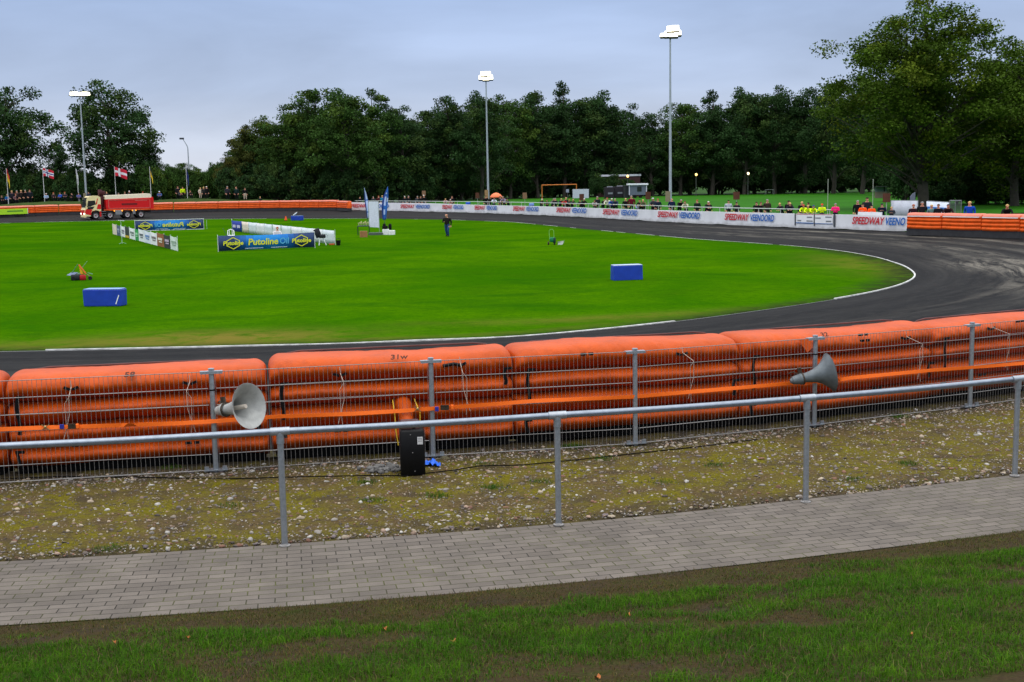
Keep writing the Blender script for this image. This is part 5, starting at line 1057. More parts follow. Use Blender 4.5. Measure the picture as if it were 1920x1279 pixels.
PL = [
 (665, 370, DK, 'dark', 'dark-clothed person at the left end of the white wall, leftmost of a pair', 'stand', None), (675, 370, DK, 'brown', 'dark-clothed person at the left end of the white wall, right one of a pair', 'stand', None),
 (700, 370, GR, 'grey', 'person in grey behind the tall blank white banner stand', 'stand', None), (710, 368.5, (70, 30, 36), 'red', 'person in dark red between the two feather flags', 'stand', None), (717, 368, (20, 120, 150), 'fair', 'person in a teal jacket left of the right feather flag', 'stand', None),
 (759, 369, DK, 'white', 'white-haired person in dark clothes just right of the feather flags', 'stand', None), (766, 368.5, DK, 'grey', 'grey-haired person in dark clothes beside the white-haired one right of the feather flags', 'stand', None), (783, 369, GR, 'grey', 'person in grey, leftmost of three above the second wall lettering', 'stand', None), (789, 368.5, DK, 'dark', 'dark-clothed person in the middle of three above the second wall lettering', 'stand', None), (795, 367, BL, 'white', 'white-haired person, rightmost of three beside a pale board', 'stand', None),
 (836, 375, (190, 150, 150), 'fair', 'person in pale pink bending low behind the wall above the walking man', 'lean', None), (843, 376, (180, 140, 130), 'white', 'crouching person in pale clothes beside the one in the dark dress', 'lean', None), (847.5, 369, BL, 'brown', 'person in a black dress with a white collar behind the wall', 'stand', None),
 (911, 368.5, BL, 'dark', 'person in black leaning by the middle floodlight mast, left of the parasol', 'stand', None), (918, 371, (50, 46, 40), 'brown', 'seated person in brown directly under the left edge of the orange parasol', 'lean', None), (925.5, 373, (205, 210, 225), 'dark', 'person in a white shirt sitting under the orange parasol', 'lean', None), (938, 369, (40, 40, 44), 'brown', 'person in dark clothes bending over at the right edge of the parasol', 'stand', None), (945.5, 371, (136, 122, 140), 'grey', 'person in a lilac-grey jacket right of the orange parasol', 'lean', None), (953.5, 375, DK, 'dark', 'dark-clothed person at the right end of the group by the orange parasol', 'lean', None),
 (1015, 375.5, (60, 60, 62), 'white', 'white-haired person below the left goal post', 'lean', None), (1026, 377, (24, 44, 34), 'dark', 'person in a dark green coat right of the left goal post', 'lean', None), (1036, 375, (90, 84, 88), 'grey', 'person in grey left of the person in a dark coat under the crossbar', 'lean', None), (1041, 373, (40, 42, 48), 'grey', 'tall person in a charcoal coat under the middle of the goal crossbar', 'stand', None),
 (1050, 375, NV, 'fair', 'fair-haired person in navy just left of the one in red', 'lean', None), (1058.5, 376, (176, 4, 8), 'brown', 'person in a bright red jacket leaning on the spectator rail', 'lean', None), (1061, 371.5, DK, 'fair', 'fair-haired person standing behind the one in the red jacket', 'stand', None), (1066, 376, BL, 'red', 'person in black just right of the one in the red jacket', 'lean', None), (1072.5, 376, (26, 30, 36), 'fair', 'fair-haired person in black, second right of the one in red', 'lean', None),
 (1089, 377, (36, 24, 36), 'brown', 'person in dark purple below the rust board by the white tarpaulin', 'lean', None), (1093.5, 375, (26, 22, 30), 'white', 'person with very pale hair below the rust board by the white tarpaulin', 'lean', None),
 (1115, 378, (150, 138, 142), 'brown', 'person with pale sleeves leaning on the rail left of the tall grey-haired one', 'lean', None), (1119.5, 369.5, (34, 40, 46), 'grey', 'tall grey-haired person in a dark coat below the dark containers', 'stand', None), (1130, 375, BL, 'dark', 'person in black between the tall grey-haired one and the one in cream', 'lean', None), (1140.5, 373.5, (206, 204, 184), 'red', 'red-haired person in a cream jacket left of the one in bright blue', 'lean', None), (1147.5, 375, (22, 64, 150), 'white', 'white-haired person in a bright blue jacket behind the rail', 'lean', None), (1155, 375, (40, 52, 74), 'grey', 'grey-haired person in slate blue right of the one in bright blue', 'lean', None),
 (1173, 373, BL, 'fair', 'fair-haired person in black left of the one in burgundy', 'stand', None), (1184, 368, (96, 14, 34), 'grey', 'tall person in a burgundy coat below the grey hut', 'stand', None), (1195.5, 383, (150, 170, 200), 'fair', 'small fair-haired child in pale blue right of the one in burgundy', 'lean', None), (1202, 377, (22, 24, 22), 'dark', 'dark-haired person in black right of the small fair child', 'lean', None), (1208.5, 377, (96, 96, 66), 'fair', 'fair-haired person in a camouflage-like olive jacket', 'lean', None),
 (1224.5, 377, (50, 62, 80), 'grey', 'person in slate blue left of the grey-capped one', 'lean', None), (1228, 374, (70, 74, 82), 'white', 'person in a grey cap left of the tallest floodlight mast', 'lean', (180, 184, 190)), (1234, 374, NV, 'red', 'reddish-haired person in navy left of the tallest floodlight mast', 'stand', None), (1259.5, 373, (26, 36, 66), 'bald', 'bald person in a navy jacket at the foot of the tallest floodlight mast', 'stand', None), (1274, 377, BL, 'grey', 'person in black with arms spread right of the tallest floodlight mast', 'lean', None), (1287, 380, (176, 176, 150), 'brown', 'child in a cream top beside the one with arms spread', 'lean', None),
 (1307, 376, (22, 36, 32), 'red', 'person in a dark green coat standing alone right of the mast group', 'stand', None), (1325, 380.5, (30, 44, 36), 'white', 'white-haired person leaning far over the rail', 'lean', None), (1329.5, 380, BL, 'dark_long', 'long-haired person in black next to the white-haired leaner', 'stand', None), (1366, 377, (170, 174, 184), 'dark', 'person in a black and white striped shirt behind the rail', 'stand', None), (1381, 380, (38, 36, 44), 'brown', 'person in a dark cap below the rust board on the pitch side', 'stand', (40, 40, 46)),
 (1418, 380, BL, 'dark_long', 'long-haired person in black, left one of a pair by the brown jacket', 'stand', None), (1426.5, 380, BL, 'brown_long', 'long-haired person in black, right one of a pair by the brown jacket', 'stand', None), (1438, 375, (58, 48, 40), 'grey', 'tall person in a brown jacket with a pale scarf', 'stand', None), (1466, 383.5, (34, 36, 44), 'fair', 'person in dark clothes left of the one in a tall black cap', 'lean', None), (1478.5, 377.5, BL, 'dark', 'person in black with a tall black cap near the sponsor panels', 'stand', (16, 16, 18)), (1482, 383, (36, 34, 48), 'fair_long', 'fair long-haired child in front of the one in a tall black cap', 'lean', None),
 (1504, 379.5, BL, 'fair', 'fair-haired person in black behind the leftmost marshal', 'stand', None), (1515, 381, BL, 'dark', 'person in a black cap behind the marshals', 'stand', (18, 18, 20)), (1609, 377, (22, 20, 26), 'grey', 'person in a dark coat left of the orange vests', 'stand', None), (1625, 371.5, (36, 36, 44), 'dark', 'tall dark-clothed person behind the orange vests', 'stand', None)]
for px, yt, top, hair, lab, pose, hat in PL: W_(px, yt, 2.1 if pose == 'stand' and yt < 373 else 1.75, top, hair, lab, pose, hat=hat, extra=rt.uniform(-.5, .5))
MAR = [(1507.5, 386.5, HV, 'red', 'marshal in a yellow high-visibility jacket and red cap, leftmost at the sponsor panels', (200, 60, 60)), (1514.5, 388, HV, 'fair', 'marshal in a yellow high-visibility jacket, second from left at the sponsor panels', None), (1522.5, 388, HV, 'dark', 'marshal in a yellow high-visibility jacket and blue cap at the sponsor panels', (50, 60, 130)), (1542, 383.5, HV, 'red', 'marshal in an open yellow high-visibility jacket and bright red hat', (232, 60, 30)), (1566, 382.5, (240, 30, 120), 'grey', 'grey-haired person in a bright pink hooded jacket behind the wall', None), (1617.5, 384, OV, 'brown', 'person in an orange high-visibility vest, left one of a pair by the raised panel', None), (1634, 386, OV, 'dark', 'person in an orange high-visibility vest, right one of a pair by the raised panel', None), (1654.5, 383, (18, 26, 46), 'dark', 'person in a navy hood and orange sleeve by the rust board', (18, 26, 46)), (1671, 389, (50, 52, 60), 'fair', 'person sitting low by the right end of the white wall', None)]
for px, yt, top, hair, lab, hat in MAR: W_(px, yt, .75, top, hair, lab, 'lean' if px < 1530 else 'hold', hat=hat, trs=(20, 26, 40) if top != OV else (225, 80, 30), extra=rt.uniform(-.3, .3))
RB = Poly([RP[0]+(RP[0]-RP[1])*.3]+[RP[i] for i in range(6)]); RBO = RB.off(1.8 if np.dot(RB.nor(RB.len/2), -RB.pos(RB.len/2)) < 0 else -1.8, 40)
for px, yt, top, hair, lab, hat in [(1707, 384.5, (46, 26, 36), 'red', 'person in a dark plum jacket in front of the white fence tarpaulin', None), (1729, 379.5, (30, 30, 34), 'grey', 'grey-haired person in black below the trunk of the biggest tree', None), (1746.5, 385, (92, 128, 124), 'fair', 'person in a grey-green jacket in front of the blue and white banner', None), (1759.5, 384, (24, 24, 30), 'brown', 'person in black in front of the blue and white banner', None), (1777, 386.5, (40, 24, 28), 'dark', 'dark-clothed person right of the blue and white banner', None), (1818, 379, (20, 66, 165), 'fair', 'fair-haired person with a bright blue scarf right of the open fence', None), (1888, 387, BL, 'fair', 'dark-clothed person deep in the shade at the right photo edge', None)]: W_(px, yt, 0, top, hair, lab, 'stand' if yt < 386 else 'lean', hat=hat, line=RBO, extra=rt.uniform(-.5, .5))
# spectators on the far left bank
def bank_person(px, ytop, Y, top, hair, label, pose='stand', hat=None, trs=DK, extra=None):
    X = (px-960)*Y/FPX
    for _ in range(4): X += (px-pj((X, Y, 1))[0])/pj((X, Y, 1))[2]
    z = bank_z(X, Y); x_, y_, s_ = pj((X, Y, z)); h = (y_-ytop)/s_; nat = {'stand': 1.8, 'sit': 1.37, 'hold': 1.8, 'lean': 1.7}[pose]; sc_ = min(1.15, max(.8, h/nat)); person((X, Y, z), pose, sc_, top, trs, hair, label, facing(X, Y, rt.uniform(-.6, .6) if extra is None else extra), hat, group='spectators on the far left bank')
for px, yt, top, hair, lab, pose, hat in [(4, 366, (30, 34, 40), 'dark', 'dark-clothed person sitting at the very left photo edge', 'sit', None), (15.5, 364, (24, 92, 150), 'grey', 'person in a blue jacket sitting below the limp yellow flag', 'sit', None), (23.5, 356, (40, 40, 50), 'fair', 'person in dark clothes right of the limp yellow flag', 'stand', None), (30.5, 363, (110, 80, 84), 'red', 'person in dusty pink sitting on the far bank', 'sit', None), (33, 357, (60, 52, 52), 'grey', 'grey-haired person standing behind the one in dusty pink', 'stand', None), (41, 355.5, (44, 38, 36), 'fair', 'person in dark brown near the left end of the far bank', 'stand', None), (49, 354, BL, 'grey', 'tall dark-clothed person left of the striped cross flagpole', 'stand', None), (57, 354.5, (30, 34, 44), 'brown', 'tall person in charcoal with a blue bag at the left of the bank', 'stand', None), (87.5, 362.5, (150, 176, 206), 'white', 'person in pale blue sitting at the foot of the blue cross flag', 'sit', None), (101, 361, (50, 40, 46), 'red', 'person in a dark coat and reddish hair left of the cobalt one', 'sit', None), (114, 361, (40, 80, 170), 'brown', 'person in cobalt blue sitting left of the truck', 'sit', None), (122.5, 360, (56, 48, 56), 'red', 'person in dark mauve just left of the truck', 'sit', None), (136, 362, DK, 'dark', 'dark-clothed person at the left side of the truck cab', 'sit', None), (148.5, 362, (90, 96, 150), 'dark', 'person in faded violet above the truck windscreen', 'sit', None), (167, 361, (50, 56, 76), 'dark', 'person in slate directly behind the truck cab roof', 'stand', None), (201, 360, (50, 50, 56), 'fair', 'fair-haired person behind the gap between crane and tipper body', 'stand', None), (223, 362, (40, 44, 44), 'grey', 'person in dark grey behind the left part of the tipper body', 'stand', None), (235, 359.5, DK, 'brown', 'brown-haired person behind the middle of the tipper body', 'stand', None), (243.5, 358, (36, 36, 44), 'white', 'person with a white cap behind the middle of the tipper body', 'stand', (225, 215, 220)), (268.5, 359.5, (170, 44, 34), 'red', 'person in a red hooded jacket behind the tipper tail', 'stand', (176, 50, 36)), (300, 358.5, (70, 90, 140), 'white', 'person with a pale blue cap right of the truck tail', 'sit', (200, 215, 235)), (334.5, 349, (34, 30, 36), 'dark', 'dark-clothed person left of the yellow high-visibility one on the bank', 'stand', None), (343.5, 350.5, HV, 'brown', 'person in a yellow high-visibility jacket on the far bank', 'stand', None), (338, 357, (70, 70, 74), 'fair', 'seated person in grey in front of the one in high-visibility yellow on the bank', 'sit', None), (357, 357, (54, 44, 44), 'brown', 'person in dark brown right of the limp blue flag', 'sit', None), (376.5, 352, (214, 196, 176), 'fair', 'person in cream standing on the far bank', 'stand', None), (383, 350.5, (40, 40, 40), 'fair', 'dark-clothed person right behind the one in cream', 'stand', None), (388.5, 349.5, BL, 'white', 'white-haired person in black, second right of the one in cream', 'stand', None), (427, 348.5, (52, 50, 60), 'grey', 'person in dark grey with a bright blue bag on the bank mound', 'stand', None), (444, 346.5, (24, 46, 44), 'bald', 'person in dark teal on top of the bank mound', 'stand', None), (460, 352, BL, 'dark', 'person in black top and pale trousers at the right of the bank mound', 'stand', None)]: bank_person(px, yt, 187.5 if px < 300 else 189.5, top, hair, lab, pose, hat, trs=(200, 180, 160) if px in (376.5, 460) else DK)
bank_person(488, 370, 181.5, (30, 40, 34), 'fair', 'small person standing low right behind the orange barriers', 'stand', None)
# the man walking across the infield
mp_ = at(839, 444, ZI); person((mp_[0], mp_[1], ZI), 'walk', 1.74/1.76, (34, 32, 30), (38, 66, 110), 'bald', 'bald man in a dark open jacket and jeans walking on the infield', rz=-.45)
# ================================================================ TRUCK on the far straight
fa = at(175, 411.5, -.82); ra = at(262.5, 408, -.82); hd = np.array([-.86, -.51]); Ltot = 6.35
mid = (fa+ra)/2; truck = empty('tipper_truck', (mid[0], mid[1], track_z(mid[0], mid[1])), math.atan2(hd[1], hd[0])+math.pi, 'red and cream four-axle tipper truck with a folded loading crane driving on the far track', 'truck')
truck.scale = (.92, .95, .97)
# local: -x is forward (left in the photo), y- is the side seen; z up
CREAM = C8(232, 214, 160, rough=.35); TRED = C8(206, 10, 16, rough=.4); DRED = C8(64, 14, 22); GLASS = mat('dark_glass', (.012, .016, .018), .08, 0, .1, 3, spec=.6); CHAS = C8(26, 26, 28); ALU = C8(150, 150, 152, metal=.6, rough=.4); AMB = mat('amber_lamp', (1, .33, .03), .5, 0, 0, 1, emit=2.2); HEADL = mat('headlamp', (1, .95, .85), .4, 0, 0, 1, emit=4)
def side(poly, y0, y1, name, m, parent=truck): mb = MB(); mb.prism(poly, y0, y1); return mb.build(name, m, parent)
AX = [-3.18, -1.2, 1.2, 3.12]; W2 = 1.25
side([(-4.62, .42), (-4.66, 1.25), (-4.52, 1.55), (-4.30, 2.75), (-3.9, 3.08), (-2.75, 3.12), (-2.42, 2.9), (-2.40, 1.3), (-2.48, .95), (-2.62, .95), (-2.75, 1.12), (-3.2, 1.22), (-3.62, 1.1), (-3.82, .8), (-3.86, .42)], -W2, W2, 'cab', CREAM)
cab = [o for o in truck.children if o.name.startswith('cab')][0]
for s in (-1, 1):
    y0, y1 = (-W2-.012, -W2+.01) if s < 0 else (W2-.01, W2+.012)
    side([(-4.30, 1.66), (-4.14, 2.48), (-3.2, 2.50), (-3.12, 1.98), (-3.9, 1.70)], y0, y1, 'side_window', GLASS, cab)
    side([(-4.60, .75), (-4.62, 1.22), (-4.35, 1.42), (-3.62, 1.30), (-3.8, .85), (-3.84, .55)], y0*1.004, y1*1.004, 'red_panel', TRED, cab)
    side([(-3.02, 1.35), (-2.42, 1.35), (-2.42, 1.98), (-2.74, 2.02), (-2.86, 1.9)], y0*1.004, y1*1.004, 'red_panel', TRED, cab)
    side([(-3.16, 1.95), (-2.98, 2.02), (-2.76, 2.75), (-2.86, 2.78)], y0*1.006, y1*1.006, 'red_stripe', TRED, cab)
    side([(-4.28, 1.32), (-3.55, 1.36), (-3.3, 1.72), (-4.25, 1.62)], y0*1.007, y1*1.007, 'dark_trim', CHAS, cab)
mb = MB(); mb.add([(-4.56, -1.1, 1.62), (-4.56, 1.1, 1.62), (-4.33, 1.08, 2.72), (-4.33, -1.08, 2.72), (-4.50, -1.1, 1.60), (-4.50, 1.1, 1.60), (-4.27, 1.08, 2.70), (-4.27, -1.08, 2.70)], [(0, 1, 2, 3), (7, 6, 5, 4), (0, 3, 7, 4), (1, 5, 6, 2), (3, 2, 6, 7), (0, 4, 5, 1)]); mb.build('windscreen', GLASS, cab)
mb = MB(); mb.box((-4.68, 0, .95), (.06, 2.2, .62)); mb.build('grille', TRED, cab)
mb = MB(); mb.rbox((-4.60, 0, .40), (.30, 2.48, .28), .06); mb.build('bumper', CREAM, truck)
mb = MB(); mb.rbox((-4.25, 0, 2.86), (.5, 2.3, .10), .05); mb.build('sun_visor', CHAS, cab)
for s in (-1, 1):
    mb = MB(); mb.rbox((-4.70, s*.98, .76), (.10, .30, .18), .03); mb.build('headlight', HEADL, cab)
    mb = MB(); mb.rbox((-4.52, s*1.42, 2.15), (.12, .14, .62), .04); mb.tube([(-4.46, s*1.25, 2.4), (-4.5, s*1.42, 2.42)], .02, 5); mb.build('mirror', CHAS, cab)
mb = MB(); mb.box((.4, 0, .88), (8.6, .9, .26)); mb.box((-2.05, 0, .95), (.5, 2.2, .2)); mb.build('chassis', CHAS, truck)
TY = C8(20, 20, 21, rough=.9); RIM = C8(190, 182, 182, metal=.3, rough=.5)
for ax_ in AX:
    for s in (-1, 1):
        w_ = empty('wheel', (ax_, s*1.06, .51)); w_.parent = truck
        Tm = Matrix(((0, 0, 1, 0), (s, 0, 0, 0), (0, 1, 0, 0), (0, 0, 0, 1)))
        mb = MB(); mb.lathe([(-.16, .30), (-.16, .46), (-.12, .51), (.12, .51), (.16, .46), (.16, .31), (.06, .29)], 26, Tm); mb.build('tyre', TY, w_, True)
        mb = MB(); mb.lathe([(.155, .315), (.15, .28), (.05, .24), (.05, .14), (.12, .11), (.13, 0)], 22, Tm); mb.build('rim', RIM, w_, True)
        mb = MB(); mb.lathe([(.125, .10), (.17, .08), (.17, 0)], 12, Tm); mb.build('hub', C8(110, 30, 34), w_, True)
    if ax_ > -3:
        for s in (-1, 1):
            mb = MB(); pts = [(ax_+.66*math.cos(a_), .51+.60*math.sin(a_)) for a_ in np.linspace(.35, 2.8, 9)]; pts2 = [(ax_+.60*math.cos(a_), .51+.55*math.sin(a_)) for a_ in np.linspace(2.8, .35, 9)]
            mb.prism(pts+pts2, s*1.22 if s > 0 else -1.22, s*.86 if s > 0 else -.86); mb.build('mudguard', CHAS, truck)
# tipper body, tarp
mb = MB(); mb.prism([(-1.62, 1.24), (4.72, 1.24), (4.78, 1.28), (4.95, 2.74), (-1.70, 2.62), (-1.70, 1.4)], -1.27, 1.27); body = mb.build('tipper_body', TRED, truck)
for s in (-1, 1):
    mb = MB()
    for x0_, z0_, x1_, z1_ in ((-1.35, 1.40, 4.45, 1.40), (-1.35, 2.50, 4.45, 2.54), (-1.35, 1.40, -1.35, 2.50), (4.45, 1.40, 4.45, 2.54)): mb.bar((x0_, s*1.285, z0_), (x1_, s*1.285, z1_), .05, .05)
    mb.build('panel_border', C8(214, 112, 100), body)
    mb = MB(); mb.box((1.55, s*1.278, 1.92), (2.2, .012, .26)); mb.build('dark_signwriting', C8(110, 10, 16), body)
    mb = MB(); mb.box((3.2, s*1.278, 2.38), (1.7, .012, .05)); mb.build('pale_signwriting', C8(216, 120, 112), body)
mb = MB(); mb.box((4.86, 0, 2.0), (.22, 2.6, 1.62)); mb.build('tailgate', TRED, body)
mb = MB(); mb.prism([(-1.72, 2.625), (4.66, 2.72), (4.62, 3.22), (4.45, 3.28), (-1.55, 3.12), (-1.68, 3.0)], -1.24, 1.24); mb.build('cream_tarp', C8(240, 226, 200, rough=.6), truck)
# loading crane
mb = MB(); mb.rbox((-2.05, -.1, 2.0), (.42, .6, 2.1), .08); mb.rbox((-2.12, .1, 3.45), (.55, .42, .95), .1); mb.rbox((-2.0, -.5, 3.5), (.85, .34, .5), .08); mb.tube([(-2.35, -.4, 3.6), (-2.45, -.5, 2.6)], .07, 8); mb.tube([(-1.75, .2, 3.7), (-1.72, .2, 1.6)], .11, 8); mb.build('loading_crane', DRED, truck, True)
mb = MB(); [mb.box((-2.15, -1.15, z_), (.75, .25, .05)) for z_ in (.42, .72, 1.02)]; mb.build('steps', C8(120, 124, 128), truck)
mb = MB(); mb.box((-2.52, -1.18, .72), (.22, .16, .75)); mb.build('red_fairing', TRED, truck)
mb = MB(); mb.rbox((.0, -1.02, .82), (.98, .5, .62), .08); mb.build('fuel_tank', ALU, truck)
mb = MB(); mb.rbox((2.16, -1.02, .86), (.42, .4, .62), .06); mb.build('air_tank', ALU, truck)
for x_ in (-.62, .48, 1.92, 2.40):
    mb = MB(); mb.rbox((x_, -1.27, 1.06), (.15, .06, .15), .03); mb.build('marker_lamp', AMB, truck)
# ================================================================ INFIELD OBJECTS
BCOV = mat('blue_cover', (.006, .040, .37), .5, 0, .18, 3, .3, 6); BTOP = mat('pale_blue_cover_top', (.40, .47, .62), .5, 0, .15, 5)
def crate(pa, pb, h, label, top_pale):
    a, b = at(*pa, ZI), at(*pb, ZI); d = b-a; Lc = float(np.hypot(*d[:2])); ang = math.atan2(d[1], d[0]); c = empty('covered_crate', ((a+b)/2)[:2].tolist()+[ZI], ang, label, 'crate', 'blue covered crates on the infield'); dp = .55
    mb = MB(); nx, nz = 12, 6; r = random.Random(h)
    mb.rbox((0, dp/2, h/2), (Lc, dp, h), .05, 3); o = mb.build('cover', BCOV, c)
    for v_ in o.data.vertices:
        if v_.co.z > .1: v_.co.x += .018*math.sin(v_.co.z*9+v_.co.y*5); v_.co.z += .012*math.sin(v_.co.x*5)
    mb = MB(); mb.rbox((0, dp/2, h+.012), (Lc*.97, dp*.96, .02), .05, 3); mb.build('cover_top', BTOP if top_pale else C8(120, 150, 200), c)
    return c, Lc, dp
c, Lc, dp = crate((156.5, 575), (227, 574.5), .60, 'blue covered crate with a white diagonal mark, nearest the left photo edge', False)
mb = MB(); mb.bar((Lc*.37, -.012, .08), (Lc*.46, -.012, .40), .008, .035); mb.build('white_mark', WHITE, c)
crate((1151.5, 527), (1206, 525), .62, 'blue covered crate with a pale top on the right half of the infield', True)
c, Lc, dp = crate((545.5, 413.5), (564, 413.5), .52, 'small distant blue crate with a white bag on top by the far track', False)
p = c.location; b = empty('white_bag', (p.x-.15, p.y+.3, ZI+.55), 0, 'white bag lying on the small distant blue crate', 'bag'); mb = MB(); mb.lathe([(-.3, .0), (-.25, .12), (0, .19), (.2, .2), (.32, .1), (.34, 0)], 10, Matrix(((.8, 0, .6, 0), (0, 1, 0, 0), (.5, 0, .8, .17), (0, 0, 0, 1)))); mb.build('cloth', WHITE, b, True)
p = at(536, 413.5, ZI); b = empty('orange_cone', (p[0], p[1], ZI), 0, 'small orange cone left of the small distant blue crate', 'cone'); mb = MB(); mb.box((0, 0, .02), (.4, .4, .04)); mb.build('base', BLACK, b); mb = MB(); mb.tube([(0, 0, .04), (0, 0, .5)], .17, 12, .05); mb.build('cone', C8(225, 80, 20), b, True)
# ---- long banners
YEL = mat('yellow_print', (.72, .70, .02), .6, 0, .05, 5); PALEB = C8(92, 178, 214)
def banner(pa, pb, h, label, mirror, name='sponsor_banner', frame=False):
    a, b = at(*pa, ZI), at(*pb, ZI); d = b-a; Lb = float(np.hypot(*d[:2])); ang = math.atan2(d[1], d[0]); r = empty(name, ((a+b)/2)[:2].tolist()+[ZI], ang, label, 'banner', 'blue sponsor banners with yellow lettering on the infield')
    n = 64; mb = MB(); zb = .04; V = []
    for i in range(n+1):
        u = i/n-.5; wv = .05*math.sin(i*.5)+.03*math.sin(i*1.3)
        for z in (zb, zb+h*.5, zb+h): V.append((u*Lb, wv*(1-abs(u)*1.6), z-(.05*math.sin(math.pi*(u+.5)) if z > h*.6 else -.02*math.sin(math.pi*(u+.5)))))
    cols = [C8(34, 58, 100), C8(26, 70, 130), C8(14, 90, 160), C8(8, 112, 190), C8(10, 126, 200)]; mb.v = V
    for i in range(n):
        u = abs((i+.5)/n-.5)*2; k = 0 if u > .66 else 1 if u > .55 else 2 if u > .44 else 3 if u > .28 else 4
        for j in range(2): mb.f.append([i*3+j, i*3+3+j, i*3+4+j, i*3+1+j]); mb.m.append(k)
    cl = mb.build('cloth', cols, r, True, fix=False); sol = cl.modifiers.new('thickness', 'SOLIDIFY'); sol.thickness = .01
    sg = -1 if mirror else 1; e = -.13
    def put(body, size, m, x, z, wid, bold=0.):
        me = text_mesh(body, size, .12, .002, bold); xs_ = [q.co.x for q in me.vertices]; wd = max(xs_)-min(xs_); c_ = (max(xs_)+min(xs_))/2
        me.transform(plane_T((x*sg, e, z), (1, 0, 0)) @ Matrix.Diagonal((sg*wid/wd, 1, 1, 1)) @ Matrix.Translation((-c_, 0, 0)))
        if sg < 0: me.flip_normals()
        me.materials.clear(); me.materials.append(m); link(bpy.data.objects.new('lettering', me), r)
    put('Putoline', .58*h, YEL, -Lb*.047, h*.55, Lb*.31, .014); put('Oil', .58*h, PALEB, Lb*.175, h*.55, Lb*.095, .006)
    for cx in (-.355, .355):
        put('Putoline', .36*h, YEL, Lb*cx*sg*sg, h*.53, Lb*.205, .012)
        mb = MB(); w_, hh = Lb*.075, h*.40
        P = [(-w_, 0), (-w_*.85, hh*.45), (0, hh), (w_*.85, hh*.45), (w_, 0), (w_*.85, -hh*.45), (0, -hh), (-w_*.85, -hh*.45)]; P = [(-w_*.92, hh*.42), (0, hh), (w_*.92, hh*.42), (w_*.92, -hh*.42), (0, -hh), (-w_*.92, -hh*.42)]
        for k in range(6):
            p_, q_ = Vector(P[k]), Vector(P[(k+1) % 6]); i_ = .86
            mb.add([(Lb*cx*sg+v_.x*f_, e+y_, h*.53+v_.y*f_) for y_ in (0, .01) for v_, f_ in ((p_, 1), (q_, 1), (q_, i_), (p_, i_))], [(0, 1, 2, 3), (7, 6, 5, 4), (0, 4, 5, 1), (3, 2, 6, 7)])
        mb.build('emblem', YEL, r)
    for x0_, x1_ in ((-.235, -.05), (.03, .20)):
        mb = MB(); mb.box((Lb*(x0_+x1_)/2*sg, e, h*.16), (Lb*(x1_-x0_), .01, .035)); mb.build('white_print', C8(190, 206, 222), r)
    k = MB(); k.tube([(0, 0, -.1), (0, 0, h+.1)], .025, 8)
    for x_ in (-Lb/2-.02, Lb/2+.02): o = k.build('post', C8(190, 194, 196), r); o.location = (x_, 0, 0)
    if frame:
        for z0_, z1_, x0_, x1_ in ((h+.04, h+.04, -.5, .5), (.04, .04, -.5, .5)): mb = MB(); mb.bar((Lb*x0_, -.02, z0_), (Lb*x1_, -.02, z1_), .02, .05); mb.build('white_hem', WHITE, r)
banner((410, 472.5), (590, 464.5), .98, 'nearest blue banner with yellow lettering, readable from the camera', False)
banner((254, 434), (382, 430), .98, 'farther blue banner with mirrored yellow lettering and a white hem', True, frame=True)
# ---- low sponsor fence on the left and white panel fence on the right of the banners
a, b = at(211.5, 439.5, ZI), at(333, 471.5, ZI); d = b-a; Ls = float(np.hypot(*d[:2])); SF = empty('sponsor_fence', (a[0], a[1], ZI), math.atan2(d[1], d[0]), 'low fence of small coloured sponsor sheets running towards the camera', 'fence')
pal = [((214, 200, 180), None), ((70, 84, 112), (150, 160, 180)), ((226, 226, 228), (120, 120, 130)), ((28, 40, 28), (200, 170, 30)), ((228, 232, 228), (120, 130, 124)), ((34, 150, 66), (160, 220, 170)), ((226, 228, 228), (90, 96, 100)), ((214, 220, 230), (110, 140, 190)), ((230, 230, 230), (120, 110, 110)), ((142, 86, 36), (225, 220, 200)), ((32, 40, 34), (190, 170, 190)), ((206, 218, 206), (150, 170, 150))]
edges = [211.5, 219.5, 226.5, 235, 243, 254, 260.5, 271, 283, 295, 308, 320, 333]
nm = ['cream', 'slate blue', 'white', 'dark green', 'white', 'bright green', 'white', 'pale blue', 'white', 'brown', 'black', 'pale green']
def tpx(px, a=a, b=b):
    ts_ = np.linspace(0, 1, 400); xs_ = [pj(a+(b-a)*t_)[0] for t_ in ts_]; return float(np.interp(px, xs_, ts_))
for i, (c1, c2) in enumerate(pal):
    t0, t1 = tpx(edges[i])*Ls, tpx(edges[i+1])*Ls; mb = MB(); hgt = .92+(.04 if i % 3 == 0 else 0)
    mb.add([(t0+.02, 0, .03), (t1-.02, 0, .03), (t1-.02, .02*math.sin(i), hgt), ((t0+t1)/2, .04, hgt-.05), (t0+.02, 0, hgt)], [(0, 1, 2, 3, 4)])
    o = mb.build('sponsor_sheet', C8(*c1), SF, fix=False); sol = o.modifiers.new('thickness', 'SOLIDIFY'); sol.thickness = .012; o['label'] = nm[i]+' sponsor sheet'
    if c2:
        mb = MB(); w_ = (t1-t0); tm = (t0+t1)/2
        if i == 3: mb.box((tm, -.02, .14), (w_*.9, .01, .18))
        else:
            mb.box((tm, -.02, .55), (w_*.6, .01, .16)); mb.box((tm+w_*.05, -.02, .36), (w_*.45, .01, .08))
        mb.build('print', C8(*c2), o)
    mb = MB(); mb.tube([(t1, .02, -.1), (t1, .02, 1.0)], .016, 6); mb.build('stake', C8(206, 214, 206), SF)
a2, b2 = at(435, 433.5, ZI), at(630, 459.5, ZI); d = b2-a2; Ls = float(np.hypot(*d[:2])); PF = empty('panel_fence', (a2[0], a2[1], ZI), math.atan2(d[1], d[0]), 'low fence of blank white sheets on green stakes behind the nearest blue banner', 'fence')
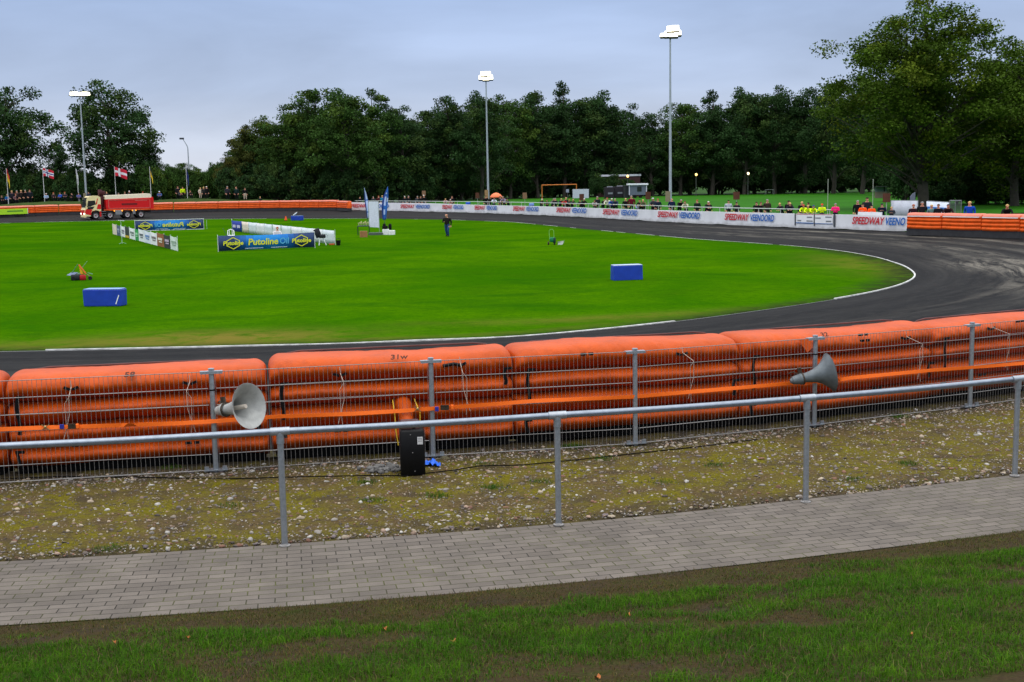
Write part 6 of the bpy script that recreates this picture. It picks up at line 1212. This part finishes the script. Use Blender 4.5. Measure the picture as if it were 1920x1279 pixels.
edges = [435, 454, 466.5, 481, 496, 511, 527.5, 546, 566, 586, 605, 628]
for i in range(11):
    t0, t1 = tpx(edges[i], a2, b2)*Ls, tpx(edges[i+1], a2, b2)*Ls; mb = MB(); hgt = .98
    if i == 0: m_ = C8(24, 50, 150)
    elif i == 1: m_ = C8(222, 208, 190)
    else: m_ = C8(218, 220, 222) if i % 2 else C8(208, 216, 220)
    V = []
    for q in range(7):
        for z in (.04, .35, .68, hgt): V.append((t0+.03+(t1-t0-.06)*q/6, .025*math.sin(q*1.7+i+z*3), z-.02*math.sin(math.pi*q/6)))
    mb.add(V, [(q*4+j, q*4+4+j, q*4+5+j, q*4+1+j) for q in range(6) for j in range(3)]); o = mb.build('white_sheet' if i else 'blue_sheet', m_, PF, True, fix=False); sol = o.modifiers.new('thickness', 'SOLIDIFY'); sol.thickness = .012
    if i == 0: mb = MB(); [mb.box((t0+(t1-t0)*f_, -.05, .5), ((t1-t0)*.3, .01, .26)) for f_ in (.3, .72)]; mb.build('pale_print', C8(190, 186, 214), o)
    mb = MB(); mb.tube([(t1, .03, -.1), (t1, .03, 1.06)], .03 if i in (4, 5) else .02, 6); mb.build('stake', C8(52, 120, 74) if i < 10 else C8(206, 214, 206), PF)
mb = MB(); mb.tube([(0, .03, -.1), (0, .03, 1.15)], .022, 6); mb.build('stake', C8(220, 222, 222), PF)
# ---- chairs, seated person, oddments by the pits
def base(px, py): p_ = at(px, py, ZI); return (p_[0], p_[1], ZI)
p = base(601, 460); b = empty('folding_chair', p, .5, 'dark folding chair with a jacket over it at the right end of the white sheets', 'chair')
mb = MB(); mb.rbox((-.18, 0, .84), (.42, .14, .62), .06, 3, Matrix.Rotation(-.35, 3, 'Y')); mb.rbox((.14, 0, .62), (.45, .3, .26), .08); mb.build('jacket', C8(22, 24, 32), b, True)
for x_ in (-.12, .40):
    mb = MB(); mb.tube([(x_*.4, -.05, .55), (x_, -.05, 0)], .035, 6); mb.build('leg', WHITE, b)
mb = MB(); mb.tube([(.4, 0, .75), (.55, 0, .66), (.5, 0, .5)], .015, 6); mb.build('armrest', ALU, b)
p = base(521, 456); person(p, 'sit', .86, (214, 210, 214), (30, 30, 36), 'red', 'red-haired person in white sitting between the nearest banner and the white sheets', .2)
p = base(434, 452); b = empty('garden_chair', p, .3, 'white curved garden chair behind the left end of the nearest banner', 'chair')
mb = MB(); mb.rbox((0, 0, .42), (.5, .46, .05), .1); mb.build('seat', WHITE, b)
mb = MB(); mb.tube([(-.24, .2, .42), (-.22, .25, .78), (0, .28, .88), (.22, .25, .78), (.24, .2, .42)], .035, 8); mb.tube([(-.1, .22, .44), (-.1, .27, .82)], .02, 6); mb.tube([(.1, .22, .44), (.1, .27, .82)], .02, 6); mb.build('backrest', WHITE, b, True)
for x_, y_ in ((-.22, -.2), (.22, -.2), (-.22, .2), (.22, .2)): mb = MB(); mb.tube([(x_, y_, 0), (x_, y_, .42)], .025, 6); mb.build('leg', WHITE, b)
mb = MB(); mb.tube([(-.6, .1, 1.0), (-.35, .12, .5), (-.3, .12, 0)], .02, 6); mb.build('arm_pole', C8(60, 90, 70), b)
p = base(634.5, 460); b = empty('black_bucket', p, 0, 'small black bucket right of the white sheets', 'bucket'); mb = MB(); mb.lathe([(0, 0), (0, .13), (.34, .17), (.34, .14), (.05, .11)], 14, Matrix(((0, 0, 1, 0), (0, 1, 0, 0), (1, 0, 0, 0), (0, 0, 0, 1)))); mb.build('tub', BLACK, b, True); mb = MB(); mb.tube([(-.16, 0, .32), (-.1, 0, .46), (.1, 0, .46), (.16, 0, .32)], .012, 6); mb.build('handle', BLACK, b)
p = base(622, 459.5); b = empty('orange_plank', p, -.1, 'orange plank lying at the right end of the white sheets', 'plank'); mb = MB(); mb.rbox((0, 0, .05), (.36, .12, .09), .02); mb.build('board', C8(190, 84, 30), b)
for px, py, lab, hh in ((229, 457, 'thin pale marker pole with a crossed top in front of the sponsor sheets', 1.75), (388, 430, 'thin pale marker pole right of the farther banner', .9)):
    p = base(px, py); b = empty('marker_pole', p, 0, lab, 'pole'); mb = MB(); mb.tube([(0, 0, 0), (0, 0, hh)], .018, 6); mb.build('pole', C8(180, 206, 180), b)
    if hh > 1: mb = MB(); mb.bar((-.22, 0, hh), (.26, 0, hh-.04), .03, .04); mb.build('crosspiece', C8(214, 220, 224), b); mb = MB(); [mb.tube([(0, 0, .1), (math.cos(k)*.3, math.sin(k)*.3, 0)], .014, 5) for k in (0, 2.1, 4.2)]; mb.build('foot', C8(150, 190, 160), b)
# ---- award stand: feather flags, blank banner stand, table of trophies, boxes
def feather(px, ptop, py, label, c1, c2, lean, wid):
    p = base(px, py); b = empty('feather_flag', p, 0, label, 'feather flag', 'blue and white feather flags beside the blank banner stand'); s_ = pj(p)[2]; H = (py-ptop)/s_
    mb = MB(); mb.tube([(0, 0, 0), (lean*.5, 0, H*.6), (lean, 0, H)], .025, 6, .012); mb.build('pole', C8(60, 64, 70), b); n = 26; V = []; mb = MB()
    for i in range(n+1):
        t = i/n; z = H*(.16+.84*t); w_ = wid*(math.sin(math.pi*min(1, .12+t*.62))**.7)*(1-t**4) + .01; x_ = lean*t*t
        for q in (0, .33, .66, 1): V.append((x_+(q-.5)*w_, .05*math.sin(t*9+q*3), z))
    mb.v = V
    for i in range(n):
        t = i/n
        for q in range(3):
            k = c1(t, q); mb.f.append([i*4+q, i*4+q+1, i*4+q+5, i*4+q+4]); mb.m.append(k)
    o = mb.build('sail', c2, b, True, fix=False); sol = o.modifiers.new('thickness', 'SOLIDIFY'); sol.thickness = .012
FB = [C8(32, 96, 180), C8(172, 188, 232), C8(20, 54, 128)]
feather(690, 352, 421, 'pale narrow feather flag left of the blank banner stand', lambda t, q: 2 if q == 0 else (1 if not (.55 < t < .6 or .18 < t < .22) else 0), FB, -.28, .36)
feather(721, 350, 424, 'broad blue feather flag right of the blank banner stand', lambda t, q: 1 if (q in (1,) and (.12 < t < .3 or .74 < t < .79)) or (q >= 1 and .42 < t < .66 and q == 1) or (q == 2 and .5 < t < .62) else (0 if q else 2), FB, .45, .60)
p = base(702, 440); b = empty('banner_stand', p, .08, 'tall blank white banner stand between the two feather flags', 'banner stand'); s_ = pj(p)[2]; H = (440-378.5)/s_
mb = MB(); mb.add([(-.38, 0, .62), (.40, 0, .56), (.38, -.02, H), (-.38, .02, H+.02)], [(0, 1, 2, 3)]); o = mb.build('white_panel', C8(206, 210, 224), b, fix=False); sol = o.modifiers.new('thickness', 'SOLIDIFY'); sol.thickness = .02
for x_ in (-.41, .42): mb = MB(); mb.tube([(x_, .02, 0), (x_, .02, H+.03)], .02, 6); mb.build('leg', C8(150, 160, 150), b)
p = base(682, 441); tb = empty('table', p, .05, 'dark folding table carrying small trophies', 'table'); mb = MB(); mb.rbox((0, 0, .72), (1.0, .5, .04), .03); mb.build('tabletop', C8(40, 50, 46), tb)
for x_, y_ in ((-.46, -.2), (.46, -.2), (-.46, .2), (.46, .2)): mb = MB(); mb.tube([(x_, y_, 0), (x_, y_, .7)], .025, 6); mb.build('leg', C8(24, 44, 30), tb)
rs = random.Random(3)
for i in range(8):
    x_ = -.36+.105*i; b = empty('trophy', (p[0]+x_, p[1]+(.06 if i % 2 else -.1), ZI+.74), 0, 'small pale gold trophy standing on the dark folding table', 'trophy', 'trophies on the folding table'); hh = .26+.12*(i % 3)/2
    mb = MB(); mb.rbox((0, 0, .03), (.08, .08, .06), .01); mb.build('plinth', C8(90, 90, 110), b); mb = MB(); mb.lathe([(.06, .012), (hh*.45, .014), (hh*.6, .045), (hh, .06), (hh-.01, .05), (hh*.65, .02)], 10, Matrix(((0, 0, 1, 0), (0, 1, 0, 0), (1, 0, 0, 0), (0, 0, 0, 1)))); mb.build('cup', C8(222, 214, 160, metal=.2), b, True)
p = base(682, 445); b = empty('cardboard_box', p, .05, 'brown cardboard box under the trophy table', 'box'); mb = MB(); mb.box((0, 0, .24), (.58, .4, .48)); mb.build('carton', C8(150, 104, 62), b); mb = MB(); mb.box((-.12, -.203, .24), (.02, .006, .47)); mb.build('tape', C8(110, 74, 40), b)
p = base(705, 441); b = empty('grey_step', p, .03, 'low grey platform step between the table and the white blocks', 'step'); mb = MB(); mb.rbox((0, 0, .11), (1.15, .5, .22), .03); mb.build('deck', C8(74, 84, 78), b); mb = MB(); mb.box((.0, -.253, .18), (1.1, .006, .02)); mb.build('edge_strip', C8(120, 126, 124), b)
for px, py, w_, h_, lab in ((723.5, 440.5, .50, .46, 'taller white podium block with a black bag on it'), (735, 440.5, .48, .36, 'lower white podium block at the right of the award stand')):
    p = base(px, py); b = empty('podium_block', p, 0, lab, 'podium', 'white podium blocks'); mb = MB(); mb.rbox((0, 0, h_/2), (w_, .5, h_), .02); mb.build('block', C8(222, 222, 222), b); mb = MB(); mb.box((0, -.253, h_*.5), (w_*.5, .006, .01)); mb.build('seam', C8(170, 170, 170), b)
    if h_ > .4: pb_ = p
b = empty('black_bag', (pb_[0]-.05, pb_[1], ZI+.46), 0, 'slumped black bag on the taller white podium block', 'bag'); mb = MB(); mb.rbox((0, 0, .14), (.44, .3, .28), .1); mb.rbox((-.06, .02, .32), (.24, .2, .22), .08); mb.build('sack', C8(18, 18, 20), b, True); mb = MB(); mb.tube([(-.15, 0, .4), (-.05, 0, .52), (.06, 0, .38)], .02, 6); mb.build('strap', BLACK, b, True)
p = base(731.5, 439.5); b = empty('black_rucksack', (p[0], p[1]+.1, ZI+.36), 0, 'upright black rucksack on the lower white podium block', 'bag'); mb = MB(); mb.rbox((0, 0, .24), (.26, .22, .46), .09); mb.build('pack', C8(20, 20, 22), b, True); mb = MB(); mb.tube([(-.08, 0, .46), (0, 0, .54), (.08, 0, .46)], .015, 6); mb.build('strap', BLACK, b, True)
# ---- green spreader and upturned pale barrow, rake machine
p = base(1036, 459.5); b = empty('line_marker', p, .1, 'green wheeled line marking machine with a thin hoop handle on the infield', 'line marker'); mb = MB(); mb.rbox((0, 0, .34), (.36, .3, .3), .1); mb.build('tank', C8(0, 110, 66), b, True)
mb = MB(); mb.rbox((.12, -.05, .30), (.16, .26, .36), .06); mb.build('hopper', C8(0, 44, 40), b, True)
mb = MB(); mb.tube([(-.17, .1, .3), (-.18, .25, .9), (-.1, .28, 1.0), (.06, .28, 1.0), (.12, .25, .9), (.12, .1, .3)], .013, 6); mb.build('handle', C8(120, 176, 90), b, True)
for x_ in (-.27, .12):
    mb = MB(); mb.lathe([(-.04, 0), (-.04, .1), (-.02, .12), (.02, .12), (.04, .1), (.04, 0)], 14, Matrix(((1, 0, 0, x_), (0, 1, 0, -.05), (0, 0, 1, .12), (0, 0, 0, 1)))); mb.build('wheel', C8(44, 26, 14), b, True)
p = base(1051, 459); b = empty('metal_tub', p, -.1, 'pale metal tub lying beside the green line marking machine', 'tub'); mb = MB(); mb.prism([(-.16, .0), (.13, .0), (.22, .2), (-.17, .17)], -.15, .15); mb.build('tub', C8(206, 208, 206), b); mb = MB(); mb.tube([(-.18, -.16, .18), (.22, -.16, .23), (.24, .0, .26), (.22, .16, .23), (-.18, .16, .18), (-.18, -.16, .18)], .016, 6); mb.build('rim', C8(120, 130, 120), b, True)
p = base(152, 525.5); b = empty('tool_trailer', p, .15, 'jumble of rakes, red fuel can and warning board on the infield', 'tool trailer')
mb = MB(); mb.rbox((-.22, .05, .14), (.42, .35, .26), .06); mb.build('dark_engine', C8(26, 32, 36), b, True)
mb = MB(); mb.rbox((.10, -.05, .12), (.26, .22, .24), .05); mb.tube([(.04, -.05, .24), (.1, -.05, .3), (.16, -.05, .24)], .02, 6); mb.build('red_can', C8(160, 8, 16), b, True)
mb = MB(); mb.add([(-.02, .0, .30), (.12, -.02, .28), (-.04, .02, .70), (-.06, .02, .66)], [(0, 1, 2, 3)]); o = mb.build('yellow_board', C8(214, 160, 14), b, fix=False); o.modifiers.new('thickness', 'SOLIDIFY').thickness = .015
mb = MB(); mb.bar((-.05, -.04, .72), (.24, -.05, .30), .03, .055); mb.build('orange_bar', C8(232, 104, 50), b)
for q0_, q1_, c_ in (((-.10, .0, .74), (-.42, .1, .32), (90, 130, 96)), ((-.42, .1, .36), (-.62, .05, .22), (120, 132, 160)), ((.05, .1, .55), (.3, .15, .86), (110, 150, 100)), ((.2, .0, .32), (.5, -.05, .10), (130, 110, 100)), ((.3, .05, .33), (.52, .05, .26), (110, 150, 130)), ((-.6, .1, .27), (.08, .05, .32), (150, 170, 170))):
    mb = MB(); mb.tube([q0_, q1_], .018, 6); mb.build('tool_handle', C8(*c_), b)
for x_, y_ in ((.42, -.05), (-.3, -.1)):
    mb = MB(); mb.lathe([(-.04, 0), (-.04, .09), (.04, .09), (.04, 0)], 12, Matrix(((0, 1, 0, x_), (1, 0, 0, y_), (0, 0, 1, .09), (0, 0, 0, 1)))); mb.build('wheel', TY, b, True)
mb = MB(); mb.add([(-.62, .0, .24), (-.35, -.05, .22), (-.12, .05, .36), (-.4, .12, .38)], [(0, 1, 2, 3)]); o = mb.build('grey_sheet', C8(110, 122, 150), b, fix=False); o.modifiers.new('thickness', 'SOLIDIFY').thickness = .01
# ================================================================ BEHIND THE WALL: goal, tarpaulin, boards, hut, containers, parasol
def ground_at(px, Y, z=-.1):
    X_ = (px-960)*Y/FPX
    for _ in range(4): X_ += (px-pj((X_, Y, z))[0])/pj((X_, Y, z))[2]
    return X_
OR = C8(196, 112, 44)
xa, xb = ground_at(1016.5, 214), ground_at(1081, 219); b = empty('football_goal', (xa, 214, -.1), math.atan2(5, xb-xa), 'orange football goal frame at the far side of the pitch', 'goal'); Lg = math.hypot(xb-xa, 5); Hg = (pj((xa, 214, -.1))[1]-347.5)/pj((xa, 214, -.1))[2]
for x_ in (0, Lg): mb = MB(); mb.tube([(x_, 0, 0), (x_, 0, Hg)], .085, 8); mb.build('goal_post', OR, b)
mb = MB(); mb.tube([(-.06, 0, Hg), (Lg+.06, 0, Hg)], .085, 8); mb.build('crossbar', OR, b)
def box_at(px0, px1, ytop, ybot_z, Y, dep, name, part, m, label, cat, group=None, gz=-.1):
    x0_, x1_ = ground_at(px0, Y, gz), ground_at(px1, Y, gz); h = (pj((x0_, Y, gz))[1]-ytop)/pj((x0_, Y, gz))[2]; b = empty(name, ((x0_+x1_)/2, Y, gz), 0, label, cat, group); mb = MB(); mb.box((0, dep/2, (h+ybot_z)/2), (x1_-x0_, dep, h-ybot_z)); mb.build(part, m, b); return b, x1_-x0_, h
b, w_, h = box_at(1074, 1104, 355, .15, 208, .12, 'white_tarpaulin', 'sheet', C8(186, 190, 204), 'white tarpaulin screen standing in front of the right goal post', 'screen')
for x_ in (-w_/2, 0, w_/2): mb = MB(); mb.tube([(x_, .16, 0), (x_, .16, h)], .04, 6); mb.build('post', C8(120, 122, 128), b)
b, w_, h = box_at(1061.5, 1067, 355, 1.0, 221, .06, 'notice_board', 'board', C8(150, 158, 178), 'small pale notice board between the goal posts', 'sign'); mb = MB(); mb.tube([(0, .05, 0), (0, .05, h)], .05, 6); mb.build('post', C8(90, 90, 94), b)
RUST = mat('rust_brown_board', (.085, .028, .014), .85, 0, .35, 3); TAN = C8(128, 96, 70)
for px, yt, yb, off, lab, m in ((794.5, 358, 367, 3.2, 'small tan board above the second wall lettering', TAN), (895, 361.5, 372, 4.2, 'rust-brown board left of the middle floodlight mast', RUST), (984, 361.5, 373, 4.2, 'tan board between the parasol and the goal', TAN), (1090.5, 364, 376, 2.6, 'rust-brown board in front of the white tarpaulin', RUST), (1215.5, 360, 374, 2.8, 'rust-brown board right of the grey hut', RUST), (1381, 360, 374.5, 2.6, 'rust-brown board beside the person in stripes', RUST), (1662.5, 363, 379.5, 2.6, 'largest rust-brown board by the right end of the white wall', RUST)):
    Lx = WOFF(off); t = Lx.at_px(px, 1.5); p = Lx.pos(t); x_, y_, s_ = pj((*p, -.1)); zt = (y_-yt)/s_; zb_ = (y_-yb)/s_; b = empty('rear_board', (p[0], p[1], -.1), facing(*p), lab, 'board', 'boards on posts behind the white wall'); wd = {1662.5: .50, 1381: .5}.get(px, .48)
    mb = MB(); mb.box((0, 0, (zt+zb_)/2), (wd, .05, zt-zb_)); mb.build('board', m, b); mb = MB(); mb.tube([(0, .05, 0), (0, .05, zt-.05)], .03, 6); mb.build('post', C8(150, 154, 150), b)
# grey hut trailer
b, w_, h = box_at(1180, 1212.5, 347, .55, 205, 2.2, 'site_hut', 'wall', mat('grey_cladding', s2l((92, 100, 116)), .6, 0, .08, 3), 'grey hut trailer with a white roof edge and dark window by the pitch', 'hut')
mb = MB(); mb.box((0, 1.1, h+.08), (w_+.5, 2.6, .26)); mb.build('roof', C8(226, 226, 236), b)
mb = MB(); mb.box((w_*.08, -.02, (h+.55)*.55), (.72, .06, .8)); mb.build('window', GLASS, b)
for x_ in (-w_/2+.02, w_/2-.02): mb = MB(); mb.box((x_, -.02, (h+.55)/2), (.13, .05, h-.55)); mb.build('corner_trim', C8(206, 200, 216), b)
for x_ in (-.5, .45): mb = MB(); mb.lathe([(-.1, 0), (-.1, .28), (.1, .28), (.1, 0)], 14, Matrix(((0, 1, 0, x_), (1, 0, 0, .3), (0, 0, 1, .28), (0, 0, 0, 1)))); mb.build('wheel', TY, b, True)
b2, w2, h2 = box_at(1171, 1180.5, 349, .0, 207, 2.0, 'dark_shed', 'wall', C8(44, 46, 50), 'narrow dark shed adjoining the left side of the grey hut', 'shed'); mb = MB(); mb.box((0, 1, h2+.04), (w2+.1, 2.1, .1)); mb.build('roof', C8(60, 62, 66), b2)
for px0, px1, yt, lab, off in ((1134, 1151.5, 351.5, 'left one of two dark containers with pale lettering strips', 0), (1152, 1170, 350, 'right one of two dark containers with pale lettering strips', .5)):
    b, w_, h = box_at(px0, px1, yt, .2, 209+off, 2.3, 'dark_container', 'body', C8(30, 24, 34), lab, 'container', 'dark containers left of the grey hut')
    mb = MB(); mb.box((.15, 0-.03, h*.45), (w_*.5, .05, .3)); mb.build('pale_lettering_strip', C8(120, 124, 134), b); mb = MB(); mb.box((.1, .3, h+.06), (w_*.6, .3, .18)); mb.build('pale_roof_load', C8(140, 140, 152), b); mb = MB(); mb.box((0, 1.1, .1), (w_*.9, 2.0, .2)); mb.build('underframe', CHAS, b)
# brick building behind
BRK = mat('dark_brick', s2l((66, 40, 40)), .85, 0, .2, 1.5, .3, 12)
b, w_, h = box_at(1126, 1200.5, 331, 0, 224, 8, 'brick_building', 'wall', BRK, 'brick building with a pale roof edge half hidden behind the hut', 'building')
mb = MB(); mb.box((0, 4, h+.1), (w_+.3, 8.3, .34)); mb.build('roof_edge', C8(196, 198, 206), b)
for f_ in (-.3, .05): mb = MB(); mb.box((w_*f_, -.02, h*.55), (1.0, .06, 1.1)); mb.build('window', GLASS, b)
b, w_, h = box_at(782, 846, 334, 0, 226, 8, 'pale_building', 'wall', C8(120, 112, 106), 'low building with a pale eave glimpsed through the trees above the wall', 'building'); mb = MB(); mb.box((0, 4, h+.1), (w_+.4, 8.4, .22)); mb.build('roof_edge', C8(170, 172, 178), b)
for f_ in (-.35, -.1, .15, .38): mb = MB(); mb.box((w_*f_, -.02, h*.5), (1.3, .06, 1.2)); mb.build('window', GLASS, b)
# parasol
Lx = WOFF(2.2); p = Lx.pos(Lx.at_px(930, 1.5)); x_, y_, s_ = pj((*p, -.1)); hp = (y_-361.5)/s_; b = empty('parasol', (p[0], p[1], -.1), 0, 'faded orange parasol open behind the white wall', 'parasol')
mb = MB(); mb.tube([(0, 0, 0), (0, 0, hp)], .025, 8); mb.build('pole', C8(170, 176, 170), b)
mb = MB(); n = 16; V = [(0, 0, hp)]
for r_, z in ((.28, -.07), (.52, -.22), (.72, -.46), (.72, -.58)):
    for k in range(n): a_ = 2*math.pi*k/n; q = r_*(1 if k % 2 == 0 else .97); V.append((q*math.cos(a_), q*math.sin(a_), hp+z))
mb.v = V; mb.f = [[0, 1+k, 1+(k+1) % n] for k in range(n)]+[[1+r_*n+k, 1+(r_+1)*n+k, 1+(r_+1)*n+(k+1) % n, 1+r_*n+(k+1) % n] for r_ in range(3) for k in range(n)]; mb.m = [0]*len(mb.f)
o = mb.build('canopy', C8(236, 120, 74), b, True, fix=False); o.modifiers.new('thickness', 'SOLIDIFY').thickness = .01
for px, lab in ((878, 'blue tub at the foot of the spectator rail left of the parasol'), (997, 'pale blue tub at the foot of the spectator rail below the tan board')):
    Lx = WOFF(1.0); p = Lx.pos(Lx.at_px(px, .5)); b = empty('blue_tub', (p[0], p[1], .3), 0, lab, 'tub', 'tubs behind the white wall'); mb = MB(); mb.rbox((0, 0, .28), (.55, .4, .3), .08); mb.build('tub', C8(30, 80, 190) if px == 878 else C8(110, 140, 200), b, True); mb = MB(); mb.box((0, 0, -.1), (.4, .3, .5)); mb.build('stand', C8(60, 70, 80), b)
# small goals, dugout, thin posts, screens at the right
NETC = C8(110, 116, 112)
for px0, px1, yt, Y, lab, c_ in ((1436, 1451, 356, 215, 'small grey training goal at the back of the pitch', NETC), (1678, 1698, 355, 150, 'small tan training goal left of the biggest tree', C8(120, 108, 76))):
    x0_, x1_ = ground_at(px0, Y), ground_at(px1, Y); h = (pj((x0_, Y, -.1))[1]-yt)/pj((x0_, Y, -.1))[2]; h = min(h, 2.2); z0 = (pj((x0_, Y, -.1))[1]-yt)/pj((x0_, Y, -.1))[2]-h; b = empty('training_goal', (x0_, Y, -.1+z0), 0, lab, 'goal', 'small training goals at the back of the pitch'); w_ = x1_-x0_
    for x_ in (0, w_): mb = MB(); mb.tube([(x_, 0, -z0), (x_, 0, h), (x_, .8, h*.95), (x_, 1.3, 0)], .04, 6); mb.build('goal_post', c_, b)
    mb = MB(); mb.tube([(0, 0, h), (w_, 0, h)], .04, 6); mb.build('crossbar', c_, b)
b, w_, h = box_at(1640, 1668.5, 351, .9, 168, .1, 'dugout', 'rear_panel', C8(96, 112, 112), 'pale green dugout shelter behind the largest rust-brown board', 'shelter'); mb = MB(); mb.box((.2, -.5, h+.05), (w_+.6, 1.3, .1)); mb.build('roof', C8(40, 44, 44), b); mb = MB(); mb.box((w_*.12, -.06, (h+.9)/2), (.12, .06, h-.9)); mb.build('mullion', C8(40, 44, 44), b); mb = MB(); mb.box((0, .05, .45), (w_, .1, .9)); mb.build('plinth', C8(120, 110, 92), b)
for px, yt, lab in ((1552.5, 338, 'thin pale ball-stop post above the marshals'), (1636, 338, 'thin pale ball-stop post above the orange vests')):
    Lx = WOFF(5); p = Lx.pos(Lx.at_px(px, 1.5)); x_, y_, s_ = pj((*p, -.1)); b = empty('ball_stop_post', (p[0], p[1], -.1), 0, lab, 'post', 'ball-stop posts'); mb = MB(); mb.tube([(0, 0, 0), (0, 0, (y_-yt)/s_)], .022, 6); mb.build('pole', C8(160, 164, 150), b); mb = MB(); mb.lathe([((y_-yt)/s_, .045), ((y_-yt)/s_+.05, .03), ((y_-yt)/s_+.06, 0)], 8, Matrix(((0, 0, 1, 0), (0, 1, 0, 0), (1, 0, 0, 0), (0, 0, 0, 1)))); mb.build('cap', C8(120, 124, 114), b)
RBB = RB.off(3.6 if np.dot(RB.nor(RB.len/2), -RB.pos(RB.len/2)) < 0 else -3.6, 40)
def screen(pts_px, yt, label, name, m, line, gz=-.1, group=None, extra=None):
    p0_, p1_ = line.pos(line.at_px(pts_px[0], 1.)), line.pos(line.at_px(pts_px[1], 1.)); d = p1_-p0_; L_ = float(np.hypot(*d)); s_ = pj((*p0_, gz)); h = (s_[1]-yt)/s_[2]; b = empty(name, (p0_[0], p0_[1], gz), math.atan2(d[1], d[0]), label, 'screen', group)
    mb = MB(); V = []; n = 10
    for q in range(n+1):
        for z in (.25, h*.6, h): V.append((L_*q/n, .04*math.sin(q*1.9+z*2), z))
    mb.add(V, [(q*3+j, q*3+3+j, q*3+4+j, q*3+1+j) for q in range(n) for j in range(2)]); o = mb.build('sheet', m, b, True, fix=False); o.modifiers.new('thickness', 'SOLIDIFY').thickness = .012
    for t_ in (0, .5, 1): mb = MB(); mb.tube([(L_*t_, .06, 0), (L_*t_, .06, h+.02)], .025, 6); mb.build('post', C8(110, 112, 116), b)
    mb = MB(); mb.tube([(0, .06, h+.02), (L_, .06, h+.02)], .022, 6); mb.build('top_tube', C8(140, 144, 146), b); return b, L_, h
WB = WOFF(3.0); CONT = Poly(list(WB.p)+[tuple(RBB.pos(t)) for t in np.linspace(RBB.at_px(1712, 1), RBB.len, 10)])
screen((1669, 1719), 377, 'site fence covered with a white tarpaulin left of the biggest trunk', 'fence_screen', C8(186, 190, 200), CONT)
b, L_, h = screen((1737.5, 1778), 378, 'site fence hung with a white banner with a blue stripe', 'banner_screen', C8(214, 220, 232), CONT)
mb = MB(); mb.box((L_/2, -.06, h*.72), (L_*.98, .02, h*.13)); mb.build('blue_stripe', C8(40, 120, 200), b)
b, L_, h = screen((1779, 1801), 377, 'open grey site fence panel right of the blue and white banner', 'site_fence', C8(30, 34, 30), CONT); bpy.data.objects.remove([o for o in b.children if o.name.startswith('sheet')][0])
for q in range(1, 12): mb = MB(); mb.tube([(L_*q/12, .06, .1), (L_*q/12, .06, h)], .008, 4); mb.build('wire', C8(120, 124, 126), b)
Lx = WOFF(6); p = Lx.pos(min(Lx.len, Lx.at_px(1711, 1))); b = empty('tilted_panel', (ground_at(1711, 105), 105, -.1), .6, 'grey tilted panel leaning left of the biggest trunk', 'panel'); s_ = pj((b.location.x, 105, -.1)); mb = MB(); mb.prism([(-.32, .3), (.32, .3), (.32, (s_[1]-361)/s_[2]), (.0, (s_[1]-363)/s_[2]), (-.32, (s_[1]-369)/s_[2])], 0, .05); mb.build('sheet', C8(104, 106, 124), b); mb = MB(); mb.tube([(0, .1, 0), (0, .1, 1.4)], .03, 6); mb.build('post', C8(90, 92, 96), b)
